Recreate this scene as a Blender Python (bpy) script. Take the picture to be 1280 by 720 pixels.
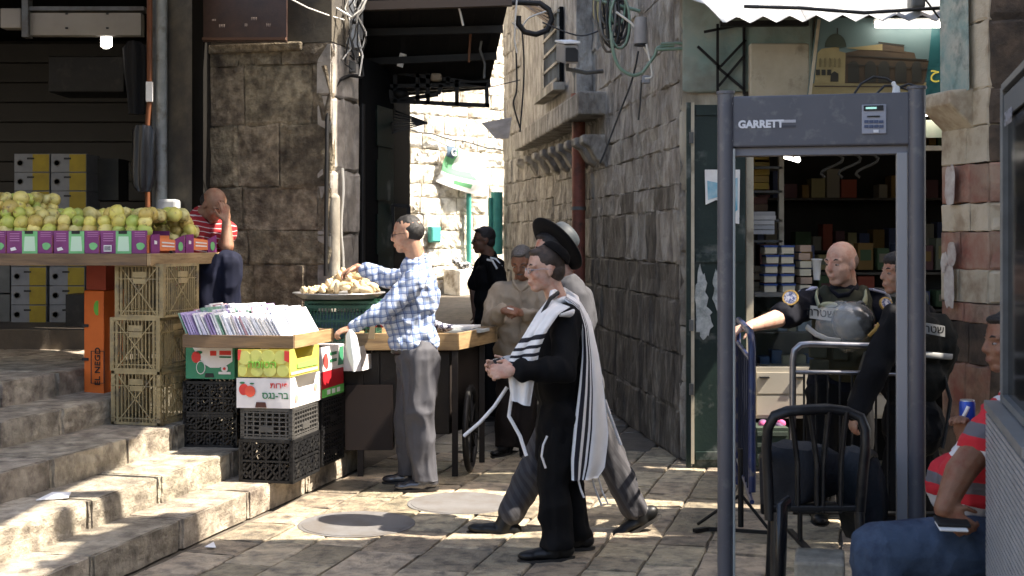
import bpy, bmesh, math, random
import numpy as np
from mathutils import Vector, Matrix, Euler
random.seed(7)
RNG = np.random.default_rng(5)
S = bpy.context.scene
COL = S.collection
for _o in list(bpy.data.objects): bpy.data.objects.remove(_o)
# ------------------------------------------------ camera, world, sun, exposure
F = 1600.0; EYE = 1.6
cd = bpy.data.cameras.new('camera'); cam = bpy.data.objects.new('camera', cd); COL.objects.link(cam)
cam.location = (0, 0, EYE); cam.rotation_euler = (math.radians(90), 0, 0)
cd.sensor_width = 36; cd.lens = 36 * F / 1280; cd.shift_y = -60 / 1280; cd.clip_end = 500
cd.dof.use_dof = True; cd.dof.focus_distance = 7.6; cd.dof.aperture_fstop = 5.0
S.camera = cam
SUN = Vector((0.58, -0.12, 0.80)).normalized()
w = bpy.data.worlds.new("World"); S.world = w; w.use_nodes = True
nt = w.node_tree; bg = nt.nodes['Background']; sky = nt.nodes.new('ShaderNodeTexSky')
sky.sky_type = 'NISHITA'; sky.sun_disc = False
sky.sun_elevation = math.asin(SUN.z); sky.sun_rotation = math.atan2(SUN.x, SUN.y)
sky.dust_density = 2.5; sky.air_density = 1.0
nt.links.new(sky.outputs[0], bg.inputs[0]); bg.inputs[1].default_value = 0.15
sd = bpy.data.lights.new('sun', 'SUN'); sun = bpy.data.objects.new('sun', sd); COL.objects.link(sun)
sd.energy = 4.3; sd.angle = math.radians(0.5); sd.color = (1.0, 0.955, 0.88)
sun.rotation_euler = SUN.to_track_quat('Z', 'Y').to_euler(); sun.location = SUN * 30
S.view_settings.view_transform = 'Standard'; S.view_settings.look = 'None'
S.view_settings.gamma = 1; S.view_settings.use_curve_mapping = False
S.view_settings.exposure = 2.05
S.view_settings.use_white_balance = True; S.view_settings.white_balance_temperature = 6980; S.view_settings.white_balance_tint = 12
S.cycles.max_bounces = 8; S.cycles.diffuse_bounces = 4; S.cycles.glossy_bounces = 3; S.cycles.transparent_max_bounces = 8
S.cycles.use_denoising = True; S.cycles.sample_clamp_indirect = 6

# ------------------------------------------------ geometry helpers
def P(px, py, Y): return Vector(((px - 640) / F * Y, Y, EYE - (py - 300) / F * Y))
def V(*a): return Vector(a)
A2 = V(.27, 1, 0).normalized(); B2 = V(1, -.27, 0).normalized(); UP = V(0, 0, 1)   # street axes
def rnd(a, b): return random.uniform(a, b)

def vnoise(p, seed=0):
    p = np.asarray(p, float); i = np.floor(p).astype(np.int64); f = p - i; f = f * f * (3 - 2 * f)
    def h(a, b, c):
        n = (a * 73856093) ^ (b * 19349663) ^ (c * 83492791) ^ (seed * 2654435761)
        n = (n ^ (n >> 13)) * 1274126177 & 0xffffffff
        n = (n ^ (n >> 16)) & 0xffff
        return n / 32767.5 - 1
    x, y, z = i[:, 0], i[:, 1], i[:, 2]; r = 0
    for dx in (0, 1):
        for dy in (0, 1):
            for dz in (0, 1):
                wgt = (f[:, 0] if dx else 1 - f[:, 0]) * (f[:, 1] if dy else 1 - f[:, 1]) * (f[:, 2] if dz else 1 - f[:, 2])
                r = r + wgt * h(x + dx, y + dy, z + dz)
    return r

def tag(o, label=None, cat=None, group=None, kind=None):
    if label: o['label'] = label
    if cat: o['category'] = cat
    if group: o['group'] = group
    if kind: o['kind'] = kind
    return o
def thing(name, label, cat, loc=(0, 0, 0), rz=0, group=None, kind=None):
    o = bpy.data.objects.new(name, None); COL.objects.link(o); o.location = loc; o.rotation_euler = (0, 0, rz)
    o.empty_display_size = .1
    return tag(o, label, cat, group, kind)
def root_of(o):
    while o.parent: o = o.parent
    return o
def kids(o): return [c for c in CH.get(o.name, [])]
CH = {}
def setp(c, p):
    c.parent = p; CH.setdefault(p.name, []).append(c)
def copy_tree(o, loc=None, rot=None, label=None, parent=None, group=None):
    c = o.copy(); COL.objects.link(c)
    if parent: setp(c, parent)
    if loc is not None: c.location = loc
    if rot is not None: c.rotation_euler = rot
    if label: c['label'] = label
    if group: c['group'] = group
    for k in kids(o): copy_tree(k, parent=c)
    return c

class MB:
    def __init__(s): s.v = []; s.f = []; s.mi = []; s.uv = None; s.m = 0; s.sm = []
    def add(s, vs, fs, smooth=False):
        n = len(s.v); s.v += [tuple(x) for x in vs]
        for f in fs: s.f.append([i + n for i in f]); s.mi.append(s.m); s.sm.append(smooth)
        return s
    def obox(s, c, X, Y, Z):        # half-axis vectors
        c, X, Y, Z = Vector(c), Vector(X), Vector(Y), Vector(Z); vs = []
        for sz in (-1, 1):
            for sx, sy in ((-1, -1), (1, -1), (1, 1), (-1, 1)): vs.append(c + X * sx + Y * sy + Z * sz)
        fs = [(3, 2, 1, 0), (4, 5, 6, 7), (0, 1, 5, 4), (1, 2, 6, 5), (2, 3, 7, 6), (3, 0, 4, 7)]
        if X.cross(Y).dot(Z) < 0: fs = [f[::-1] for f in fs]
        return s.add(vs, fs)
    def box(s, x0, y0, z0, x1, y1, z1):
        return s.obox(((x0 + x1) / 2, (y0 + y1) / 2, (z0 + z1) / 2), (abs(x1 - x0) / 2, 0, 0), (0, abs(y1 - y0) / 2, 0), (0, 0, abs(z1 - z0) / 2))
    def bar(s, p0, p1, w, h=None, up=(0, 0, 1)):
        p0, p1 = Vector(p0), Vector(p1); d = (p1 - p0); h = h or w
        n = d.normalized(); u = Vector(up)
        if abs(n.dot(u)) > .95: u = V(0, 1, 0) if abs(n.y) < .9 else V(1, 0, 0)
        sd_ = n.cross(u).normalized(); u2 = sd_.cross(n).normalized()
        return s.obox((p0 + p1) / 2, d / 2, sd_ * w / 2, u2 * h / 2)
    def tube(s, pts, r, n=8, caps=True, flat=1.0, smooth=True):
        pts = [Vector(p) for p in pts]; m = len(pts); rr = r if hasattr(r, '__len__') else [r] * m
        t0 = (pts[1] - pts[0]).normalized(); u = V(0, 0, 1) if abs(t0.z) < .9 else V(0, 1, 0)
        u = (u - t0 * u.dot(t0)).normalized(); vs = []
        for i, p in enumerate(pts):
            t = (pts[min(i + 1, m - 1)] - pts[max(i - 1, 0)]).normalized()
            u = (u - t * u.dot(t)).normalized(); w_ = t.cross(u)
            for k in range(n):
                a = 2 * math.pi * k / n; vs.append(p + u * math.cos(a) * rr[i] + w_ * math.sin(a) * rr[i] * flat)
        fs = [(i * n + k, i * n + (k + 1) % n, (i + 1) * n + (k + 1) % n, (i + 1) * n + k) for i in range(m - 1) for k in range(n)]
        s.add(vs, fs, smooth)
        if caps:
            s.add(vs[:n], [tuple(range(n))[::-1]]); s.add(vs[-n:], [tuple(range(n))])
        return s
    def lathe(s, c, prof, n=20, axis=None, smooth=True):
        c = Vector(c); ax = Vector(axis).normalized() if axis is not None else UP
        q = ax.to_track_quat('Z', 'Y'); vs = []
        for r, z in prof:
            for k in range(n):
                a = 2 * math.pi * k / n; vs.append(c + q @ V(r * math.cos(a), r * math.sin(a), z))
        fs = [(i * n + k, i * n + (k + 1) % n, (i + 1) * n + (k + 1) % n, (i + 1) * n + k) for i in range(len(prof) - 1) for k in range(n)]
        s.add(vs, fs, smooth)
        s.add(vs[:n], [tuple(range(n))[::-1]]); s.add(vs[-n:], [tuple(range(n))])
        return s
    def ell(s, c, r, R=None, n=12, m=8):
        c = Vector(c); R = R or Matrix.Identity(3); vs = [c + R @ V(0, 0, r[2])]
        for i in range(1, m):
            th = math.pi * i / m
            for k in range(n):
                a = 2 * math.pi * k / n
                vs.append(c + R @ V(r[0] * math.sin(th) * math.cos(a), r[1] * math.sin(th) * math.sin(a), r[2] * math.cos(th)))
        vs.append(c + R @ V(0, 0, -r[2])); fs = []
        for k in range(n): fs.append((0, 1 + k, 1 + (k + 1) % n))
        for i in range(m - 2):
            for k in range(n):
                a = 1 + i * n + k; b = 1 + i * n + (k + 1) % n; fs.append((a, a + n, b + n, b))
        L = len(vs) - 1
        for k in range(n): fs.append((L, L - n + (k + 1) % n, L - n + k))
        return s.add(vs, fs, True)
    def cap(s, p0, p1, r0, r1, n=12):       # tapered capsule
        p0, p1 = Vector(p0), Vector(p1)
        s.tube([p0, p1], [r0, r1], n); s.ell(p0, (r0,) * 3, n=n, m=6); s.ell(p1, (r1,) * 3, n=n, m=6); return s
    def prism(s, pts, N, h):           # polygon (3d pts) extruded along N*h
        pts = [Vector(p) for p in pts]; N = Vector(N) * h; n = len(pts)
        nn = sum(((pts[i] - pts[0]).cross(pts[(i + 1) % n] - pts[0]) for i in range(1, n - 1)), V(0, 0, 0))
        vs = pts + [p + N for p in pts]
        fs = [tuple(range(n))[::-1], tuple(range(n, 2 * n))] + [(i, (i + 1) % n, n + (i + 1) % n, n + i) for i in range(n)]
        if nn.dot(N) < 0: fs = [f[::-1] for f in fs]
        return s.add(vs, fs)
    def mesh(s, name, mats=None, off=V(0, 0, 0)):
        me = bpy.data.meshes.new(name); me.from_pydata([Vector(v) - off for v in s.v], [], s.f)
        me.polygons.foreach_set('use_smooth', s.sm)
        if mats:
            for m_ in (mats if isinstance(mats, (list, tuple)) else [mats]): me.materials.append(m_)
            if isinstance(mats, (list, tuple)): me.polygons.foreach_set('material_index', s.mi)
        me.update(); return me
    def build(s, name, mat, parent=None, local=False, bevel=0):
        off = V(0, 0, 0)
        if parent is not None and not local: off = Vector(root_of(parent).location)
        if parent is None:
            a = np.array([tuple(v) for v in s.v]); off = Vector(((a[:, 0].min() + a[:, 0].max()) / 2, (a[:, 1].min() + a[:, 1].max()) / 2, a[:, 2].min()))
        me = s.mesh(name, mat, off)
        if bevel: bevel_mesh(me, bevel)
        o = bpy.data.objects.new(name, me); COL.objects.link(o)
        if parent is not None: setp(o, parent)
        else: o.location = off
        return o
def bevel_mesh(me, w_, seg=2):
    bm = bmesh.new(); bm.from_mesh(me)
    bmesh.ops.remove_doubles(bm, verts=bm.verts, dist=1e-5)
    es = [e for e in bm.edges if len(e.link_faces) == 2 and e.calc_face_angle(0) > .6]
    bmesh.ops.bevel(bm, geom=es, offset=w_, segments=seg, profile=.5, affect='EDGES', clamp_overlap=True)
    bm.to_mesh(me); bm.free()

# ------------------------------------------------ materials
def M(name, c1, c2=None, scale=6, rough=.8, bump=0, bscale=60, var=0, metal=0, spec=.4, dirt=None, dscale=3, damt=.5, emit=0,
      stretch=(1, 1, 1), detail=6, trans=0, alpha=1, coat=0, sheen=0, hue=0, fac=(.35, .65), bdist=.01):
    m = bpy.data.materials.new(name); m.use_nodes = True; n = m.node_tree.nodes; l = m.node_tree.links
    b = n['Principled BSDF']
    b.inputs['Roughness'].default_value = rough; b.inputs['Metallic'].default_value = metal
    b.inputs['Specular IOR Level'].default_value = spec
    b.inputs['Transmission Weight'].default_value = trans; b.inputs['Alpha'].default_value = alpha
    b.inputs['Coat Weight'].default_value = coat; b.inputs['Sheen Weight'].default_value = sheen
    c1 = tuple(c1) + (1,); b.inputs['Base Color'].default_value = c1; out = None
    geo = n.new('ShaderNodeNewGeometry'); mp = n.new('ShaderNodeMapping'); mp.inputs['Scale'].default_value = stretch
    l.new(geo.outputs['Position'], mp.inputs[0])
    def mix(f, a, c):
        x = n.new('ShaderNodeMix'); x.data_type = 'RGBA'; l.new(f, x.inputs[0])
        if a is None: x.inputs[6].default_value = c1
        elif isinstance(a, tuple): x.inputs[6].default_value = a
        else: l.new(a, x.inputs[6])
        x.inputs[7].default_value = c; return x.outputs[2]
    def noise(sc, det=detail, lo=fac[0], hi=fac[1], src=None, mapped=True):
        t = n.new('ShaderNodeTexNoise'); t.inputs['Scale'].default_value = sc; t.inputs['Detail'].default_value = det
        t.inputs['Roughness'].default_value = .62
        l.new(mp.outputs[0] if mapped else geo.outputs['Position'], t.inputs[0])
        r = n.new('ShaderNodeMapRange'); r.inputs[1].default_value = lo; r.inputs[2].default_value = hi; l.new(t.outputs[0], r.inputs[0])
        return r.outputs[0]
    if c2: out = mix(noise(scale), None, tuple(c2) + (1,))
    if dirt: out = mix(noise(dscale, 8, .62 - .25 * damt, .68), out, tuple(dirt) + (1,))
    if var or hue:
        oi = n.new('ShaderNodeObjectInfo'); r = n.new('ShaderNodeMapRange'); r.inputs[3].default_value = 1 - var; r.inputs[4].default_value = 1 + var
        l.new(oi.outputs['Random'], r.inputs[0]); h = n.new('ShaderNodeHueSaturation'); l.new(r.outputs[0], h.inputs['Value'])
        if hue:
            wn = n.new('ShaderNodeTexWhiteNoise'); wn.noise_dimensions = '1D'; l.new(oi.outputs['Random'], wn.inputs['W'])
            r2 = n.new('ShaderNodeMapRange'); r2.inputs[3].default_value = .5 - hue; r2.inputs[4].default_value = .5 + hue
            l.new(wn.outputs[0], r2.inputs[0]); l.new(r2.outputs[0], h.inputs['Hue'])
        if out is not None: l.new(out, h.inputs['Color'])
        else: h.inputs['Color'].default_value = c1
        out = h.outputs[0]
    if out is not None: l.new(out, b.inputs['Base Color'])
    if emit:
        b.inputs['Emission Color'].default_value = c1; b.inputs['Emission Strength'].default_value = emit
    if bump:
        t = n.new('ShaderNodeTexNoise'); t.inputs['Scale'].default_value = bscale; t.inputs['Detail'].default_value = 8; t.inputs['Roughness'].default_value = .65
        l.new(mp.outputs[0], t.inputs[0]); bp = n.new('ShaderNodeBump'); bp.inputs['Strength'].default_value = bump; bp.inputs['Distance'].default_value = bdist
        l.new(t.outputs[0], bp.inputs['Height']); l.new(bp.outputs[0], b.inputs['Normal'])
    return m
def nodes_of(m): return m.node_tree.nodes, m.node_tree.links, m.node_tree.nodes['Principled BSDF']

MT = {}
def mt(k, *a, **kw):
    if k not in MT: MT[k] = M(k, *a, **kw)
    return MT[k]
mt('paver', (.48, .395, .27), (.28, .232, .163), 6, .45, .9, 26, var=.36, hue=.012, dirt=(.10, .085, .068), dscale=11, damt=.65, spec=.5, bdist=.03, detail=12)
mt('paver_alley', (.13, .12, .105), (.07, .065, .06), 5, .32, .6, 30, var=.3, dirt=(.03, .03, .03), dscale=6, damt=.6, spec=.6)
mt('joint', (.13, .11, .085), (.08, .068, .052), 9, .9, .5, 60)
mt('kerb_stone', (.44, .385, .295), (.25, .215, .16), 8, .65, 1.0, 24, var=.18, hue=.008, dirt=(.11, .09, .07), dscale=9, damt=.8, bdist=.022, detail=12)
mt('pillar_stone', (.15, .12, .08), (.40, .33, .225), 15, .9, 1.0, 16, var=.10, hue=.006, dirt=(.055, .042, .03), dscale=4.5, damt=.85, bdist=.07, detail=14, fac=(.38, .66))
mt('plaster_dark', (.11, .095, .07), (.06, .052, .04), 3, .9, .6, 25, dirt=(.05, .045, .04), dscale=3, damt=.7)
mt('pillar_side', (.40, .37, .32), (.26, .23, .19), 5, .9, .7, 25, var=.15, dirt=(.11, .10, .09), dscale=4, damt=.7)
mt('alley_stone', (.50, .465, .40), (.30, .277, .24), 5, .85, 1.0, 16, var=.07, hue=.004, dirt=(.14, .12, .10), dscale=7, damt=.8, stretch=(1, 1, .5), bdist=.07, detail=12)
mt('grime_shade_stone', (.13, .115, .095), (.36, .325, .27), 12, .75, 1.0, 16, var=.12, hue=.004, dirt=(.035, .03, .026), dscale=5, damt=1.0, stretch=(1, 1, .35), bdist=.06, fac=(.48, .70), detail=12)  # grime plus the low wall's weaker light, both put into the colour
mt('alley_mortar', (.22, .19, .145), (.09, .08, .065), 4, .9, .7, 30, stretch=(1, 1, .4))
mt('far_stone', (.78, .74, .64), (.62, .57, .47), 5, .9, .9, 18, var=.10, hue=.01, dirt=(.22, .18, .13), dscale=5, damt=.5, bdist=.03)
mt('far_mortar', (.56, .51, .42), (.38, .34, .27), 4, .9, .8, 30)
mt('teal_plaster', (.17, .26, .235), (.26, .28, .235), 3.5, .85, .5, 30, dirt=(.14, .14, .115), dscale=2.5, damt=.6)
mt('cream_plaster', (.42, .385, .31), (.27, .24, .19), 3, .85, .5, 30, dirt=(.13, .115, .09), dscale=3, damt=.8, stretch=(1, 1, .5))
mt('cream_stone', (.52, .45, .34), (.40, .33, .23), 4, .8, .7, 25, var=.08, dirt=(.25, .18, .12), dscale=4, damt=.5)
mt('red_stone', (.24, .085, .06), (.34, .25, .18), 3.5, .8, .7, 25, var=.15, dirt=(.10, .055, .04), dscale=4, damt=.6)
mt('brown_stone', (.12, .085, .06), (.06, .045, .035), 4, .9, 1, 25, var=.2, dirt=(.03, .025, .02), dscale=4, damt=.7)
mt('black_metal', (.007, .007, .007), (.012, .011, .010), 8, .55, .2, 60, spec=.3)
mt('dark_void', (.006, .006, .006), (.004, .004, .004), 3, .9, spec=.1)
mt('green_door', (.008, .019, .016), (.012, .026, .021), 4, .45, .2, 30, dirt=(.10, .11, .10), dscale=5, damt=.25)
mt('white_peel', (.45, .47, .46), (.2, .23, .22), 18, .8, .4, 60)
mt('teal_pipe', (.05, .30, .25), (.04, .22, .19), 8, .45)
mt('wood', (.20, .125, .065), (.11, .07, .038), 6, .65, .4, 60, stretch=(.6, .6, 6), dirt=(.09, .06, .04), dscale=5, damt=.5)
mt('wood_light', (.38, .26, .13), (.24, .155, .075), 8, .6, .3, 60, stretch=(.6, .6, 6), dirt=(.17, .11, .06), dscale=5, damt=.4)
mt('cart_brown', (.018, .012, .009), (.012, .009, .007), 3, .6, .2, 40)
mt('grey_enamel', (.085, .085, .097), (.072, .072, .083), 3, .40, .08, 200, spec=.5, dirt=(.12, .118, .12), dscale=16, damt=.25)
mt('grey_enamel_light', (.25, .25, .255), None, 3, .45)
mt('grey_pipe', (.14, .145, .14), (.09, .09, .085), 6, .55, .2, 50, dirt=(.08, .07, .06), dscale=8, damt=.4)
mt('red_pipe', (.27, .085, .055), (.20, .06, .04), 8, .6, .2, 50, dirt=(.07, .035, .025), dscale=6, damt=.5)
mt('orange_pipe', (.16, .05, .014), (.12, .037, .01), 8, .6)
mt('white', (.75, .75, .73), (.62, .62, .60), 10, .5)
mt('cream', (.55, .50, .40), (.47, .42, .33), 3, .5, .05, 60)
mt('cream_paint', (.48, .43, .33), (.38, .33, .24), 4, .5, .1, 60, dirt=(.2, .17, .12), dscale=5, damt=.3)
mt('paper', (.78, .77, .74), (.68, .67, .65), 14, .7)
mt('beige_plastic', (.34, .26, .13), (.25, .19, .09), 12, .5, .1, 80, dirt=(.12, .10, .07), dscale=9, damt=.45)
mt('black_plastic', (.008, .008, .009), (.014, .014, .014), 10, .42, .1, 80, dirt=(.03, .028, .025), dscale=9, damt=.3, spec=.3)
mt('grey_plastic', (.075, .072, .066), (.05, .048, .045), 10, .4, .1, 80)
mt('green_plastic', (.03, .12, .07), (.025, .09, .055), 10, .45, .1, 80)
mt('tray_metal', (.42, .42, .42), (.33, .33, .33), 10, .35, 0, metal=.6)
mt('fluor', (1, .98, .93), emit=4)
mt('bulb', (1, .97, .9), emit=5)
mt('corrugated', (.42, .43, .43), (.33, .335, .335), 5, .45, .1, 30, metal=.0, spec=.5, dirt=(.3, .29, .27), dscale=5, damt=.3)
mt('sheet_iron', (.16, .145, .125), (.09, .075, .06), 5, .6, .2, 30)
mt('cable_black', (.02, .02, .02), rough=.5)
mt('cable_green', (.12, .22, .16), (.2, .26, .2), 10, .6)
mt('cable_white', (.6, .58, .52), rough=.6)
mt('glass', (.9, .95, .95), rough=.03, trans=1, spec=.5)
mt('chrome', (.35, .35, .37), (.25, .25, .27), 20, .3, metal=.9)
mt('blue_paint', (.014, .025, .085), (.01, .016, .05), 10, .4, dirt=(.12, .11, .1), dscale=15, damt=.25)
mt('black', (.012, .012, .012), rough=.6)
mt('ink', (.012, .012, .012), rough=.6)

# ------------------------------------------------ stone pieces
def stone_mesh(seed, rough=.1, edge=.10, nx=4, nz=3, name='stone'):
    rs = random.Random(seed); g = MB(); vs = []; fs = []
    nx_, nz_ = nx + 2, nz + 2
    xs = [-.5, -.5 + edge] + [-.5 + edge + (1 - 2 * edge) * i / (nx - 1) for i in range(1, nx - 1)] + [.5 - edge, .5]
    zs = [-.5, -.5 + edge] + [-.5 + edge + (1 - 2 * edge) * i / (nz - 1) for i in range(1, nz - 1)] + [.5 - edge, .5]
    W, H = len(xs), len(zs)
    for j, z in enumerate(zs):
        for i, x in enumerate(xs):
            e = (i in (0, W - 1)) or (j in (0, H - 1))
            y = -.5 + (.05 + rs.uniform(0, .10) if e else rs.uniform(-1, 1) * rough)
            vs.append((x + rs.uniform(-1, 1) * (.02 if e else .02), y, z + rs.uniform(-1, 1) * (.03 if e else .02)))
    for j in range(H - 1):
        for i in range(W - 1): a = j * W + i; fs.append((a, a + 1, a + W + 1, a + W))
    ring = [i for i in range(W)] + [j * W + W - 1 for j in range(1, H)] + [(H - 1) * W + i for i in range(W - 2, -1, -1)] + [j * W for j in range(H - 2, 0, -1)]
    n = len(vs)
    for r in ring: x, y, z = vs[r]; vs.append((x, .5, z))
    L = len(ring)
    for k in range(L): fs.append((ring[(k + 1) % L], ring[k], n + k, n + (k + 1) % L))
    g.add(vs, fs, False); return g
STONES = {}
def stones_for(mat, rough, edge, name):
    k = (mat, rough, edge, name)
    if k not in STONES: STONES[k] = [stone_mesh(31 + i, rough, edge, name=name).mesh(name, MT[mat]) for i in range(8)]
    return STONES[k]
def place_stone(parent, mat, c, U, Vv, N, w_, h_, d_, name='stone', rough=.1, edge=.08):
    me = random.choice(stones_for(mat, rough, edge, name))
    o = bpy.data.objects.new(name, me); COL.objects.link(o); setp(o, parent)
    R = Matrix((U, -N, Vv)).transposed().to_4x4()
    if name == 'paver': R = Matrix.Rotation(rnd(-.018, .018), 4, 'Z') @ R
    o.matrix_local = Matrix.Translation(Vector(c) - N * d_ / 2 - Vector(root_of(parent).location)) @ R @ Matrix.Diagonal((w_, d_, h_, 1))
    return o
def stone_field(parent, mat, O, U, Vv, N, L, H, hs, ls, gap=.012, depth=.07, jit=.012, name='stone', rough=.1, edge=.08, skip=None, zf=None, rot=0):
    v = 0; k = 0
    while v < H - .04:
        h = min(rnd(*hs), H - v)
        if H - v - h < hs[0] * .5: h = H - v
        u = -rnd(0, ls[0]) if k % 2 else 0
        while u < L - .02:
            l_ = rnd(*ls); u0, u1 = max(u, 0), min(u + l_, L)
            if L - u1 < ls[0] * .4: u1 = L
            if u1 - u0 > .05:
                c = O + U * (u0 + u1) / 2 + Vv * (v + h / 2)
                if not (skip and skip((u0 + u1) / 2, v + h / 2, c)):
                    if zf: c = c + V(0, 0, zf(c))
                    m_ = mat(c) if callable(mat) else mat
                    place_stone(parent, m_, c + N * rnd(-jit, jit), U, Vv, N, u1 - u0 - gap, h - gap, depth, name, rough, edge)
            u = u1 if u1 >= L else u + l_
        v += h; k += 1
# ================================================ SETTING
def gz(Y): return 0 if Y < 11.5 else min((Y - 11.5) * .095, 1.0)
# ground sheet with joints, reaching far
g = MB(); ys = [-40, 0, 5, 9, 11.5, 13, 15, 17, 19, 22, 26, 80]; xs = [-60, -8, -3, 0, 3, 8, 60]
vs = [(x, y, gz(y) - .016) for y in ys for x in xs]; n_ = len(xs)
g.add(vs, [(j * n_ + i, j * n_ + i + 1, (j + 1) * n_ + i + 1, (j + 1) * n_ + i) for j in range(len(ys) - 1) for i in range(n_ - 1)])
ground = g.build('ground', MT['joint']); tag(ground, 'earth and mortar bed under the street stones', kind='structure')
ground_z0 = ground.location.copy()
pav = thing('pavement', None, None, (0, 7, 0), kind='structure'); pav['label'] = 'worn limestone paving of the market street'
def Q(q, s): return V(q, 0, 0) + V(.27, 1, 0) * s       # q = X at Y=0 ; s = Y
q = -3.46
while q < 3.4:
    wq = rnd(.26, .40); s = 4.6 + rnd(0, .4)
    while s < 9.6:
        ln = rnd(.24, .56); c = Q(q + wq / 2, s + ln / 2)
        px = 640 + F * c.x / c.y
        if -60 < px < 1340:
            place_stone(pav, 'paver', c + V(0, 0, rnd(-.004, .003)), B2, A2, UP, wq / 1.036 - .012, ln * 1.036 - .012, .05, 'paver', .05, .035)
        s += ln
    q += wq
q = -3.4
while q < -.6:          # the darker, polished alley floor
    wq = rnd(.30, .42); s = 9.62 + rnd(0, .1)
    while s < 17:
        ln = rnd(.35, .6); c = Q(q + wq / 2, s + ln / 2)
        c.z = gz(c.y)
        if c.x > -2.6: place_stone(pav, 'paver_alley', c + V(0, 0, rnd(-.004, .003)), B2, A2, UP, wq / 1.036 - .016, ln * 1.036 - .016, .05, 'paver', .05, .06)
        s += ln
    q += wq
# manhole covers
for (px, py, lab) in ((446, 655, 'round grey manhole cover nearer the stone steps'), (577, 629, 'round grey manhole cover in front of the walking men')):
    Y = 2560 / (py - 300); c = P(px, py, Y); c.z = 0
    t = thing('manhole_cover', lab, 'manhole cover', c)
    m = MB(); m.lathe(c, [(.33, .000), (.33, .003), (.318, .004), (.314, .003), (.0, .003)], 40, smooth=False); m.build('cover_rim', mt('iron_grey', (.15, .145, .14), (.115, .11, .105), 5, .6, .3, 60, dirt=(.12, .105, .09), dscale=5, damt=.6), t)
    m = MB(); m.lathe(c, [(.306, .0), (.306, .005), (.0, .0052)], 40, smooth=False); m.build('cover_plate', mt('iron_grey', (.15, .145, .14), (.115, .11, .105), 5, .6, .3, 60, dirt=(.12, .105, .09), dscale=5, damt=.6), t)

# steps
steps = thing('stone_steps', None, None, (-3, 7, 0), kind='structure'); steps['label'] = 'worn limestone steps climbing to the fruit stall'
QS = [-3.5, -3.83, -4.22, -4.70, -5.12]
def block_mesh(seed):
    bm = bmesh.new(); bmesh.ops.create_cube(bm, size=1)
    bmesh.ops.bevel(bm, geom=bm.edges[:], offset=.028, segments=2, affect='EDGES')
    bmesh.ops.subdivide_edges(bm, edges=[e for e in bm.edges if e.calc_length() > .5], cuts=3, use_grid_fill=True)
    rs = random.Random(seed)
    for v in bm.verts: v.co += V(rs.uniform(-1, 1) * .008, rs.uniform(-1, 1) * .006, rs.uniform(-1, 1) * .014)
    me = bpy.data.meshes.new('step_block'); bm.to_mesh(me); bm.free(); me.materials.append(MT['kerb_stone']); return me
BLK = [block_mesh(i) for i in range(6)]
for i, q0 in enumerate(QS):
    q1 = (QS[i + 1] if i < 4 else -5.9) - .06; z0 = .15 * i
    s = 5.0 + rnd(0, .3); Ymax = 9.15
    while s < Ymax - .1:
        ln = min(rnd(.42, .85), Ymax - s); c = Q((q0 + q1) / 2, s + ln / 2)
        o = bpy.data.objects.new('step_block', random.choice(BLK)); COL.objects.link(o); setp(o, steps)
        R = Matrix((B2, A2, UP)).transposed().to_4x4()
        o.matrix_local = Matrix.Translation(c + V(rnd(-.008, .008), 0, z0 + .072 + rnd(-.004, .004)) - Vector(steps.location)) @ R @ Matrix.Diagonal(((q0 - q1) / 1.036, ln * 1.036 - .01, .16, 1))
        s += ln
# platform behind/left of steps
m = MB()
for i in range(5):
    q0 = QS[i] - .05
    m.prism([Q(q0, 4.5), Q(q0, 9.1), Q(-12, 9.1), Q(-12, 4.5)], UP, .15 * (i + 1) - .03)
    for v_ in range(8): pass
m.build('step_core', MT['joint'], steps)
plat = thing('raised_floor', None, None, (-4, 9.5, 0), kind='structure'); plat['label'] = 'raised stone landing in front of the dark shop'
m = MB(); m.prism([Q(-5.6, 4.5), Q(-5.6, 9.15), Q(-3.9, 9.15), Q(-3.9, 14), Q(-14, 14), Q(-14, 4.5)], UP, .725); m.build('landing_bed', MT['joint'], plat)
q = -9.5
while q < -5.95:
    wq = rnd(.4, .6); s = 6.2
    while s < 9.9:
        ln = rnd(.5, .8); c = Q(q + wq / 2, s + ln / 2); c.z = .75
        if 640 + F * c.x / c.y > -120: place_stone(plat, 'kerb_stone', c, B2, A2, UP, wq / 1.036 - .012, ln * 1.036 - .012, .05, 'paver', .04, .04)
        s += ln
    q += wq
m = MB(); m.box(-9, 9.95, .74, -2.7, 14, .90); m.build('shop_threshold', mt('threshold', (.10, .08, .06), (.06, .05, .04), 4, .7, .4, 30), plat)

# ---------------- left shop room
shop = thing('left_shop_room', 'dark open fronted shop behind the fruit stall', 'shop', (-5, 11, .9))
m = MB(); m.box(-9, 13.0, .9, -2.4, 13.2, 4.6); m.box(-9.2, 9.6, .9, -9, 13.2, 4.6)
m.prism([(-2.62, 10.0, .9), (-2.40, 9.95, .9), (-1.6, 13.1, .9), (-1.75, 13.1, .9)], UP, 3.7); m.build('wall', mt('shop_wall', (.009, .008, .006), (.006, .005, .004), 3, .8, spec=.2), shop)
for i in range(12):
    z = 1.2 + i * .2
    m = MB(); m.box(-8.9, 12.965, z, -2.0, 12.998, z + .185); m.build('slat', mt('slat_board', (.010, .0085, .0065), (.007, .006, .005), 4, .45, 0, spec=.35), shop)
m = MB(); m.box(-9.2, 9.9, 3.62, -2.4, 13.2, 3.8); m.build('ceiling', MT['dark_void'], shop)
def pxbox(mb, x0, y0, x1, y1, Y, D):
    a = P(x0, y0, Y); b = P(x1, y1, Y); mb.box(a.x, Y, b.z, b.x, Y + D, a.z); return mb
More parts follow.
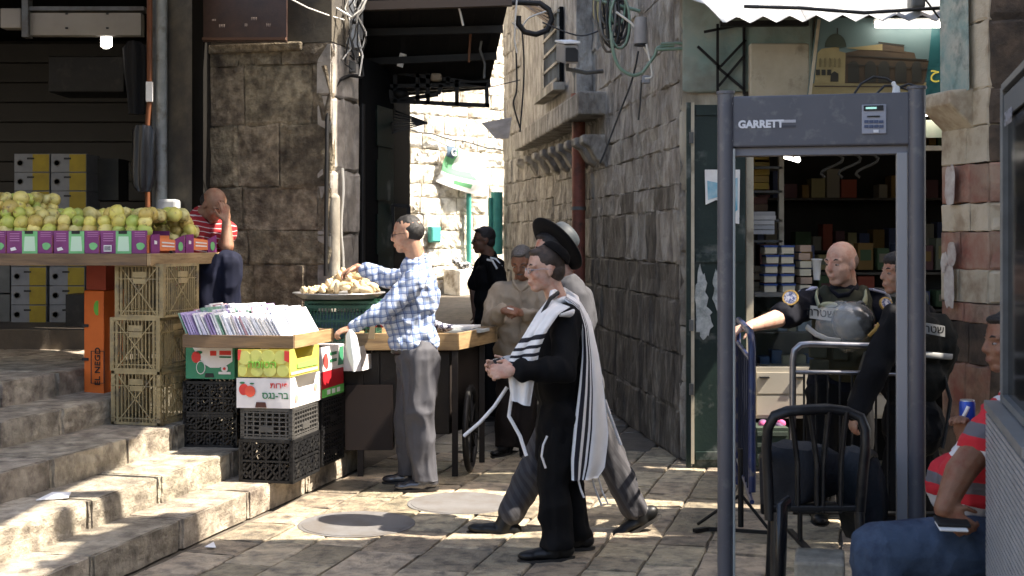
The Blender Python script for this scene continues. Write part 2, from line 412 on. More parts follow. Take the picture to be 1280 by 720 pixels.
m = MB(); m.prism([(-8.5, 9.6, 3.62), (-2.75, 9.6, 3.62), (-2.75, 6.6, 3.30), (-8.5, 6.6, 3.30)], UP, .03); m.build('added_overhang', MT['sheet_iron'], shop)  # unseen overhang added to keep daylight out of the shop
# header fixtures
t = thing('light_box', 'long cream metal panel over the dark shop opening', 'panel', P(109, 44, 10.2))
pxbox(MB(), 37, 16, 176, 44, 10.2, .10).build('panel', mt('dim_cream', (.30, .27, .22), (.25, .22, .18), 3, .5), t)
pxbox(MB(), 36, 8, 180, 13, 10.17, .14).build('rail', MT['grey_pipe'], t)
for (x, y) in ((83, 17), (134, 17), (83, 35), (134, 35)): pxbox(MB(), x - 1.5, y - 1, x + 1.5, y + 1, 10.19, .02).build('screw', MT['ink'], t)
t = pxbox(MB(), 0, 10, 26, 35, 10.2, .12).build('cream_box', MT['dim_cream'], bevel=.01); tag(t, 'small cream metal box at the top left corner', 'box')
t = pxbox(MB(), 27, -10, 35, 46, 10.15, .1).build('bracket', MT['grey_pipe']); tag(t, 'grey bracket between the two cream panels', 'bracket')
t = thing('light_bulb', 'glowing spiral energy saving bulb under the cream panel', 'light bulb', P(133, 45, 10.5))
m = MB(); c = P(133, 51, 10.5)
for k in (-1, 0, 1): m.tube([c + V(k * .030, 0, -.03), c + V(k * .030, 0, .03)], .017, 8)
m.tube([c + V(-.035, 0, -.03), c + V(-.015, 0, -.048), c + V(.015, 0, -.048), c + V(.035, 0, -.03)], .017, 8)
m.tube([c + V(.03 * math.cos(a * .5), .02 * math.sin(a * .5), -.035 + .0022 * a) for a in range(28)], .009, 6)
m.build('glass_tube', MT['bulb'], t)
m = MB(); m.lathe(c + V(0, 0, .03), [(.03, 0), (.03, .03), (.018, .06)], 12); m.build('socket', MT['white'], t)
# carton stacks at the back of the shop
def carton_stack(px, ytop, ybot, n, lab, grp):
    Y = 10.9
    for i in range(n):
        y1 = ybot + (ytop - ybot) * i / n; y0 = ybot + (ytop - ybot) * (i + 1) / n
        a = P(px, y0, Y); b = P(px + 44, y1, Y)
        nth = ['lowest', 'second', 'third', 'fourth', 'fifth', 'topmost'][i if n > 3 else i]
        t = thing('fruit_carton', lab + ', ' + nth + ' of those', 'carton', ((a.x + b.x) / 2, Y + .15, b.z), group=grp)
        m = MB(); m.box(a.x, Y, b.z + .003, b.x, Y + .35, a.z - .002); m.build('carton', mt('carton_grey', (.22, .22, .215), (.17, .17, .17), 7, .7), t)
        m = MB(); m.box(a.x + (b.x - a.x) * .52, Y - .004, b.z + .006, b.x - .004, Y + .01, a.z - .006); m.build('yellow_print', mt('carton_yellow', (.34, .24, .012), (.26, .18, .01), 9, .6), t)
        m = MB(); m.box(a.x + .11, Y - .008, (a.z + b.z) / 2 + .03, a.x + .17, Y + .02, (a.z + b.z) / 2 + .045); m.build('hand_hole', MT['ink'], t)
        m = MB(); m.lathe((a.x + .05, Y - .002, (a.z + b.z) / 2), [(.028, 0), (.028, .004), (.022, .004), (.022, 0)], 16, axis=(0, -1, 0), smooth=False); m.build('round_mark', mt('mark_dark', (.15, .14, .12)), t)
G1 = 'white and yellow cartons stacked in the dark shop'
carton_stack(18, 192, 262, 3, 'white and yellow carton in the left stack above the fruit', G1)
carton_stack(64, 192, 262, 3, 'white and yellow carton in the right stack above the fruit', G1)
carton_stack(14, 262, 405, 6, 'white and yellow carton low in the left stack', G1)
carton_stack(62, 262, 405, 6, 'white and yellow carton low in the right stack', G1)
for i in range(2):
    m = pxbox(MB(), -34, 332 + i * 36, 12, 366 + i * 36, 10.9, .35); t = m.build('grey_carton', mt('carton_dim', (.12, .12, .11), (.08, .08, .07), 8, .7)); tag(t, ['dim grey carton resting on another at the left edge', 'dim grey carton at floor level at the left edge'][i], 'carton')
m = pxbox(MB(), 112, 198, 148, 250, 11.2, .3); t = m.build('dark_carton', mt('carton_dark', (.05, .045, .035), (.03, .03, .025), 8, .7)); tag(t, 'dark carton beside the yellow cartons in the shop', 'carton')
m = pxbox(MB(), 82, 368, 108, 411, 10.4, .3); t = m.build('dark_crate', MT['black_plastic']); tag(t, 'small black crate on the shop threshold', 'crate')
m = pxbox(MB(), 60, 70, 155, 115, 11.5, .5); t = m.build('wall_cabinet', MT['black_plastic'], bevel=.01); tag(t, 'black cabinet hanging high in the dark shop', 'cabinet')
# hanging dark clothing and bag
def drape(name, pts, mat, lab, cat, thick=.1, seed=1, parent=None, n=9, waves=5, amp=.02):
    """closed cloth-like body: list of (left px, right px, py, Y) rows"""
    vs = []; m = MB(); rows = []
    for i, (xl, xr, py, Y) in enumerate(pts):
        a = P(xl, py, Y); b = P(xr, py, Y); row = []
        for k in range(2 * n):
            tt = (k / n if k < n else 2 - k / n); tt = tt if k < n else (2 * n - k) / n
            x = a.lerp(b, min(max(tt, 0), 1)); ang = math.pi * k / n
            d = math.sin(ang) * thick * -.5 + amp * math.sin(waves * ang + i * .35 + seed)
            row.append(x + V(0, d, 0))
        rows.append(row); vs += row
    L = 2 * n
    fs = [(i * L + k, i * L + (k + 1) % L, (i + 1) * L + (k + 1) % L, (i + 1) * L + k) for i in range(len(pts) - 1) for k in range(L)]
    fs = [f[::-1] for f in fs]
    m.add(vs, fs, True); m.add(rows[0], [tuple(range(L))]); m.add(rows[-1], [tuple(range(L))[::-1]])
    o = m.build(name, mat, parent)
    if lab: tag(o, lab, cat)
    return o
drape('hanging_bag', [(168, 190, 157, 9.7), (164, 194, 164, 9.7), (164, 193, 190, 9.7), (163, 194, 215, 9.7), (165, 193, 232, 9.7), (172, 188, 240, 9.7)], mt('bag_black', (.015, .015, .017), rough=.3, bump=.4, bscale=12), 'black plastic bag hanging on the orange pipe', 'bag', .12)
drape('hanging_jacket', [(160, 176, 52, 10.0), (152, 184, 60, 10.0), (154, 184, 90, 10.0), (158, 183, 118, 10.0), (160, 182, 143, 10.0)], mt('cloth_dark', (.012, .012, .013), rough=.9), 'dark jacket hanging beside the orange pipe', 'jacket', .12)
m = MB(); m.tube([P(187, -20, 9.8), P(187, 130, 9.8), P(184.5, 158, 9.8), P(185, 262, 9.8)], .021, 10); t = m.build('orange_pipe', MT['orange_pipe']); tag(t, 'thin orange pipe running down the shop opening', 'pipe')
m = MB(); pxbox(m, 182, 102, 190, 127, 9.76, .03); t = m.build('switch_box', MT['white'], bevel=.004); tag(t, 'small white switch on the orange pipe', 'switch')
t = thing('shop_door_frame', 'grey metal door frame at the pillar edge', 'door frame', P(202, 400, 9.85))
m = MB(); m.tube([P(202, -20, 9.85), P(202, 430, 9.85)], .045, 12); m.build('round_post', mt('post_grey', (.27, .285, .275), (.19, .20, .19), 6, .5, .2, 50, dirt=(.12, .11, .09), dscale=8, damt=.4), t)
m = MB(); m.prism([P(207, 430, 9.9), P(240, 430, 9.72), P(240, 430, 9.8), P(207, 430, 9.98)], UP, 3.6); m.build('plaster_strip', MT['plaster_dark'], t)
pxbox(MB(), 190, -20, 196, 430, 9.87, .05).build('flat_post', MT['grey_pipe'], t)
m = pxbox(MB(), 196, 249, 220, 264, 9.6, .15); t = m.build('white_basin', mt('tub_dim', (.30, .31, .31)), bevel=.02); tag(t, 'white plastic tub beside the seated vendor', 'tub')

# ---------------- left pillar
pil = thing('stone_pillar', 'massive weathered stone pillar between dark shop and alley', 'pillar', (-2, 10, .7))
c0 = V(-1.38, 9.8, .7); Lf = -B2     # front face runs from right corner leftwards
U = B2; O = c0 - B2 * 1.36
m = MB(); m.prism([O + A2 * .02 + B2 * .0, c0 + A2 * .02 - B2 * .03, c0 + A2 * .62 - B2 * .03, O + A2 * .62], UP, 4.8); m.build('core', MT['pillar_stone'], pil)
stone_field(pil, 'pillar_stone', O, B2, UP, -A2, 1.36, 2.42, (.26, .50), (.25, .65), .006, .06, .006, rough=.26, edge=.03)
stone_field(pil, 'pillar_side', c0 + A2 * 0, A2, UP, B2, .57, 2.42, (.42, .58), (.3, .6), .008, .12, .006, rough=.07, edge=.05)
# upper plastered part with ledge
m = MB(); m.prism([O + V(0, 0, 2.42) - A2 * .0, c0 + V(0, 0, 2.42) - B2 * .0, c0 + A2 * .6 + V(0, 0, 2.42), O + A2 * .6 + V(0, 0, 2.42)], UP, 2.3); m.build('plaster', MT['plaster_dark'], pil)
m = MB(); m.prism([O + B2 * .0 - A2 * .035 + V(0, 0, 2.36), O + B2 * 1.12 - A2 * .035 + V(0, 0, 2.36), O + B2 * 1.12 + A2 * .2 + V(0, 0, 2.36), O + A2 * .2 + V(0, 0, 2.36)], UP, .07); m.build('ledge', MT['pillar_stone'], pil, bevel=.015)
t = thing('wall_plaque', 'dark reddish plaque with worn lettering on the pillar', 'plaque', P(306, 52, 9.85))
m = MB(); a = P(254, 52, 9.93); b = P(358, 52, 9.64); m.prism([a, b, b + V(0, .05, 0), a + V(0, .05, 0)], UP, .42); m.build('board', mt('plaque', (.055, .028, .02), (.035, .02, .016), 8, .5, .2, 60), t)
m = MB(); m.bar(a + V(0, -.012, .02), b + V(0, -.012, .02), .02, .02); m.build('rim', mt('plaque_rim', (.10, .05, .03)), t)
def text_obj(s_, size, c, U_, V_, mat, parent=None, name='lettering', lab=None, cat=None, ext=.001, align='CENTER', sx=1, bold=0.012):
    cu = bpy.data.curves.new('txt', 'FONT'); cu.body = s_; cu.size = size; cu.align_x = align; cu.align_y = 'CENTER'; cu.extrude = ext; cu.resolution_u = 3; cu.offset = bold * size
    to = bpy.data.objects.new('txt', cu); COL.objects.link(to); dg = bpy.context.evaluated_depsgraph_get(); dg.update()
    me = bpy.data.meshes.new_from_object(to.evaluated_get(dg)); bpy.data.objects.remove(to)
    me.materials.clear(); me.materials.append(mat)
    U_ = Vector(U_).normalized(); V_ = Vector(V_).normalized(); N_ = U_.cross(V_); R = Matrix((U_ * sx, V_, N_)).transposed().to_4x4()
    me.transform(R); o = bpy.data.objects.new(name, me); COL.objects.link(o)
    if parent is not None: setp(o, parent); o.location = Vector(c) - Vector(root_of(parent).location)
    else: o.location = c
    if lab: tag(o, lab, cat)
    return o
Ud = (b - a).normalized()
faint = mt('faint_ink', (.16, .12, .10), rough=.7)
for (px, py, s_) in ((268, 26, '\u2022\u2022'), (278, 34, 'יייי'), (308, 33, 'יי'), (318, 25, 'יייי'), (336, 33, 'ייי')):
    text_obj(s_, .06, P(px, py, 9.9 - (px - 254) / 104 * .29) + V(0, -.022, 0), Ud, UP, faint, t)
# pipes and wires on the pillar's right side
m = MB(); pts = [P(452, 96, 10.2), P(438, 94, 10.1), P(424, 100, 9.95), P(413, 118, 9.86), P(409, 150, 9.8), P(408, 250, 9.78), P(407, 345, 9.78)]
m.tube(pts, .016, 8); t = m.build('curved_conduit', MT['black_metal']); tag(t, 'black cable conduit curving down the pillar corner', 'conduit')
m = MB(); m.tube([P(417, 248, 9.85), P(417, 345, 9.85)], .05, 12); m.ell(P(417, 248, 9.85), (.05, .05, .04)); t = m.build('plaster_pipe', MT['cream_plaster']); tag(t, 'pale round pipe boxed into the pillar side', 'pipe')
m = MB(); pts = [P(428 + 1.5 * math.sin(i * .9), 210 + i * 14, 9.9) for i in range(11)]; m.tube(pts, .011, 6); t = m.build('frayed_rope', MT['cable_white']); tag(t, 'pale frayed cord hanging down the pillar side', 'cord')
m = MB(); pts = [P(358, -4, 9.6), P(385, 10, 9.7), P(410, 19, 9.8), P(430, 25, 9.9)]; m.tube(pts, .006, 5); t = m.build('thin_wire', MT['cable_white']); tag(t, 'thin wire slanting across the upper pillar', 'wire')
t = thing('cable_cluster', 'sunlit tangle of meter boxes and cables above the pillar side', 'cables', P(440, 60, 10.1))
for (x0, y0, x1, y1) in ((434, 0, 444, 26), (446, 10, 453, 50), (436, 30, 450, 60), (433, 62, 448, 72), (436, 76, 444, 90)):
    pxbox(MB(), x0, y0, x1, y1, 10.1 + rnd(0, .1), .06).build('meter_box', random.choice([MT['grey_pipe'], MT['tray_metal'], MT['black_metal']]), t, bevel=.006)
for k in range(9):
    x = rnd(430, 455); m = MB(); m.tube([P(x + rnd(-6, 6), -5 + i * rnd(12, 17), 10.05 - rnd(0, .1)) for i in range(7)], .007, 5); m.build('cable', random.choice([MT['cable_white'], MT['cable_black'], MT['grey_pipe']]), t)
m = MB(); m.tube([P(420, 10, 9.9), P(440, 22, 9.8), P(452, 12, 9.8), P(460, -6, 9.8)], .01, 6); m.build('cable', MT['cable_white'], t)

# ---------------- dark kiosk left of the alley
ki = thing('dark_kiosk', 'dark kiosk opening with green metal shutter beside the alley', 'kiosk', (-1.4, 11, 0))
x0 = P(452, 0, 10.4).x
m = MB(); m.prism([(x0, 10.42, .0), (P(492, 0, 11.4).x, 11.4, 0), (P(492, 0, 11.4).x - .02, 13.5, 0), (-2.6, 13.5, 0), (-2.6, 10.6, 0)], UP, 3.1); m.build('interior', MT['dark_void'], ki)
m = MB(); a = P(465, 0, 10.75); b = P(492, 0, 11.3); a.z = .2; b.z = .2
m.prism([a, b, b + V(-.03, .05, 0), a + V(-.03, .05, 0)], UP, 2.45); m.build('shutter_leaf', MT['green_door'], ki)
for i in range(5):
    z = .35 + i * .46; d = (b - a)
    m = MB(); m.obox(a + d * .5 + V(.012, -.012, z + .18), d * .36, V(.008, -.008, 0), V(0, 0, .17)); m.build('door_panel', MT['green_door'], ki)
m = MB(); a = P(455, 138, 10.5); m.tube([P(452, 130, 10.45), P(452, 350, 10.45)], .03, 8); m.build('post', MT['black_metal'], ki)
# mirror frame
t = thing('wall_mirror', 'black framed mirror leaning beside the shutter', 'mirror', P(502, 300, 11.2))
m = MB(); a, b_, c_, d_ = P(491, 256, 11.2), P(511, 258, 11.2), P(511, 300, 11.2), P(491, 300, 11.2)
for e in ((a, b_), (b_, c_), (c_, d_), (d_, a)): m.bar(e[0], e[1], .03, .03, up=(0, 1, 0))
m.build('frame', MT['black_metal'], t)
# kiosk roof: dark sheet roof and lattice
rf = thing('kiosk_roof', 'dark sheet metal roof hanging over the alley mouth', 'canopy', (-.8, 11, 2.9))
m = MB(); a = P(452, 122, 11.6); b_ = P(610, 110, 11.6); c_ = P(640, -20, 10.2); d_ = P(448, -20, 10.2)
def quad_slab(m, a, b, c, d, th):
    N = (Vector(b) - Vector(a)).cross(Vector(d) - Vector(a)).normalized(); return m.prism([a, b, c, d], N, th)
NB = 14
for i in range(NB):
    t0, t1 = i / NB, (i + 1.0) / NB
    m = MB(); quad_slab(m, a.lerp(b_, t0), a.lerp(b_, t1) + V(0, 0, .0), d_.lerp(c_, t1), d_.lerp(c_, t0), .012 + .004 * (i % 2)); m.build('roof_sheet', MT['black_metal'], rf)
for tt in (.12, .4, .66, .9):
    m = MB(); p = a.lerp(d_, tt); r_ = b_.lerp(c_, tt); m.bar(p + V(0, -.02, -.06), r_ + V(0, -.02, -.06), .05, .06); m.build('beam', MT['black_metal'], rf)
m = MB(); m.prism([P(452, 60, 11.9), P(612, 50, 11.9), P(612, 104, 11.9), P(575, 108, 11.9), P(536, 96, 11.9), P(500, 90, 11.9), P(452, 92, 11.9)], (0, 1, 0), .03); m.build('fascia', MT['black_metal'], rf)
m = MB(); m.bar(P(452, 8, 10.2), P(640, 2, 10.2), .07, .07); m.build('front_rail', mt('rust_rail', (.06, .045, .035), rough=.8), rf)
t = thing('iron_lattice', 'black iron lattice frame hanging below the dark roof', 'lattice', P(545, 132, 11.3))
for (x0, y0, x1, y1) in ((475, 88, 608, 106), (470, 108, 608, 106), (480, 126, 612, 132), (494, 92, 494, 128), (535, 92, 535, 130), (571, 100, 571, 132), (608, 104, 609, 134), (500, 125, 548, 118), (548, 118, 552, 106), (522, 92, 522, 126), (480, 100, 480, 128), (560, 96, 560, 106)):
    m = MB(); m.bar(P(x0, y0, 11.3), P(x1, y1, 11.3), .035, .03, up=(0, 1, 0)); m.build('bar', MT['black_metal'], t)
m = MB(); m.tube([P(485, 118, 11.25), P(485, 118, 11.5)], .05, 10); m.ell(P(500, 118, 11.35), (.08, .1, .06)); t = m.build('spot_lamp', MT['black_metal']); tag(t, 'black lamp housing hanging in the iron lattice', 'lamp')
t = pxbox(MB(), 538, 91, 552, 101, 11.2, .08).build('lamp_box', mt('lamp_beige', (.28, .22, .15), rough=.6), bevel=.02); tag(t, 'small beige lamp box clipped to the lattice', 'lamp')
m = MB(); m.prism([P(500, 66, 11), P(508, 68, 11), P(503, 84, 11), P(496, 82, 11)], (0, 1, 0), .04); t = m.build('white_tag', MT['paper']); tag(t, 'white paper scrap hanging under the dark roof', 'paper')
m = MB(); m.tube([P(528, -2, 10.3), P(555, 0, 10.3), P(572, 4, 10.3), P(576, 18, 10.3), P(579, 32, 10.3)], .009, 6); t = m.build('white_cable', MT['cable_white']); tag(t, 'white cable dangling from the dark roof', 'cable')
m = MB(); m.tube([P(589, 34, 10.8), P(587, 60, 10.8), P(586, 78, 10.8)], .011, 6); t = m.build('brown_cable', mt('rust', (.14, .06, .03))); tag(t, 'brown cable hanging under the dark roof', 'cable')
m = MB(); m.tube([P(604, 40, 10.9), P(600, 62, 10.9), P(606, 80, 11), P(605, 98, 11)], .012, 6); t = m.build('grey_cable', MT['grey_pipe']); tag(t, 'grey cable hanging at the right of the dark roof', 'cable')
# slatted small awning
t = thing('small_awning', 'small dark slatted awning over the kiosk shutter', 'awning', P(510, 165, 11.3))
a, b_, c_, d_ = P(489, 137, 11.6), P(491, 166, 10.9), P(533, 154, 11.0), P(531, 152, 11.6)
for i in range(7):
    tt = i / 6; m = MB(); m.bar(a.lerp(b_, tt), d_.lerp(c_, tt), .02, .012); m.build('slat', MT['black_metal'], t)
m = MB(); m.bar(a, b_, .02, .02); m.bar(d_, c_, .02, .02); m.build('frame', MT['black_metal'], t)

# ---------------- far wall
fw = thing('far_stone_wall', 'sunlit rubble stone wall closing the end of the alley', 'wall', (-1, 19.8, .5))
D = V(.74, .67, 0).normalized(); Nf = V(.67, -.74, 0).normalized(); O = V(-3.96, 17.25, .3)
m = MB(); m.prism([O - Nf * .035, O + D * 7 - Nf * .035, O + D * 7 - Nf * .6, O - Nf * .6], UP, 7.5); m.build('mortar', MT['far_mortar'], fw)
def fskip(u, v, c):
    px = 640 + F * c.x / c.y; return px < 470 or px > 665 or (300 - (c.z - 1.6) * F / c.y) < 30
stone_field(fw, 'far_stone', O, D, UP, Nf, 7, 6.6, (.16, .30), (.18, .42), .016, .10, .012, rough=.16, edge=.16, skip=fskip)
def onwall(px, py, out=.02):
    # point of the far wall plane seen at the pixel
    d = P(px, py, 1) - V(0, 0, EYE); t_ = (O - V(0, 0, EYE)).dot(Nf) / d.dot(Nf); return V(0, 0, EYE) + d * t_ + Nf * out
t = thing('meter_cabinet', 'green electric box on the sunlit stone wall', 'electric box', onwall(540, 303))
c = onwall(540, 293, .06); m = MB(); m.obox(c, D * .10, Nf * .05, UP * .125); m.build('cabinet', MT['teal_pipe'], t, bevel=.02)
c = onwall(540, 293, .112); m = MB(); m.obox(c, D * .08, Nf * .004, UP * .1); m.build('door', mt('teal2', (.06, .33, .28)), t)
m = MB(); m.tube([onwall(582, 242, .08), onwall(582, 362, .08)], .042, 10); t = m.build('green_pipe', MT['teal_pipe']); tag(t, 'thin green drainpipe on the far stone wall', 'pipe')
m = MB(); c = P(621, 240, 18.2); m.tube([c, P(621, 318, 18.2)], .085, 12); m.tube([P(613, 247, 18.15), P(613, 318, 18.15)], .03, 8); t = m.build('green_duct', MT['teal_pipe']); tag(t, 'thick green pipe at the alley wall corner', 'pipe')
# banner
m = MB(); nx, nz = 14, 10; cs = [onwall(552, 182, .1), onwall(599, 195, .12), onwall(596, 243, .25), onwall(543, 227, .12)]
vs = []
for j in range(nz + 1):
    for i in range(nx + 1):
        u_, v_ = i / nx, j / nz; p = cs[0].lerp(cs[1], u_).lerp(cs[3].lerp(cs[2], u_), v_) + Nf * (.05 * math.sin(u_ * 7 + v_ * 5) + .03 * math.sin(v_ * 11)) + V(0, 0, -.06 * math.sin(u_ * math.pi) * v_)
        vs.append(p)
n0 = len(vs); vs += [p - Nf * .006 for p in vs]
fs = []; mi = []
for j in range(nz):
    for i in range(nx):
        k = j * (nx + 1) + i; f = (k, k + 1, k + nx + 2, k + nx + 1); fs.append(f[::-1]); u_, v_ = (i + .5) / nx, (j + .5) / nz
        mm = 0
        if u_ < .2 and v_ < .35: mm = 2
        elif u_ + (v_ - .3) * -1.0 < .12 + .25 * (v_ > .5) and v_ > .35 and v_ < .75: mm = 1
        elif .78 < v_ < .9 and u_ > .25 and u_ < .65: mm = 1
        elif u_ < .32 and v_ < .65: mm = 1
        mi.append(mm)
m.add(vs, fs, True); m.mi = mi[:]
m.m = 0; m.add(vs[n0:], fs and [(k[0], k[1], k[2], k[3]) for k in [f[::-1] for f in fs]], True); m.mi[len(mi):] = [0] * len(fs)
bt = thing('cloth_banner', 'white and green cloth banner sagging on the sunlit wall', 'banner', onwall(570, 243, .1))
m.build('cloth', [MT['white'], mt('flag_green', (.10, .30, .14)), mt('flag_dark', (.06, .10, .14))], bt)
text_obj('G', .16, onwall(557.5, 191.5, .2), D, UP, MT['white'], bt, 'letter', ext=.003)
m = MB(); m.tube([onwall(553, 184, .16), onwall(530, 172, .1)], .006, 5); m.build('cord', MT['cable_black'], bt)
m = MB(); m.tube([onwall(492 + i * 14, 158 + i * 3.2 + (i % 3), .1) for i in range(11)], .012, 5); t = m.build('wall_cable', MT['cable_black']); tag(t, 'black cable strung along the far stone wall', 'cable')
m = MB(); c = onwall(570, 353, .25); m.obox(c, D * .30, Nf * .2, UP * .21); t = m.build('stone_bench', MT['far_stone'], bevel=.03); tag(t, 'pale stone block bench under the banner', 'bench')
m = MB(); rs = random.Random(4)
m.ell(onwall(566, 331, .25), (.12, .1, .06)); m.cap(onwall(556, 326, .25), onwall(563, 320, .25), .05, .03); m.cap(onwall(563, 335, .25), onwall(580, 336, .25), .05, .03); m.cap(onwall(556, 328, .3), onwall(565, 337, .3), .04, .04)
t = m.build('striped_bag', mt('bag_bw', (.02, .02, .02), (.6, .6, .6), 16, .6, fac=(.5, .53))); tag(t, 'black and white plastic bag on the stone bench', 'bag')
# pale far road beyond and left side building to close the view
lb = thing('left_far_building', 'pale stone building on the left beyond the kiosk', 'building', (-4, 15, 0))
m = MB(); m.box(-7, 13.6, 0, -2.7, 18.2, 7); m.build('wall', MT['far_mortar'], lb)

# ---------------- right alley building (alley wall in two runs)
al = thing('alley_building', 'tall weathered stone building along the right of the alley', 'building', (1, 12, 0))
K = [V(1.215, 9.3, 0), V(.50, 15.3, 0), V(-.13, 18.5, 0)]
R0 = V(1.215, 9.3, 0)
HB = 6.8
m = MB()
def shrink(p, q_, d=.04):
    n2 = (q_ - p).normalized(); return n2
d1 = (K[1] - K[0]).normalized(); d2_ = (K[2] - K[1]).normalized()
n1 = V(-d1.y, d1.x, 0); n2 = V(-d2_.y, d2_.x, 0)     # outward (left)
if n1.x > 0: n1 = -n1
if n2.x > 0: n2 = -n2
m.prism([K[0] - n1 * .05 + V(0, .05, 0), K[1] - n1 * .05, K[2] - n2 * .05, V(7, 18.45, 0), V(7, 13, 0), V(2.0, 13, 0), V(1.55, 9.4, 0)], UP, HB); m.build('core', MT['alley_mortar'], al)
def askip(u, v, c):
    px = 640 + F * c.x / c.y; py = 300 - (c.z - 1.6) * F / c.y
    return py < -25 or py > 600 or (700 < px < 756 and 30 < py < 40)
stone_field(al, lambda c: 'grime_shade_stone' if c.z < 1.75 + rnd(-.5, .5) else 'alley_stone', K[1], -d1, UP, n1, (K[0] - K[1]).length, 5.2, (.17, .42), (.2, .8), .001, .065, .005, rough=.20, edge=.06, skip=askip)  # low courses get the darker stone, grime and shade in its colour
stone_field(al, 'alley_stone', K[2], -d2_, UP, n2, (K[1] - K[2]).length, 6.4, (.24, .36), (.3, .6), .005, .10, .010, rough=.14, edge=.07, skip=askip)
def onal(px, py, out=.02):
    d = P(px, py, 1) - V(0, 0, EYE)
    t_ = (K[0] - V(0, 0, EYE)).dot(n1) / d.dot(n1); return V(0, 0, EYE) + d * t_ + n1 * out
# front return face (teal plaster above, stone below)
O = V(1.215, 9.3, 0); 
stone_field(al, lambda c: 'alley_stone' if c.z < 2.2 else 'cream_plaster', O, B2, UP, -A2, .34, 4.6, (.3, .6), (.34, .35), .008, .09, .008, rough=.1, edge=.05)
m = MB(); m.prism([O + B2 * .02 - A2 * .06 + V(0, 0, 2.66), O + B2 * .95 - A2 * .06 + V(0, 0, 2.66), O + B2 * .95 + V(0, 0, 2.66), O + B2 * .15 + V(0, 0, 2.66)], UP, 1.2); m.build('teal_patch', MT['teal_plaster'], al, bevel=.02)
m = MB(); m.prism([O + B2 * .34 + V(0, 0, 2.3), O + B2 * 1.0 + V(0, 0, 2.3), O + B2 * 1.0 + A2 * .15 + V(0, 0, 2.3), O + B2 * .34 + A2 * .15 + V(0, 0, 2.3)], UP, 2.2); m.build('upper_wall', MT['cream_plaster'], al)
# corbels and bay
Y0 = onal(757, 150); Y1 = onal(667, 200)
for i in range(9):
    tt = i / 8; px = 757 + (667 - 757) * tt; py = 168 + (198 - 168) * tt
    p = onal(px, py, 0); m = MB()
    p = p - n1 * .05
    prof = [p, p + n1 * .27, p + n1 * .27 + V(0, 0, -.08), p + n1 * .20 + V(0, 0, -.12), p + n1 * .13 + V(0, 0, -.24), p + V(0, 0, -.32)]
    m.prism(prof, d1, .20); m.build('corbel', MT['alley_stone'], al, bevel=.02)
pa = onal(757, 150, 0); pb = onal(667, 182, 0); zt = pa.z + .17
m = MB(); pa2 = V(pa.x, pa.y, pa.z + .05); pb2 = V(pb.x, pb.y, pa.z + .05)
for k in range(5):
    q0 = pa2.lerp(pb2, k / 5); q1 = pa2.lerp(pb2, (k + .985) / 5)
    m = MB(); m.prism([q0 - n1 * .02, q1 - n1 * .02, q1 + n1 * .26, q0 + n1 * .26], UP, .22); m.build('bay_block', MT['alley_stone'], al, bevel=.02)
pc = onal(722, 85, 0); pd = onal(672, 100, 0)
m = MB(); m.prism([V(pa2.x, pa2.y, 0) + d1 * .7 + n1 * .0, V(pb2.x, pb2.y, 0) + n1 * 0, V(pb2.x, pb2.y, 0) + n1 * .16, V(pa2.x, pa2.y, 0) + d1 * .7 + n1 * .16], UP, 1); 
for i in range(len(m.v)): m.v[i] = (m.v[i][0], m.v[i][1], m.v[i][2] + pa2.z + .22 if m.v[i][2] < .5 else pa2.z + 1.9)
m.build('bay_wall', MT['alley_stone'], al)
# lattice window on the bay
t0 = V(pa2.x, pa2.y, pa2.z + .6) + d1 * 1.1 + n1 * .19
m = MB()
m.obox(t0 + d1 * .9 + V(0, 0, .28), d1 * .55, n1 * .02, UP * .40); wf = m.build('window', MT['dark_void'], al)
for i in range(7):
    m = MB(); m.bar(t0 + d1 * (.4 + i * .16) + n1 * .03 + V(0, 0, -.1), t0 + d1 * (.4 + i * .16) + n1 * .03 + V(0, 0, .66), .03); m.build('window_bar', MT['cream_plaster'], wf)
for i in range(5):
    m = MB(); m.bar(t0 + d1 * .36 + n1 * .035 + V(0, 0, -.08 + i * .18), t0 + d1 * 1.42 + n1 * .035 + V(0, 0, -.08 + i * .18), .03); m.build('window_bar', MT['cream_plaster'], wf)
m = MB(); m.obox(t0 + d1 * .9 + n1 * .06 + V(0, 0, -.18), d1 * .75, n1 * .06, UP * .04); m.build('sill', MT['cream_plaster'], wf)
# wooden slatted eave above
t = thing('wooden_eave', 'slanting wooden eave board high on the alley wall', 'eave', onal(700, 20, .3))
for i in range(4):
    m = MB(); m.bar(onal(676 + i * 6, -6 + i * 1, .5), onal(722 + i * 1, 16 + i * 5, .3), .05, .02); m.build('board', MT['wood'], t)
# red pipe
t = thing('drain_pipe', 'red drainpipe with grey top on the alley wall', 'pipe', onal(739, 480, .1))
m = MB(); p = onal(738, 120, .12); q_ = onal(741, 470, .12); q_.x = p.x; q_.y = p.y; m.tube([p, q_], .068, 12); m.tube([p + V(0, 0, -.02), p + V(0, 0, .02)], .08, 12); m.build('red_tube', MT['red_pipe'], t)
m = MB(); m.tube([p + V(0, 0, .0), p + V(0, 0, .18), p + V(-.03, 0, .28)], .05, 12); m.build('grey_tube', MT['grey_pipe'], t)
for z in (.9, 1.9): m = MB(); m.tube([V(p.x, p.y, z), V(p.x, p.y, z + .035)], .077, 12); m.build('clamp', MT['grey_pipe'], t)
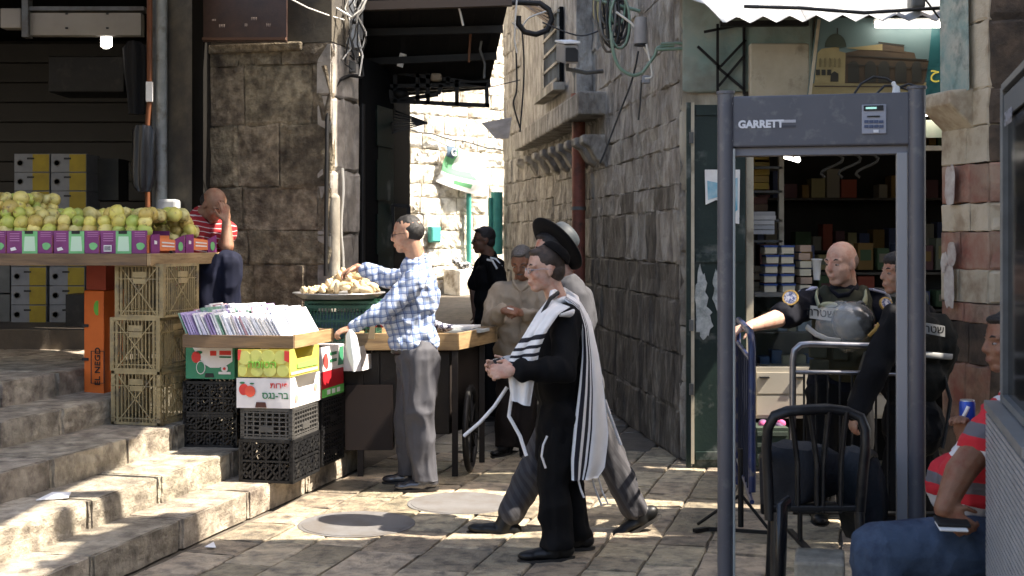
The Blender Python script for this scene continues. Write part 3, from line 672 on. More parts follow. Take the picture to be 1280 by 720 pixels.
# CCTV
t = thing('security_camera', 'white box security camera on an alley wall bracket', 'security camera', P(708, 80, 10.4))
c = P(709, 66, 10.4); m = MB(); m.obox(c, V(.058, -.01, 0), V(-.03, .13, .03), V(0, -.012, .075)); m.build('housing', mt('cctv', (.30, .30, .30), (.26, .26, .26), 9, .5), t, bevel=.012)
m = MB(); m.obox(c + V(0, -.02, .088), V(.066, -.01, 0), V(-.03, .15, .03), V(0, 0, .008)); m.build('sun_hood', MT['white'], t)
m = MB(); m.obox(c + V(.03, -.135, -.035), V(.05, 0, 0), V(0, .008, 0), V(0, 0, .055)); m.build('front_glass', MT['ink'], t)
m = MB(); m.tube([c + V(0, 0, -.08), c + V(.0, .02, -.13), c + V(.16, .1, -.15), c + V(.30, .15, -.13)], .018, 8); m.build('arm', MT['grey_pipe'], t)
# boxes, lamp, cables
c = P(752, 15, 10.2); t = thing('yellow_lamp_box', 'yellow green box lamp high on the alley wall', 'lamp', c); m = MB(); m.cap(c + V(0, 0, -.02), c + V(0, 0, .18), .07, .07, 14); m.build('housing', mt('lamp_yel', (.30, .27, .13), (.24, .22, .11), 9, .5), t)
t = thing('cable_bundle', 'coiled bundle of grey green cables on the alley wall', 'cables', P(768, 60, 10))
for k in range(13):
    x = 766 + rnd(-8, 12); y = 20 + rnd(-15, 20); r1, r2 = rnd(8, 15), rnd(22, 38); yy = 10.0 - rnd(0, .15)
    m = MB(); m.tube([P(x + r1 * math.cos(a / 14 * 6.283), y + r2 * math.sin(a / 14 * 6.283), yy) for a in range(15)], .011, 5, caps=False); m.build('cable_loop', random.choice([MT['cable_black'], MT['cable_green'], MT['grey_pipe'], MT['cable_black'], MT['sheet_iron']]), t)
CABS = [([(742, -2), (760, 4), (782, 9), (800, 14)], 'cable_green', 9.9, .014, 'thick green cable crossing the upper wall'),
        ([(764, 40), (766, 62), (774, 84), (790, 94), (803, 91)], 'cable_green', 9.8, .014, 'green cable looping down below the coiled bundle'),
        ([(803, 91), (818, 70), (826, 58), (870, 57)], 'cable_green', 9.4, .012, 'green cable running to the shop corner bracket'),
        ([(822, 62), (845, 61), (872, 60)], 'cable_green', 9.3, .012, 'lower green cable along the shop corner'),
        ([(826, 55), (850, 54), (874, 58)], 'cable_green', 9.3, .010, 'upper green cable along the shop corner'),
        ([(770, 15), (790, 30), (800, 45), (806, 60), (812, 70)], 'cable_white', 9.8, .009, 'pale cable beside the grey wall lamp'),
        ([(640, 28), (650, 36), (662, 22), (690, 12)], 'cable_white', 10.8, .007, 'thin wire near the alley wall edge'),
        ([(678, 28), (720, 44), (745, 40), (775, 25)], 'cable_black', 10.2, .006, 'thin black wire below the wooden eave'),
        ([(798, 64), (790, 100), (775, 140), (756, 190), (750, 204)], 'cable_black', 9.85, .008, 'black cable slanting down the alley wall'),
        ([(802, 100), (800, 130), (798, 150)], 'cable_black', 9.6, .007, 'short cable hanging under the junction box'),
        ([(645, 60), (646, 110), (642, 130), (650, 160)], 'cable_black', 11.5, .009, 'black cable hanging at the alley wall end'),
        ([(652, 30), (655, 90), (650, 165)], 'cable_black', 12.0, .009, 'second black cable hanging at the alley wall end'),
        ([(808, 55), (812, 75), (815, 95), (806, 98)], 'cable_white', 9.4, .008, 'pale wire knot at the shop corner'),
        ([(600, 112), (625, 106), (650, 100)], 'cable_black', 12.5, .005, 'thin wire from the lattice to the alley wall')]
for pts, mm, yy, r_, lab in CABS:
    m = MB(); pp = [P(x, y, yy) for x, y in pts]; sm = []
    for i in range(len(pp) - 1):
        p0, p1, p2, p3 = pp[max(i - 1, 0)], pp[i], pp[i + 1], pp[min(i + 2, len(pp) - 1)]
        for s_ in range(5):
            t_ = s_ / 5; sm.append(.5 * ((2 * p1) + (p2 - p0) * t_ + (2 * p0 - 5 * p1 + 4 * p2 - p3) * t_ ** 2 + (3 * p1 - p0 - 3 * p2 + p3) * t_ ** 3))
    sm.append(pp[-1]); m.tube(sm, r_, 6); t = m.build('cable', MT[mm]); tag(t, lab, 'cable')
c = P(801, 50, 9.7); t = thing('wall_lamp', 'grey cylindrical lamp housing on the alley wall', 'lamp', c); m = MB(); m.tube([c + V(0, 0, -.03), c + V(0, 0, .17)], [.055, .045], 14); m.build('housing', mt('lamp_grey', (.30, .29, .28), (.24, .23, .22), 8, .6), t)
m = MB(); m.tube([c + V(0, 0, -.045), c + V(0, 0, -.03)], .05, 14); m.build('lamp_glass', MT['ink'], t)
t = pxbox(MB(), 803, 94, 813, 104, 9.5, .06).build('junction_box', mt('jbox', (.22, .24, .27)), bevel=.01); tag(t, 'small grey junction box where wall cables meet', 'junction box')
m = MB(); R_ = []
for a in range(15): an = math.radians(-150 + a * 21); R_.append(P(671 + 19 * math.cos(an), 22 + 22 * -math.sin(an), 10.6))
m.tube([P(610, 4, 10.6), P(650, 3, 10.6)] + R_[::-1][0:0] + [P(675, 4, 10.6), P(686, 12, 10.6), P(690, 24, 10.6), P(684, 38, 10.6), P(670, 43, 10.6), P(656, 40, 10.6), P(648, 30, 10.6), P(648, 20, 10.6)], .024, 8); t = m.build('hook_pipe', MT['black_metal']); tag(t, 'black hooked pipe curling above the alley', 'pipe')
m = MB(); m.tube([P(646, 0, 10.5), P(644, 25, 10.5), P(643, 50, 10.5), P(646, 66, 10.5)], .008, 5); t = m.build('hanging_wire', MT['cable_white']); tag(t, 'pale wire with a plug hanging beside the hooked pipe', 'wire')
m = MB(); m.prism([P(602, 154, 15), P(640, 147, 15), P(636, 173, 14.5), P(620, 174, 14.6)], (0, .3, .1), .1); t = m.build('tin_hood', MT['sheet_iron']); tag(t, 'small tin hood jutting from the alley wall end', 'hood')
t = thing('corner_bracket', 'rusty iron bracket bracing the corrugated awning', 'bracket', P(890, 120, 9.15))
for (x0, y0, x1, y1) in ((872, 58, 900, 84), (900, 84, 932, 50), (897, 30, 897, 118), (930, 28, 930, 118), (897, 84, 930, 112), (898, 108, 930, 70), (880, 40, 932, 30)):
    m = MB(); m.bar(P(x0, y0, 9.1), P(x1, y1, 9.1), .018, .018, up=(0, 1, 0)); m.build('strut', MT['black_metal'], t)
# ================================================ RIGHT SHOP
sh = thing('grocery_shop', 'dim grocery shop room behind the police officers', 'shop', (2.6, 11, 0))
XL = P(936, 0, 9.05).x
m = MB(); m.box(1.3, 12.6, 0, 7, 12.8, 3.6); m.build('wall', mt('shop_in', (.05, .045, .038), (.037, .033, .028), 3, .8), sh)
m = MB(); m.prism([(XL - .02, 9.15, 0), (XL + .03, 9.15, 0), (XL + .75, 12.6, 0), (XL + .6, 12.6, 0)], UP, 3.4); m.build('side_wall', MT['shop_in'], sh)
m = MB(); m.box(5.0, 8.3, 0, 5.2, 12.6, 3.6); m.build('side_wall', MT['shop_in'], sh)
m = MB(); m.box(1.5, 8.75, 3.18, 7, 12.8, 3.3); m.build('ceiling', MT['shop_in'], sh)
# upper facade over the shop
fb = thing('shop_building', 'stone building above the grocery shop awning', 'building', (3.5, 10, 3.3))
m = MB(); m.prism([(1.9, 9.3, 3.31), (6.5, 8.2, 3.31), (7.5, 12.9, 3.31), (1.9, 12.9, 3.31)], UP, 3.4); m.build('wall', MT['cream_plaster'], fb)
# door jamb strip
t = thing('shop_door_jamb', 'cream painted door jamb of the grocery shop', 'door frame', P(938, 583, 9.05))
pxbox(MB(), 933, 180, 942, 583, 9.04, .08).build('jamb', MT['cream_paint'], t)
# header panel
t = pxbox(MB(), 938, 54, 1012, 122, 9.0, .08).build('header_panel', MT['cream_paint'], bevel=.01); tag(t, 'plain cream panel over the shop door', 'panel')
t = pxbox(MB(), 934, 182, 1178, 188, 9.02, .06).build('lintel_rail', MT['cream_paint']); tag(t, 'cream lintel rail under the picture sign', 'rail')
# picture sign: flat printed board
ps = thing('picture_sign', 'teal shop sign picturing a domed stone building with arches', 'sign', P(1090, 118, 8.95))
def pz(px, py, k=0): return P(px, py, 8.94 - (px - 1015) / 145 * .12 - k * .003)
def flat(pts, mat, k, nm='print'):
    m = MB(); m.prism([pz(x, y, k) for x, y in pts], (0, 1, 0), .0028); return m.build(nm, mat, ps)
m = MB(); m.prism([pz(1010, 122), pz(1185, 122), pz(1185, 22), pz(1022, 22)], (0, 1, 0), .04); m.build('board', mt('sign_sky', (.12, .18, .18), (.09, .15, .155), 2, .5), ps)
flat([(1156, 122), (1185, 122), (1185, 22), (1166, 22)], mt('sign_teal', (.01, .10, .105), (.008, .08, .09), 2, .5), 1)
st_l = mt('sign_sand', (.30, .25, .12), (.24, .19, .09), 6, .6); st_d = mt('sign_brown', (.07, .046, .026), (.05, .034, .02), 6, .6); dk = mt('sign_dark', (.03, .03, .025)); 
flat([(1012, 118), (1156, 118), (1158, 103), (1015, 104)], st_l, 1)
flat([(1018, 104), (1056, 104), (1057, 66), (1049, 64), (1049, 58), (1027, 61), (1022, 66)], st_l, 2)
flat([(1056, 104), (1155, 105), (1161, 76), (1145, 73), (1143, 66), (1117, 62), (1085, 60), (1057, 66)], st_d, 2)
flat([(1058, 60), (1103, 55), (1103, 63), (1075, 62)], st_l, 3)
flat([(1103, 55), (1130, 58), (1130, 66), (1103, 63)], st_d, 3)
flat([(1098, 52), (1131, 56), (1130, 58), (1098, 54)], dk, 4)
flat([(1031 + 13.5 + 13.5 * math.cos(a * math.pi / 12), 59 - 17 * math.sin(a * math.pi / 12)) for a in range(13)], mt('sign_dome', (.05, .065, .05), (.035, .05, .04), 8), 3)
flat([(1046, 35), (1047.5, 35), (1047.5, 43), (1046, 43)], dk, 3)
for x in (1060, 1081, 1098, 1119, 1140):
    w_ = 7 if x < 1130 else 6
    flat([(x, 103), (x + 2 * w_, 103)] + [(x + w_ + w_ * math.cos(a * math.pi / 6), 84 - 8 * math.sin(a * math.pi / 6)) for a in range(7)], dk, 4)
for k_, x in enumerate(range(1024, 1054, 6)): flat([(x, 84), (x + 2.6, 84), (x + 2.6, 74), (x + 1.3, 72), (x, 74)], mt('sign_mid', (.17, .14, .07)), 4)
for yy_ in (69, 80): flat([(1059, yy_), (1159, yy_ + 5), (1159, yy_ + 6.2), (1059, yy_ + 1.2)], dk, 4)
flat([(1018, 107), (1155, 108), (1155, 109.5), (1018, 108.5)], st_d, 3)
for x in (1020, 1027, 1034): flat([(x, 94), (x + 5, 94), (x + 5, 87), (x, 87)], dk, 4)
flat([(1038, 102), (1048, 102), (1048, 92), (1043, 89), (1039, 92)], dk, 4)
text_obj('\u062d', .10, pz(1169, 90, 3), (1, 0, 0), UP, mt('sign_yellow', (.45, .38, .05)), ps)
flat([(1010, 122), (1014, 122), (1026, 24), (1022, 24)], MT['cream_paint'], 2, 'edge_strip')
# fluorescent tubes
def fluor(lab, p, q_):
    t = thing('fluorescent_tube', lab, 'tube light', (Vector(p) + Vector(q_)) / 2); m = MB(); m.tube([p, q_], .02, 10); m.build('tube', MT['fluor'], t)
    m = MB(); m.bar(Vector(p) + V(0, .03, .03), Vector(q_) + V(0, .03, .03), .05, .03); m.build('fitting', MT['white'], t); return t
fluor('lit fluorescent tube above the picture sign', P(1094, 31, 8.75), P(1180, 31, 8.70))
fluor('short lit fluorescent tube inside the grocery shop', P(980, 195, 10.4), P(998, 200, 10.2))
fluor('lit fluorescent tube below the picture sign near the pillar', P(1152, 142, 9.3), P(1185, 141, 9.3))
t = pxbox(MB(), 1150, 150, 1185, 172, 9.4, .03).build('leaf_sign', mt('sign_pale', (.35, .40, .30), (.5, .5, .4), 9, .6)); tag(t, 'pale green panel below the second tube light', 'panel')
# left shelving with boxes
rk = thing('shop_shelf', 'narrow metal shelf unit just inside the grocery door', 'shelf', P(960, 420, 9.9))
for y in (208, 238, 274, 300, 368):
    pxbox(MB(), 940, y, 978, y + 3, 9.6, .4).build('shelf_board', MT['grey_pipe'], rk)
pxbox(MB(), 974, 185, 980, 380, 9.6, .05).build('post', MT['cream_paint'], rk)
def boxes(xs, ys, w_, h_, Y, D, mats, name, lab, cat, grp, bev=0, lid=None):
    for x in xs:
        for y in ys:
            a = P(x, y, Y); b = P(x + w_, y + h_, Y); jx = rnd(-.01, .01)
            if lid:
                t = thing(name, lab, cat, ((a.x + b.x) / 2, Y + D / 2, b.z), group=grp)
                m = MB(); m.box(a.x + jx + .006, Y, b.z, b.x + jx - .006, Y + D, a.z - (a.z - b.z) * .3); m.build('tub', random.choice(mats), t)
                m = MB(); m.box(a.x + jx, Y - .006, a.z - (a.z - b.z) * .28, b.x + jx, Y + D, a.z - .004); m.build('lid', lid, t)
            else:
                m = MB(); m.box(a.x + jx, Y, b.z + .002, b.x + jx, Y + D, a.z - .003); o = m.build(name, random.choice(mats), bevel=bev); tag(o, lab, cat, grp)
yb = [mt('box_yel', (.40, .26, .05)), mt('box_yel2', (.34, .22, .06))]
boxes([942], [194, 199], 19, 9, 9.65, .25, yb, 'yellow_box', 'yellow box stacked on the top shelf inside the shop door', 'box', 'yellow boxes on the top shop shelf')
boxes([942], [210, 219, 228], 19, 9, 9.65, .25, yb, 'yellow_box', 'yellow box on the second shelf inside the shop door', 'box', 'yellow boxes on the second shop shelf')
boxes([942], [246, 255, 264], 19, 9, 9.65, .25, [mt('box_red', (.10, .04, .03)), mt('box_brn', (.12, .07, .04))], 'dark_red_box', 'dark red box on the middle shelf inside the shop door', 'box', 'dark red boxes on the middle shop shelf')
boxes([941], [264, 269, 275, 281, 287], 28, 6, 9.55, .25, [MT['paper'], mt('paper_g', (.55, .55, .55))], 'white_carton', 'flat white carton stacked inside the shop door', 'carton', 'flat white cartons on the shop shelf')
boxes([940], [332, 342, 352, 358], 12, 8, 9.5, .2, [mt('box_tan', (.25, .2, .13))], 'tan_packet', 'tan packet stacked at the door jamb', 'packet', 'tan packets by the door jamb')
boxes([956, 977], [306, 318, 330, 342, 354], 17, 11, 9.3, .16, [mt('tub_cream', (.62, .55, .40))], 'plastic_tub', 'cream plastic food tub with blue lid on the counter', 'tub', 'cream tubs with blue lids on the counter', lid=mt('lid_blue', (.04, .08, .24)))
boxes([1000], [306, 316, 326, 336, 346, 356], 14, 9, 9.35, .16, [mt('tub_pk', (.40, .28, .2)), mt('tub_cream', (.52, .46, .34))], 'small_tub', 'small tan tub in the third stack on the counter', 'tub', 'small tan tubs on the counter')
t = thing('paper_cup', 'stack of white cups behind the bald officer', 'cups', P(1021, 350, 9.3)); m = MB(); c = P(1021, 350, 9.3); m.lathe(c, [(.022, 0), (.034, .14), (.042, .145), (.042, .155), (.03, .155)], 16); m.build('cup', MT['white'], t)
# glass counter
ct = thing('glass_counter', 'glass fronted counter with cream drawers in the grocery shop', 'counter', P(1060, 560, 9.1))
pxbox(MB(), 943, 366, 1160, 371, 9.15, .5).build('counter_top', MT['grey_pipe'], ct)
pxbox(MB(), 943, 459, 1160, 523, 9.1, .5).build('base_cabinet', mt('cab_cream', (.40, .36, .29), (.34, .31, .25), 4, .5), ct)
for i in range(5): pxbox(MB(), 946 + i * 44, 466, 987 + i * 44, 492, 9.085, .03).build('drawer', MT['cab_cream'], ct); pxbox(MB(), 950 + i * 44, 471, 962 + i * 44, 473, 9.06, .03).build('handle', MT['ink'], ct)
for i in range(5): pxbox(MB(), 946 + i * 44, 495, 987 + i * 44, 519, 9.085, .03).build('drawer', MT['cab_cream'], ct)
pxbox(MB(), 945, 372, 1158, 458, 9.14, .008).build('glass_pane', MT['glass'], ct)
pxbox(MB(), 945, 415, 1158, 417, 9.2, .4).build('glass_shelf', MT['grey_pipe'], ct)
pxbox(MB(), 943, 371, 1160, 459, 9.6, .02).build('back_board', mt('cb', (.12, .14, .13)), ct)
pxbox(MB(), 945, 523, 1160, 583, 9.3, .4).build('plinth', MT['dark_void'], ct)
for i in range(9):
    x = 950 + i * 12 + rnd(-2, 2); m = pxbox(MB(), x, rnd(384, 398), x + rnd(8, 12), 415, 9.3 + rnd(0, .1), .12); o = m.build('packet', random.choice([mt('pk1', (.30, .36, .40)), mt('pk2', (.12, .2, .14)), mt('pk3', (.32, .3, .2)), mt('pk4', (.05, .10, .2))])); tag(o, 'small packet on the upper glass shelf of the counter', 'packet', 'packets on the upper glass shelf')
for i in range(7):
    x = 950 + i * 15 + rnd(-2, 2); m = pxbox(MB(), x, rnd(436, 446), x + rnd(9, 14), 458, 9.3 + rnd(0, .1), .12); o = m.build('packet', random.choice([MT['pk1'], MT['pk2'], MT['pk3'], MT['pk4']])); tag(o, 'small packet on the lower glass shelf of the counter', 'packet', 'packets on the lower glass shelf')
# produce crates below the counter
for i, (x, lab) in enumerate(((946, 'dark green produce crate under the counter near the door'), (1130, 'dark green produce crate with yellow fruit under the counter'))):
    t = thing('produce_crate', lab, 'crate', P(x + 20, 583, 8.9)); pxbox(MB(), x, 535, x + 40, 583, 8.85, .3).build('crate_body', mt('crate_dkg', (.03, .045, .03)), t)
    for k in range(3): pxbox(MB(), x + 1, 540 + k * 14, x + 39, 545 + k * 14, 8.835, .02).build('slat', mt('crate_dkg2', (.045, .06, .045)), t)
    for k in range(9):
        m = MB(); m.ell(P(x + 4 + rnd(0, 32), 531 + rnd(-3, 3), 8.95 + rnd(0, .1)), (.035, .035, .03), n=8, m=6)
        o = m.build('fruit', [mt('pinkish', (.45, .08, .2)), mt('purplish', (.12, .07, .13)), mt('yell', (.45, .40, .06))][2 if i else (0 if k % 4 == 0 else 1)]); tag(o, ['purple or pink vegetable in the crate near the door', 'yellow fruit in the crate by the officers'][i], ['vegetable', 'fruit'][i], ['vegetables in the crate near the door', 'yellow fruits in the crate by the officers'][i])
# back shelves
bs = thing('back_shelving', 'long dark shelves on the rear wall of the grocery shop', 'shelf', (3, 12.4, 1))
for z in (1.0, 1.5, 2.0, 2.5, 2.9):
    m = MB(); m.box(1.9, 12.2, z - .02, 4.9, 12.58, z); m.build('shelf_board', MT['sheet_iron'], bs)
dm = [mt('d%d' % i, c) for i, c in enumerate([(.30, .18, .06), (.40, .34, .16), (.18, .09, .09), (.24, .25, .18), (.10, .16, .08), (.34, .30, .22), (.10, .12, .2), (.40, .10, .06)])]
for r, z in enumerate((1.0, 1.5, 2.0, 2.5)):
    x = 2.0
    while x < 4.8:
        w_ = rnd(.06, .16)
        if random.random() < .95:
            m = MB(); m.box(x, 12.15, z + .002, x + w_, 12.35, z + rnd(.1, .28)); o = m.build('goods_box', random.choice(dm)); rn = ['lowest', 'second', 'third', 'top'][r]
            tag(o, 'dim boxed goods on the %s rear shelf of the shop' % rn, 'box', 'boxed goods on the %s rear shelf' % rn)
        x += w_ + rnd(.01, .05)
for k in range(26):      # nearer goods heaped on a gondola in the middle of the shop
    x = 2.15 + (k % 13) * .17; z = 1.02 if k < 13 else 1.34
    m = MB(); w_ = rnd(.10, .15); h_ = rnd(.12, .28); m.box(x, 11.1, z, x + w_, 11.3, z + h_); gb = m.build('goods_packet', random.choice(dm), bevel=.006); tag(gb, 'coloured packet on the %s of the middle shop stand' % ('lower tier' if k < 13 else 'upper tier'), 'packet', 'packets on the %s of the middle stand' % ('lower tier' if k < 13 else 'upper tier'))
    m = MB(); m.box(x + w_ * .15, 11.094, z + h_ * .35, x + w_ * .85, 11.099, z + h_ * .75); lb_ = m.build('label_print', random.choice(dm), None); setp(lb_, gb); lb_.location = Vector(lb_.location) - Vector(gb.location)
gs = thing('shop_stand', 'two tiered display stand in the middle of the shop', 'shelf', (3.2, 11.2, 0))
for z in (1.0, 1.32): m = MB(); m.box(2.1, 11.08, z - .02, 4.5, 11.32, z); m.build('shelf_board', MT['sheet_iron'], gs)
m = MB(); m.box(2.12, 11.3, 0, 4.48, 11.34, 1.3); m.build('back_board', MT['shop_in'], gs)
m = MB()
for k in range(3):
    m = MB(); m.tube([P(1040 + k * 22 + 14 * math.sin(a * .7), 190 + a * 4, 9.8) for a in range(9)], .012, 5); t = m.build('hanging_string', mt('string_grey', (.10, .095, .085))); tag(t, ['left', 'middle', 'right'][k] + ' string of plastic ties hanging from the shop ceiling', 'string')
# green folding doors
gd = thing('green_shop_door', 'folded dark green metal shop door with torn posters', 'door', P(895, 584, 9.0))
def gp(px, py, k=0): return P(px, py, 9.0 - k)
for nm, x0, x1, y0, y1, k, mm in (('leaf', 866, 932, 131, 584, 0, 'green_door'), ('edge_leaf', 858, 864, 128, 584, .02, 'green_door'), ('rail', 870, 930, 136, 144, .02, 'green_door'), ('rail', 870, 930, 318, 328, .02, 'green_door'), ('rail', 870, 930, 565, 575, .02, 'green_door'),
                                ('hinge_bar', 864, 868, 128, 580, .03, 'cream_paint')):
    a = gp(x0, y0, k); b = gp(x1, y1, k); m = MB(); m.box(a.x, a.y, b.z, b.x, a.y + .035, a.z); m.build(nm, MT[mm], gd)
for y in (165, 400, 480): pxbox(MB(), 862, y, 867, y + 14, 8.95, .03).build('hinge', MT['grey_pipe'], gd)
def blotch(px, py, rx, ry, Y, mat, nm, parent, seed, n=26):
    rs = random.Random(seed); pts = [P(px + rx * math.cos(a * 6.283 / n) * rs.uniform(.6, 1.1), py - ry * math.sin(a * 6.283 / n) * rs.uniform(.7, 1.08), Y) for a in range(n)]
    m = MB(); m.prism(pts, (0, 1, 0), .003); return m.build(nm, mat, parent)
blotch(876, 372, 9, 40, 8.985, MT['white_peel'], 'peeled_poster', gd, 2); blotch(898, 360, 8, 28, 8.985, MT['white_peel'], 'peeled_poster', gd, 5); blotch(880, 402, 13, 22, 8.982, MT['white_peel'], 'peeled_poster', gd, 8)
m = MB(); m.prism([P(881, 212, 8.97), P(925, 212, 8.97), P(924, 280, 8.97), P(915, 278, 8.97), P(916, 256, 8.97), P(895, 250, 8.97), P(882, 256, 8.97)], (0, 1, 0), .004)
pt = m.build('torn_poster', MT['paper']); tag(pt, 'torn white and blue poster on the green door', 'poster')
m = MB(); m.prism([P(884, 226, 8.966), P(905, 230, 8.966), P(922, 222, 8.966), P(922, 262, 8.966), P(916, 268, 8.966), P(912, 248, 8.966), P(898, 246, 8.966), P(885, 250, 8.966)], (0, 1, 0), .003); o = m.build('blue_print', mt('poster_blue', (.10, .36, .50), (.4, .55, .6), 9, .6)); setp(o, pt); o.location = Vector(o.location) - Vector(pt.location)
# ---------------- corrugated awning
aw = thing('corrugated_awning', 'sunlit white corrugated metal awning over the grocery shop', 'awning', P(1010, 20, 8.5))
# sheets along the front; front edge z from image
def awp(px, t_):   # t_=0 front edge, 1 back/top
    yf = 24 + 2 * math.sin(px * .01); Yf = 8.35
    a = P(px, yf, Yf); b = V(P(px, 0, Yf).x * 1.0, 9.35, a.z + .62); return a.lerp(b, t_)
per = 33.0; xs0 = 905
def corr(px): 
    ph = ((px - xs0) / per) % 1.0; return (abs(ph - .5) * 2) ** 1.0
sheets = [(846, 925), (925, 1008), (1008, 1091), (1091, 1176), (1176, 1262)]
for (x0, x1) in sheets:
    cols = np.arange(x0, x1 + .1, per / 8); m = MB(); vs = []
    nr = 8
    for j in range(nr + 1):
        for x in cols:
            p = awp(x, j / nr); 
            p.z += (.045 * (1 - corr(x)) - .02); 
            if x < 905 and j < nr: p.y += (905 - x) / 60 * .8 * (1 - j / nr); p.z += (905 - x) / 60 * .45 * (1 - j / nr)
            vs.append(p)
    nc = len(cols); fs = [(j * nc + i, j * nc + i + 1, (j + 1) * nc + i + 1, (j + 1) * nc + i) for j in range(nr) for i in range(nc - 1)]
    m.add(vs, fs, True); n0 = len(m.v); m.add([v - V(0, .002, .006) for v in vs], [f[::-1] for f in fs], True)
    ed = [(i, i + 1, n0 + i + 1, n0 + i) for i in range(nc - 1)]; m.f += [list(f[::-1]) for f in ed]; m.mi += [0] * len(ed); m.sm += [False] * len(ed)
    m.build('roof_sheet', MT['corrugated'], aw)
m = MB(); m.tube([P(930, 8, 8.3), P(1000, 10, 8.3), P(1080, 16, 8.3), P(1176, 10, 8.28)], .012, 6); t = m.build('awning_wire', MT['cable_black']); tag(t, 'dark wire sagging across the front of the white awning', 'wire')
t = pxbox(MB(), 1140, -8, 1158, 10, 8.3, .12).build('roof_block', MT['grey_pipe'], bevel=.02); tag(t, 'grey block weighting the white awning', 'block')
m = MB(); m.bar(P(900, 30, 8.9), P(1010, 29, 8.9), .04, .04); t = m.build('awning_beam', MT['black_metal']); tag(t, 'dark iron beam carrying the white awning', 'beam')
# ---------------- right pillar
rp = thing('painted_pillar', 'stone pillar with cream and red painted blocks beside the shop', 'pillar', (3, 7.9, 0))
na = V(P(1236, 0, 7.55).x, 7.55, 0); nb = V(P(1178, 0, 8.05).x, 8.05, 0)
dv = (nb - na).normalized(); nf = V(dv.y, -dv.x, 0); nf = nf if nf.x < 0 else -nf
Lp = (nb - na).length; fr = B2
m = MB(); m.prism([na - nf * .05 + fr * .05, nb - nf * .05, nb + V(1.2, .3, 0), na + fr * 1.4 + A2 * .3, na + fr * 1.4 + A2 * .05, na + A2 * .05 + fr * .05], UP, 4.2); m.build('core', MT['brown_stone'], rp)
rows = [(0, .55), (.55, 1.0), (1.0, 1.28), (1.28, 1.63), (1.63, 1.95), (1.95, 2.02), (2.02, 2.38), (2.38, 2.58), (2.58, 2.9), (2.9, 3.4), (3.4, 4.1)]
zr = [0, .45, .85, 1.10, 1.22, 1.42, 1.65, 1.82, 2.06, 2.28, 2.50, 2.9, 3.4, 4.1]
for i in range(len(zr) - 1):
    z0, z1 = zr[i], zr[i + 1]; zc = (z0 + z1) / 2
    mat = 'cream_stone' if zc > 2.06 else ('red_stone' if i % 2 else 'brown_stone' if zc < 1.1 else 'cream_stone')
    if 1.4 < zc < 2.06: mat = 'red_stone' if (1.82 < zc or zc < 1.65) else 'cream_stone'
    sp = rnd(.35, .65) * Lp if zc < 2.06 else Lp * (.6 if i % 2 else .45)
    for (u0, u1) in ((0, sp), (sp, Lp)):
        c = na + dv * (u0 + u1) / 2 + V(0, 0, zc); place_stone(rp, mat, c + nf * rnd(.005, .012), -dv, UP, nf, u1 - u0 - .002, z1 - z0 - .004, .08, 'stone', .03, .03)
    for (u0, u1) in ((0, .42), (.42, .9), (.9, 1.4)):
        c = na + fr * (u0 + u1) / 2 + V(0, 0, zc); place_stone(rp, 'brown_stone' if zc > 2.1 or zc < 1.1 else mat, c - A2 * .0, fr, UP, -A2, u1 - u0 - .006, z1 - z0 - .006, .08, 'stone', .12, .06)  # front face in darker stone: its shade is put into the colour
# capital
p0 = P(1166, 130, 7.8); 
m = MB(); e0 = nb + nf * .16 + V(0, 0, 2.44); e1 = na + dv * .16 + nf * .16 + V(0, 0, 2.44)
m.prism([e1 - nf * .2 + V(0, 0, -.2), e1 + V(0, 0, -.02), e1 + V(0, 0, .06), e1 - nf * .2 + V(0, 0, .08)], dv, (e0 - e1).length); m.build('capital', MT['cream_stone'], rp, bevel=.015)
for (px, py, rx, ry, s_) in ((1197, 232, 6, 28, 1), (1196, 358, 6, 30, 3), (1190, 328, 4, 14, 4), (1199, 318, 5, 16, 6)):
    rs = random.Random(s_); d = P(px, 0, 1) - V(0, 0, EYE); t_ = (na - V(0, 0, EYE)).dot(nf) / V(d.x, d.y, 0).dot(nf); base = V(d.x * t_, d.y * t_, 1.6 - (py - 300) / F * t_)
    m = MB(); k = t_ / F
    m.prism([base + nf * .05 + dv * (-rx * 2.2 * k * math.cos(a * .3927) * rs.uniform(.75, 1)) + V(0, 0, ry * k * max(-1, min(1, 1.3 * math.sin(a * .3927))) * rs.uniform(.8, 1)) for a in range(16)], nf, .004); m.build('paper_remnant', mt('remnant', (.55, .52, .47), (.38, .30, .26), 14, .8), rp)
# faded teal paint on the upper block
m = MB(); k = 7.8 / F
base = na + dv * (Lp * .62) + V(0, 0, 2.5)
m.prism([base + nf * .042 - dv * .18, base + nf * .042 + dv * .14, base + nf * .042 + dv * .15 + UP * .95, base + nf * .042 - dv * .16 + UP * .95], nf, .004); m.build('faded_paint', mt('faded_teal', (.20, .30, .27), (.44, .42, .35), 6, .8, .3, 40, dirt=(.12, .17, .15), dscale=7, damt=.5), rp)

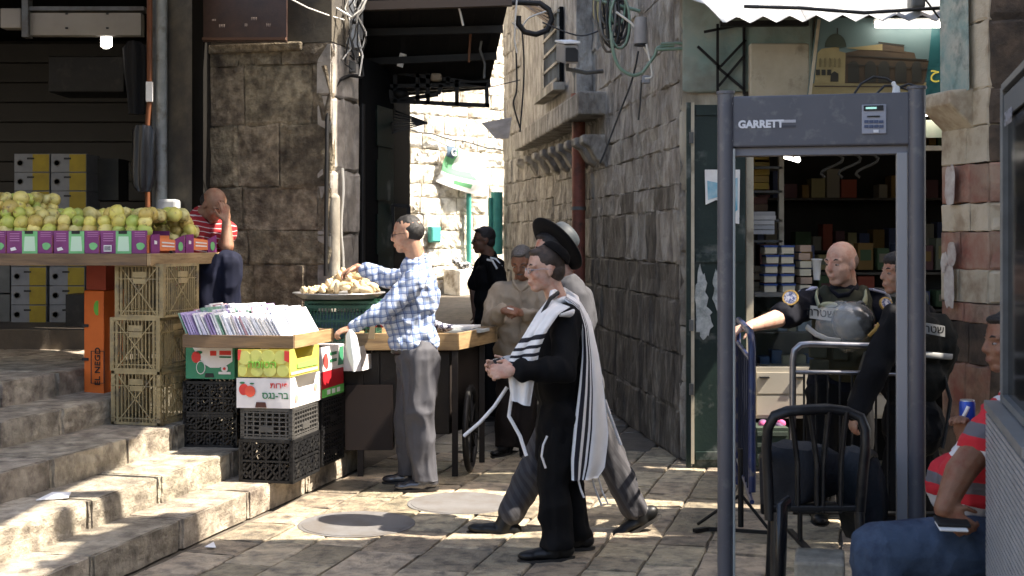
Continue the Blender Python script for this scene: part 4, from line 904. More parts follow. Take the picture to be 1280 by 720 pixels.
# ---------------- buildings outside the frame, plus unseen sheets added to shape the street's shade
rb = thing('street_side_building', 'stone building on the right side of the market street', 'building', (6, 4, 0))
m = MB(); m.prism([(3.6, -3, 0), (4.6, 6.5, 0), (7.5, 6.5, 0), (7.5, -3, 0)], UP, 3.6); m.build('wall', MT['cream_plaster'], rb)
bb = thing('opposite_building', 'stone building across the square', 'building', (0, -9, 0)); m = MB(); m.box(-9, -12, 0, 10, -11, 6); m.build('wall', MT['cream_plaster'], bb)
lbd = thing('left_side_building', 'stone building left of the steps', 'building', (-9, 4, 0)); m = MB(); m.box(-10.5, -4, 0, -9.3, 14, 5); m.build('wall', MT['cream_plaster'], lbd)
H = 4.3; kx, ky = SUN.x / SUN.z, SUN.y / SUN.z
def canopy(pts, lab, zc=H):        # added unseen sun blocker, outline on the roof level
    t = thing('added_sun_blocker', lab, 'awning', (sum(p[0] for p in pts) / len(pts), sum(p[1] for p in pts) / len(pts), zc))
    m = MB(); m.prism([(x, y, zc) for x, y in pts], UP, .02); m.build('sheet', MT['sheet_iron'], t); return t
def up(px, py, z=0):       # ground pixel of a wanted shadow -> blocker point along the sun ray
    Y = F * (EYE - z) / (py - 300); x = (px - 640) / F * Y; t_ = H - z; return (x + kx * t_, Y + ky * t_)
ZL = H * ky
canopy([up(185, 676), up(560, 673), up(835, 671), up(1300, 690), (6.2, 2.0), (1.2, 2.0), (.95, 5.6)], 'added unseen sheet shading the street foreground')
canopy([up(740, 634), up(811, 633), up(965, 646), up(1300, 673), up(1300, 688), up(835, 669), up(815, 650), up(740, 649)], 'iron canopy strip beside the shop awning', H + .04)
canopy([up(445, 612), up(700, 612), up(806, 619), up(965, 630), up(1300, 652), up(1300, 600), up(800, 592), up(445, 592)], 'added unseen sheet shading the alley mouth', H + .08)
for i, (y0, y1) in enumerate(((640, 648), (660, 668), (690, 700))):
    canopy([up(80, y0, .2), up(265, y0 - 6, .2), up(265, y1 - 6, .2), up(80, y1, .2)], ['first', 'second', 'third'][i] + ' narrow unseen beam added to stripe the steps with shade', H + .12)
canopy([up(-400, 600, .5), up(-400, 300 + 1600 * 1.0 / 9.9, .5), up(60, 300 + 1600 * 1.1 / 9.9, .5), up(215, 520, .45), up(168, 590, .3), up(128, 604, .3), up(60, 642, .3), up(-60, 705, .3)], 'added unseen sheet shading the fruit stall', H + .16)
# ================================================ STALLS
def lattice_crate(mat, w_, d_, h_, style, name='plastic_crate'):
    """open plastic crate, local coords, base centre at origin, front = -y"""
    m = MB(); t = .012
    for sx in (-1, 1):
        for sy in (-1, 1): m.box(sx * w_ / 2 - (t * 2 if sx > 0 else 0), sy * d_ / 2 - (t * 2 if sy > 0 else 0), 0, sx * w_ / 2 + (0 if sx > 0 else t * 2), sy * d_ / 2 + (0 if sy > 0 else t * 2), h_)
    def face(O, U, L, N):
        O, U, N = Vector(O), Vector(U), Vector(N)
        def hb(z, th, dp=t): m.obox(O + U * L / 2 + V(0, 0, z) - N * dp / 2, U * (L / 2 - .002), N * dp / 2, V(0, 0, th / 2))
        def vb(u, z0, z1, th, dp=t * .7): m.obox(O + U * u + V(0, 0, (z0 + z1) / 2) - N * (dp / 2 + .001), U * th / 2, N * dp / 2, V(0, 0, (z1 - z0) / 2))
        hb(.008, .016); hb(h_ - .009, .018, t * 1.4)
        if style == 'x':
            n = max(8, int(L / .024))
            for i in range(1, n): vb(L * i / n, .01, h_ - .02, .005)
            hb(h_ * .12, .006); hb(h_ * .72, .006)
            for s_ in (0, 1):
                a = O + U * (.15 * L if s_ == 0 else .85 * L) + V(0, 0, .02); b = O + U * (.85 * L if s_ == 0 else .15 * L) + V(0, 0, h_ - .03)
                m.bar(a - N * .001, b - N * .001, .007, .007, up=N)
            vb(.12 * L, 0, h_, .008); vb(.88 * L, 0, h_, .008)
            for k in range(9): 
                for uu in (.06, .94): m.bar(O + U * (uu - .04) * L + V(0, 0, .02 + k * (h_ - .04) / 9), O + U * (uu + .04) * L + V(0, 0, .02 + (k + 1) * (h_ - .04) / 9), .004, .004, up=N)
            m.obox(O + U * L * .52 + V(0, 0, h_ * .80) - N * .003, U * L * .14, N * .007, V(0, 0, h_ * .055))
            m.obox(O + U * L * .52 + V(0, 0, h_ * .68) - N * .001, U * L * .13, N * .006, V(0, 0, h_ * .05))
        elif style == 'grid':
            n = max(6, int(L / .04)); k = 7
            for i in range(1, n): vb(L * i / n, .01, h_ - .02, .010)
            for j in range(1, k): hb(h_ * j / k, .008)
            m.obox(O + U * L * .5 + V(0, 0, h_ * .32) - N * .003, U * L * .14, N * .006, V(0, 0, h_ * .09))
        elif style == 'scroll':
            n = 4
            hb(h_ * .5, .012)
            for i in range(1, n): vb(L * i / n, .01, h_ - .02, .012)
            for j in (0, 1):
                for i in range(n):
                    cx = L * (i + .5) / n; cz = h_ * (.27 + .47 * j); a = h_ * .17
                    for (x0, z0, x1, z1) in ((-1, -1, 1, 1), (-1, 1, 1, -1), (-1, 0, 0, 1), (0, -1, 1, 0)):
                        m.bar(O + U * (cx + x0 * L / n * .4) + V(0, 0, cz + z0 * a) - N * .004, O + U * (cx + x1 * L / n * .4) + V(0, 0, cz + z1 * a) - N * .004, .012, .008, up=N)
        else:
            n = max(8, int(L / .022)); hb(h_ * .5, .014); hb(h_ * .85, .02)
            for i in range(1, n): vb(L * i / n, .01, h_ - .02, .007)
            for j in range(1, 9): hb(h_ * j / 9, .004)
    face((-w_ / 2, -d_ / 2, 0), (1, 0, 0), w_, (0, -1, 0)); face((w_ / 2, -d_ / 2, 0), (0, 1, 0), d_, (1, 0, 0))
    face((w_ / 2, d_ / 2, 0), (-1, 0, 0), w_, (0, 1, 0)); face((-w_ / 2, d_ / 2, 0), (0, -1, 0), d_, (-1, 0, 0))
    m.box(-w_ / 2 + .005, -d_ / 2 + .005, .002, w_ / 2 - .005, d_ / 2 - .005, .010)
    return m.mesh(name, mat)
CR = {}
def put_crate(key, mat, w_, d_, h_, style, corner, z, lab, rz=None, group=None):
    """corner = front right corner (x,y)"""
    if key not in CR: CR[key] = lattice_crate(mat, w_, d_, h_, style)
    rz = math.atan2(-.27, 1) * .9 if rz is None else rz
    o = bpy.data.objects.new('plastic_crate', CR[key]); COL.objects.link(o)
    R = Matrix.Rotation(rz, 3, 'Z'); c = Vector((corner[0], corner[1], z)) - R @ V(w_ / 2, -d_ / 2, 0)
    o.location = c; o.rotation_euler = (0, 0, rz); tag(o, lab, 'crate', group); return o
RZ = math.atan2(-.27, 1)
# beige crates under the fruit board
cb = P(198, 533, 7.9)
LB = ['beige lattice crate touching the fruit board, top of three', 'beige lattice crate in the middle of the stack of three', 'beige lattice crate standing on the stone step, bottom of three']
for i in range(3):
    put_crate('beige', MT['beige_plastic'], .345, .42, .333, 'x', (cb.x + (2 - i) * .006 + (.03 if i == 2 else 0), cb.y + (.01 if i == 1 else 0)), .452 + i * .333, LB[2 - i], rz=RZ + [0, .02, -.03][i])
# orange carton
t = thing('orange_carton', 'tall orange fruit cartons standing on end beside the beige crates', 'carton', P(118, 491, 8.4))
oc = mt('orange_card', (.62, .13, .018), (.55, .11, .015), 7, .6)
m = MB(); a = P(105, 363, 8.4); b = P(134, 492, 8.4); m.prism([(a.x, 8.4, b.z), (b.x, 8.33, b.z), (b.x + .02, 8.7, b.z), (a.x + .02, 8.75, b.z)], UP, a.z - b.z); m.build('lower_carton', oc, t, bevel=.006)
m = MB(); a2 = P(108, 330, 8.42); b2 = P(136, 362, 8.42); m.prism([(a2.x, 8.42, b2.z), (b2.x, 8.36, b2.z), (b2.x, 8.7, b2.z), (a2.x, 8.7, b2.z)], UP, a2.z - b2.z); m.build('upper_carton', mt('red_card', (.30, .035, .012), (.25, .03, .01), 7, .6), t)
m = MB(); m.lathe(P(122, 385, 8.355), [(.036, 0), (.036, .004)], 18, axis=(-.2, -1, 0), smooth=False)
for i in range(len(m.v)): x, y, z = m.v[i]; zc = P(122, 385, 8.355).z; m.v[i] = (x + (P(122, 385, 8.355).x - x) * .25, y, zc + (z - zc) * 1.35)
m.build('green_sticker', mt('sticker_green', (.12, .38, .05)), t)
for yy in (407, 449): m = MB(); c = P(107, yy, 8.39); m.obox(c, V(.022, 0, 0), V(0, .01, 0), V(0, 0, .009)); m.build('hand_slot', MT['ink'], t)
Ut = V(.07 * -1, 0, 0); U_o = V(b.x - a.x, -.07, 0).normalized()
text_obj('EL NEGD', .062, P(122, 458, 8.345), UP, -U_o, MT['ink'], t, 'lettering')
m = MB(); 
for (x0, y0, x1, y1) in ((114, 439, 130, 439), (114, 479, 130, 479), (114, 439, 114, 479), (130, 439, 130, 479)): m.bar(P(x0, y0, 8.365 - (x0 - 105) * .0024), P(x1, y1, 8.365 - (x1 - 105) * .0024), .005, .004)
m.build('print_frame', MT['ink'], t)
# fruit board on top
fb_ = thing('fruit_board', 'weathered wooden table board carrying the fruit boxes', 'table', (-2.8, 8.2, 1.4))
c0_ = P(185, 318, 7.9); zt = c0_.z; zb = zt - .07
for k, d in enumerate((0, .29, .58)):
    m = MB(); p = c0_ + A2 * (d + .002) ; m.prism([V(p.x, p.y, zb + .02), V(p.x, p.y, zb + .02) + A2 * .285, V(p.x, p.y, zb + .02) + A2 * .285 - V(2.6, -.25, 0), V(p.x, p.y, zb + .02) - V(2.6, -.25, 0)], UP, .048); m.build('plank', MT['wood'], fb_)
m = MB(); m.prism([V(c0_.x, c0_.y, zb), V(c0_.x, c0_.y, zb) - V(2.6, -.25, 0), V(c0_.x, c0_.y - .03, zb) - V(2.6, -.25, 0), V(c0_.x, c0_.y - .03, zb)], UP, .075); m.build('front_rail', MT['wood'], fb_, bevel=.004)
m = MB(); e = A2 * .87; m.prism([V(c0_.x, c0_.y - .03, zb), V(c0_.x, c0_.y, zb) + e, V(c0_.x, c0_.y, zb) + e + B2 * .028, V(c0_.x, c0_.y - .03, zb) + B2 * .028], UP, .075); m.build('side_rail', MT['wood_light'], fb_, bevel=.004)
# supporting crate row at the left, hidden support legs
m = MB(); m.box(-5.1, 8.3, .75, -5.0, 8.4, 1.42); m.build('leg', MT['wood'], fb_)
# purple cartons (front row faces the camera, side row recedes)
pur = mt('carton_purple', (.22, .045, .17), (.17, .03, .13), 12, .6); grn = mt('carton_green', (.18, .50, .20), (.14, .42, .16), 12, .6); org = mt('carton_orange', (.72, .22, .08), rough=.6); whi = MT['paper']
bx = V(-2.6, .25, 0).normalized()
def purple_box(c, U_, N_, L, D_, lab, side=False):
    """c = front right bottom corner; U_ unit leftwards; -N_ into board"""
    h = .145; t = thing('fruit_box', lab, 'fruit box', c)
    th = .006; into = -N_
    m = MB()
    m.prism([c, c + U_ * L, c + U_ * L + into * th, c + into * th], UP, h); m.build('front_panel', pur, t)
    m = MB(); m.prism([c + into * D_, c + U_ * L + into * D_, c + U_ * L + into * (D_ + th), c + into * (D_ + th)], UP, h); m.build('rear_panel', pur, t)
    m = MB(); m.prism([c, c + into * D_, c + into * D_ + U_ * th, c + U_ * th], UP, h * .8); m.build('side_panel', org, t)
    m = MB(); m.prism([c + U_ * L, c + U_ * L + into * D_, c + U_ * (L - th) + into * D_, c + U_ * (L - th)], UP, h * .8); m.build('side_panel', pur, t)
    m = MB(); m.prism([c, c + U_ * L, c + U_ * L + into * D_, c + into * D_], UP, .006); m.build('bottom', pur, t)
    f_ = lambda u, z, k=.002: c + U_ * u * L + V(0, 0, z * h) + N_ * k
    m = MB(); m.prism([f_(.33, .02), f_(.66, .02), f_(.66, .98), f_(.33, .98)], N_, .003); m.build('green_label', grn, t)
    m = MB(); m.prism([f_(.37, .12, .005), f_(.62, .12, .005), f_(.60, .75, .005), f_(.39, .75, .005)], N_, .002); m.build('white_print', mt('print_pale', (.5, .68, .5)), t)
    m = MB(); m.prism([f_(.42, .86, .0055), f_(.60, .86, .0055), f_(.60, 1.0, .0055), f_(.42, 1.0, .0055)], N_, .002); m.build('hand_slot', MT['ink'], t)
    for k in range(4): m = MB(); m.prism([f_(.72, .55 + k * .1), f_(.93, .55 + k * .1), f_(.93, .585 + k * .1), f_(.72, .585 + k * .1)], N_, .002); m.build('print_line', mt('purple_pale', (.45, .2, .38)), t)
    for k in range(3): m = MB(); m.prism([f_(.04, .75 + k * .08), f_(.26, .75 + k * .08), f_(.26, .775 + k * .08), f_(.04, .775 + k * .08)], N_, .002); m.build('print_line', MT['purple_pale'], t)
    m = MB(); m.prism([f_(.14 + .10 * math.cos(a * .52) * (1 if math.sin(a * .52) > 0 else .8), .33 + .16 * math.sin(a * .52)) for a in range(12)], N_, .002); m.build('leaf_print', grn, t)
    m = MB(); m.prism([f_(.78, .18), f_(.90, .12), f_(.92, .25), f_(.82, .30)], N_, .002); m.build('white_mark', whi, t)
    return t
# flip U_: work leftwards from corner
cc = V(c0_.x - .01, c0_.y + .015, zt + .002); Nf_ = V(-bx.y, bx.x, 0); Nf_ = Nf_ if Nf_.y < 0 else -Nf_
labs = ['purple and green fruit box at the board corner with barcode', 'purple and green fruit box second from the board corner', 'purple and green fruit box third from the board corner', 'purple and green fruit box cut by the left frame edge']
for i in range(5):
    if i == 4: labs.append('purple and green fruit box beyond the left frame edge')
    t = purple_box(cc + bx * (i * .303), bx, Nf_, .30, .38, labs[i])
    if i == 0:
        c = cc; m = MB(); m.prism([c + bx * .275 + V(0, 0, .015) + Nf_ * .005, c + bx * .225 + V(0, 0, .015) + Nf_ * .005, c + bx * .225 + V(0, 0, .055) + Nf_ * .005, c + bx * .275 + V(0, 0, .055) + Nf_ * .005], Nf_, .002); m.build('barcode_label', whi, t)
        for k in range(7): m = MB(); x_ = .231 + k * .006; m.prism([c + bx * x_ + V(0, 0, .022) + Nf_ * .0075, c + bx * (x_ + .003) + V(0, 0, .022) + Nf_ * .0075, c + bx * (x_ + .003) + V(0, 0, .05) + Nf_ * .0075, c + bx * x_ + V(0, 0, .05) + Nf_ * .0075], Nf_, .001); m.build('barcode_line', MT['ink'], t)
for i in range(2):
    c = cc + A2 * (.03 + i * .425) + V(0, 0, 0) - B2 * .0
    # side-facing cartons: panel pairs seen along the right edge
    t = thing('fruit_box', ['purple and orange side of fruit box behind the corner box', 'purple and orange fruit box at the rear by the vendor'][i], 'fruit box', c)
    for (u0, u1, mm, h0, h1) in ((0, .10, pur, .12, .125), (.10, .29, org, .10, .085), (.29, .41, pur, .09, .12)):
        m = MB(); N2 = B2; p = c + A2 * u0 + N2 * .012; q_ = c + A2 * u1 + N2 * .012; z0 = .0 if u0 != .10 else .02
        m.prism([p + V(0, 0, z0), q_ + V(0, 0, z0), q_ + V(0, 0, h1), p + V(0, 0, h0)], -N2, .006); m.build('side_panel', mm, t)
    for k in range(2): m = MB(); m.prism([c + A2 * .12 + B2 * .014 + V(0, 0, .045 + k * .022), c + A2 * .27 + B2 * .014 + V(0, 0, .040 + k * .02), c + A2 * .27 + B2 * .014 + V(0, 0, .048 + k * .02), c + A2 * .12 + B2 * .014 + V(0, 0, .054 + k * .022)], B2, .002); m.build('print_line', whi, t)
    m = MB(); m.prism([c + A2 * (.35 + .03 * math.cos(a * .52)) + B2 * .014 + V(0, 0, .045 + .03 * math.sin(a * .52)) for a in range(12)], B2, .002); m.build('leaf_print', grn, t)
    m = MB(); m.prism([c + A2 * .03 + B2 * .014 + V(0, 0, .06), c + A2 * .06 + B2 * .014 + V(0, 0, .06), c + A2 * .06 + B2 * .014 + V(0, 0, .08), c + A2 * .03 + B2 * .014 + V(0, 0, .085)], B2, .002); m.build('white_mark', whi, t)
# guavas
def fruit_mesh(seed):
    m = MB(); m.ell((0, 0, 0), (1, 1, 1), n=12, m=8); a = np.array([tuple(v) for v in m.v])
    nz_ = vnoise(a * 1.7 + seed * 9, seed); a *= (1 + .09 * nz_)[:, None]; a[:, 2] *= .93 + .12 * math.sin(seed); a[:, 0] *= 1 + .08 * math.cos(seed * 2)
    r_ = np.hypot(a[:, 0], a[:, 1]); a[:, 2] -= .12 * np.exp(-(r_ / .25) ** 2) * np.sign(a[:, 2])
    m.v = [tuple(v) for v in a]; return m.mesh('guava', M('guava_skin_%d' % seed, [(.56, .52, .13), (.42, .48, .10), (.66, .57, .18), (.56, .44, .13), (.33, .42, .09), (.68, .62, .27)][seed], [(.62, .52, .11), (.50, .50, .10), (.70, .58, .18), (.42, .30, .06), (.42, .46, .09), (.46, .36, .08)][seed], 14, .42, .15, 60, var=.12, dirt=(.22, .15, .06), dscale=28, damt=.22, spec=.5))
GM = [fruit_mesh(i) for i in range(6)]
pts_f = []
r0 = .0455
def hill(u):   # height in m above box rim for distance u left of the corner
    if u > .93: return .23 + .05 * math.exp(-((u - 1.05) / .18) ** 2) + (.03 if u > 1.2 else 0)
    return .165 + .02 * math.sin(u * 9) + .015 * math.sin(u * 23 + 1)
cnt = 0
rsf = random.Random(12)
for layer in range(7):
    z = .10 + layer * .050
    dd = .06
    while dd < .80:
        u = .045 + rsf.uniform(-.01, .02)
        while u < 1.5:
            rim = 1 - abs(dd - .36) / .52
            top = .09 + hill(u) * min(1, .45 + rim) - (.06 if dd > .5 else 0) - (.05 if u < .05 else 0)
            if z <= top and not (layer < 3 and .14 < dd < .55):
                pts_f.append((u + rsf.uniform(-.008, .008), dd + rsf.uniform(-.008, .008) + layer * .010, z + rsf.uniform(-.008, .008)))
            u += r0 * 1.98
        dd += r0 * 1.9
pts_f.sort(key=lambda p: p[1] - p[2] * .8)
GL = 'yellow green guava in the heap on the fruit board'
for (u, dd, z) in pts_f[:296]:
    o = bpy.data.objects.new('guava', rsf.choice(GM)); COL.objects.link(o); r_ = r0 * rsf.uniform(.88, 1.16)
    o.location = cc + bx * u + A2 * dd + V(0, 0, z); o.rotation_euler = (rsf.uniform(0, 6), rsf.uniform(0, 6), rsf.uniform(0, 6)); o.scale = (r_,) * 3
    tag(o, GL, 'guava', 'yellow green guavas heaped on the board')
print('guavas', len(pts_f))

# ---------------- disc stall: tray with sleeves, boxes and crates
ZT = 1.04
tc = P(367, 436, 7.72)                    # front right bottom corner of tray
tr = thing('wooden_tray', 'shallow wooden tray full of plastic disc sleeves', 'tray', tc)
W_, D_ = 0.70, .62
zt0 = tc.z; ux = -B2 * .985 + V(0, 0, .0); ux = V(-1, .13, 0).normalized()
def tp(u, v, z): return tc + ux * u + A2 * v + V(0, 0, z)
for (p, q_, nm, mm) in ((tp(0, 0, 0), tp(W_, 0, 0), 'front_board', 'wood'), (tp(0, 0, 0), tp(0, D_, 0), 'side_board', 'wood_light'), (tp(W_, 0, 0), tp(W_, D_, 0), 'side_board', 'wood_light'), (tp(0, D_, 0), tp(W_, D_, 0), 'rear_board', 'wood')):
    m = MB(); d = (q_ - p).normalized(); n_ = V(-d.y, d.x, 0); n_ = n_ if n_.dot(tp(W_ / 2, D_ / 2, 0) - p) > 0 else -n_
    off = .0 if nm in ('front_board', 'rear_board') else .019
    m.prism([p + d * off, q_ - d * off, q_ - d * off + n_ * .018, p + d * off + n_ * .018], UP, .078 if nm == 'front_board' else .082); m.build(nm, MT[mm], tr, bevel=.003)
m = MB(); m.prism([tp(.02, .02, .005), tp(W_ - .02, .02, .005), tp(W_ - .02, D_ - .02, .005), tp(.02, D_ - .02, .005)], UP, .012); m.build('base_board', MT['wood'], tr)
sl_cols = [(.62, .58, .66), (.40, .32, .52), (.70, .70, .72), (.55, .50, .50), (.30, .22, .40), (.74, .72, .70), (.16, .30, .22), (.45, .25, .28), (.60, .62, .68)]
SLM = [mt('sleeve%d' % i, c, tuple(min(1, x * 1.25 + .05) for x in c), 30, .25, spec=.6) for i, c in enumerate(sl_cols)]
for row in range(3):
    n = 34
    for i in range(n):
        fr_ = i / (n - 1); u = W_ - .035 - fr_ * (W_ - .10); v = .04 + row * .19
        lean = .42 + (.10 if fr_ > .7 else 0) + rnd(-.05, .05); h = .20 + row * .02 + rnd(-.012, .012); w_ = .175
        p = tp(u, v, .02); dirv = -ux
        # sleeve plane spans A2 (width) and leaning up vector
        upv = (UP * math.cos(lean) + ux * math.sin(lean)).normalized(); th = upv.cross(A2).normalized() * rnd(.0035, .006)
        m = MB(); mat = random.choice(SLM) if fr_ < .72 else random.choice([SLM[2], SLM[5], SLM[8]])
        m.prism([p, p + A2 * w_, p + A2 * w_ + upv * h, p + upv * h], th.normalized(), th.length * 2)
        o = m.build('disc_sleeve', mat); rn = ['front', 'middle', 'rear'][row]
        tag(o, 'plastic disc sleeve leaning in the %s row of the wooden tray' % rn, 'disc sleeve', 'disc sleeves in the %s row of the tray' % rn)
# boxes below tray
def card_box(name, p, U_, L, Dv, Dl, h, mats, lab, open_side=True):
    """p front right bottom corner; U_ leftwards; Dv back"""
    t = thing(name, lab, 'cardboard box', p); N = -Dv; m = MB()
    m.prism([p, p + U_ * L, p + U_ * L + Dv * .006, p + Dv * .006], UP, h); m.build('front_panel', mats[0], t)
    m = MB(); R_ = -U_
    s0, s1 = p + Dv * .006, p + Dv * Dl
    if open_side:
        m.prism([s0, s1, s1 + V(0, 0, h), s1 - Dv * .06 + V(0, 0, h), s1 - Dv * .10 + V(0, 0, h * .62), s0 + Dv * .10 + V(0, 0, h * .62), s0 + Dv * .06 + V(0, 0, h), s0 + V(0, 0, h)], U_, .006)
    else: m.prism([s0, s1, s1 + V(0, 0, h), s0 + V(0, 0, h)], U_, .006)
    m.build('side_panel', mats[1], t)
    m = MB(); m.prism([p + U_ * L + Dv * .006, p + U_ * L + Dv * Dl, p + U_ * (L - .006) + Dv * Dl, p + U_ * (L - .006) + Dv * .006], UP, h * .8); m.build('side_panel', mats[1], t)
    m = MB(); m.prism([p + Dv * Dl, p + Dv * Dl + U_ * L, p + Dv * (Dl - .006) + U_ * L, p + Dv * (Dl - .006)], UP, h * .95); m.build('rear_panel', mats[0], t)
    m = MB(); m.prism([p + Dv * .01 + U_ * .01, p + Dv * (Dl - .01) + U_ * .01, p + Dv * (Dl - .01) + U_ * (L - .01), p + Dv * .01 + U_ * (L - .01)], UP, .008); m.build('bottom', mats[0], t)
    return t, (lambda u, z, k=.001: p + U_ * u + V(0, 0, z) + N * k), N
def disc2(f_, N, u, z, ru, rz, mat, par, nm, k=.001, n=16, a0=0, a1=6.2832, th=.002):
    m = MB(); full = a1 - a0 > 6.2; cnt_ = n if full else n + 1
    m.prism([f_(u + ru * math.cos(a0 + (a1 - a0) * i / n), z + rz * math.sin(a0 + (a1 - a0) * i / n), k) for i in range(cnt_)], N, th); m.build(nm, mat, par)
cgreen = mt('box_green', (.035, .22, .11), (.03, .17, .085), 9, .6); cwhite = mt('box_white', (.72, .68, .65), (.62, .58, .55), 6, .6); cred = mt('box_redp', (.60, .05, .04)); dgreen = mt('box_dgreen', (.02, .14, .06)); cyel = mt('box_yellow', (.50, .42, .08), (.42, .36, .07), 9, .6)
# green box
p = P(293, 474, 7.95); t, f_, N = card_box('printed_box', p, ux, .315, A2, .38, .20, [cgreen, cgreen], 'green and white printed box under the left of the disc tray')
m = MB(); pts = [f_(.012, .196), f_(.285, .196)] + [f_(.285 - .04 - .22 * (i / 10), .196 - .135 * math.sin(math.pi * (i / 10) ** .8 * .5 + .0) * (1 if i < 6 else (10 - i) / 5)) for i in range(1, 10)]
m.prism([f_(.012, .196), f_(.27, .196), f_(.24, .15), f_(.20, .095), f_(.155, .07), f_(.10, .07), f_(.05, .085), f_(.012, .11)], N, .002); m.build('white_field', cwhite, t)
disc2(f_, N, .245, .135, .030, .036, cred, t, 'pear_print', .004); disc2(f_, N, .215, .07, .030, .042, cwhite, t, 'pear_outline', .0035); disc2(f_, N, .215, .07, .025, .037, cgreen, t, 'pear_print', .0055)
disc2(f_, N, .225, .165, .02, .01, dgreen, t, 'leaf_print', .004)
for (u0, u1, z0, z1, mm) in ((.115, .155, .145, .175, cred), (.02, .095, .15, .176, cred), (.02, .095, .132, .142, dgreen), (.022, .10, .03, .045, cwhite)):
    m = MB(); m.prism([f_(u0, z0, .003), f_(u1, z0, .003), f_(u1, z1, .003), f_(u0, z1, .003)], N, .002); m.build('print_patch', mm, t)
disc2(f_, N, .062, .065, .022, .022, cwhite, t, 'round_print', .003); disc2(f_, N, .062, .065, .009, .009, cred, t, 'round_print', .0055)
m = MB(); m.prism([f_(.13, .01, .003), f_(.19, .01, .003), f_(.185, .035, .003), f_(.135, .035, .003)], N, .002); m.build('hand_hole', MT['ink'], t)
# black crates left
for i in range(2): put_crate('blackleft', MT['black_plastic'], .35, .40, .205, 'scroll', (P(296, 0, 7.97).x, 7.97), .305 + i * .207, ['lower black crate under the green printed box', 'upper black crate under the green printed box'][i], rz=RZ * .45)
# melon box and apple box
p = P(362, 472, 7.6)
t, f_, N = card_box('printed_box', p, ux, .318, A2, .43, .165, [cyel, cyel], 'yellow box printed with melons, higher box at the tray corner')
melon = mt('melon', (.55, .55, .16), (.48, .50, .12), 20, .5); 
for (u, z, r1) in ((.05, .12, .042), (.13, .125, .042), (.205, .125, .040), (.275, .115, .042), (.29, .04, .045), (.04, .04, .042), (.20, .035, .038), (.12, .04, .040)):
    ru, rz_ = min(r1, u - .003, .316 - u), min(r1, z - .004, .163 - z); disc2(f_, N, u, z, ru, rz_, melon, t, 'melon_print', .001 + .0025 * (u < .2) + .0008 * (z > .1))
m = MB(); m.prism([f_(.0, .155, .006), f_(.03, .16, .006), f_(.03, .10, .006), f_(.0, .09, .006)], N, .001); m.build('red_print', cred, t)
m = MB(); m.prism([f_(.295, .163, .006), f_(.316, .163, .006), f_(.316, .10, .006), f_(.305, .10, .006)], N, .001); m.build('red_print', cred, t)
text_obj('\u05d4\u05d8\u05d5\u05de\u05d4'[::-1], .062, f_(.165, .075, .010), -ux, UP, mt('lime', (.16, .42, .05)), t, ext=.0015)
for k, (u0, u1) in enumerate(((.0, 1),)):
    m = MB(); m.prism([p + A2 * .01 - ux * .004 + V(0, 0, .012), p + A2 * .40 - ux * .004 + V(0, 0, .012), p + A2 * .40 - ux * .004 + V(0, 0, .03), p + A2 * .01 - ux * .004 + V(0, 0, .03)], -ux, .001); m.build('yellow_strip', mt('strip_y', (.7, .6, .3)), t)
    m = MB(); m.prism([p + A2 * .10 - ux * .004 + V(0, 0, .045), p + A2 * .40 - ux * .004 + V(0, 0, .04), p + A2 * .40 - ux * .004 + V(0, 0, .09), p + A2 * .10 - ux * .004 + V(0, 0, .075)], -ux, .001); m.build('green_strip', mt('strip_g', (.2, .4, .08)), t)
p2 = V(p.x + .004, p.y + .004, p.z - .185)
t, f_, N = card_box('printed_box', p2, ux, .332, A2, .45, .178, [cwhite, cwhite], 'white box printed with two red apples, on the grey crate')
disc2(f_, N, .285, .11, .030, .034, cred, t, 'apple_print', .003); disc2(f_, N, .245, .10, .032, .034, mt('apple_r', (.66, .09, .05)), t, 'apple_print', .0055)
disc2(f_, N, .295, .15, .016, .006, dgreen, t, 'leaf_print', .003); disc2(f_, N, .235, .146, .014, .005, dgreen, t, 'leaf_print', .003)
text_obj('\u05e4\u05d9\u05e8\u05d5\u05ea'[::-1], .048, f_(.068, .135, .004), -ux, UP, cred, t); text_obj('\u05d1\u05e8-\u05e0\u05d2\u05e1'[::-1], .058, f_(.092, .075, .004), -ux, UP, dgreen, t)
m = MB(); m.prism([f_(.145, .004, .003), f_(.215, .004, .003), f_(.208, .036, .003), f_(.152, .036, .003)], N, .002); m.build('hand_hole', mt('hole_brown', (.06, .02, .015)), t)
sf = lambda u, z: p2 + A2 * u - ux * .002 + V(0, 0, z)
for (u, z) in ((.08, .05), (.36, .09)):
    m = MB(); m.prism([sf(u + .022 * math.cos(a * .5236), z + .024 * math.sin(a * .5236)) for a in range(12)], -ux, .002); m.build('apple_print', mt('apple_fade', (.62, .25, .2)), t)
text_obj('\u05e4\u05d9\u05e8\u05d5\u05ea'[::-1], .045, sf(.22, .085), A2, UP, mt('fade_t', (.55, .5, .48)), t)
put_crate('greyg', MT['grey_plastic'], .33, .44, .185, 'grid', (p2.x + .012, p2.y - .002), p2.z - .188, 'grey grid crate below the apple box', rz=RZ * .8)
put_crate('blackg', MT['black_plastic'], .345, .45, p2.z - .188 - .154, 'scroll', (p2.x + .018, p2.y - .012), .152, 'black scrollwork crate standing on the lowest step', rz=RZ * .8)
# right rear stack: boxes and crates
p3 = P(402, 470, 8.2)
t, f_, N = card_box('printed_box', V(P(452, 0, 8.55).x, 8.50, p3.z), ux, .33, A2, .30, .165, [cwhite, cwhite], 'white and green apple box behind the tray corner')
disc2(lambda u, z, k: V(P(403, 0, 8.18).x, 8.18, p3.z) + A2 * u - ux * k + V(0, 0, z), -ux, .05, .08, .03, .04, cred, t, 'apple_print', .006)
for (x0, x1, zz0, zz1, nm, mats, lab) in ((0, 0, 0, 0, 'printed_box', None, None),): pass
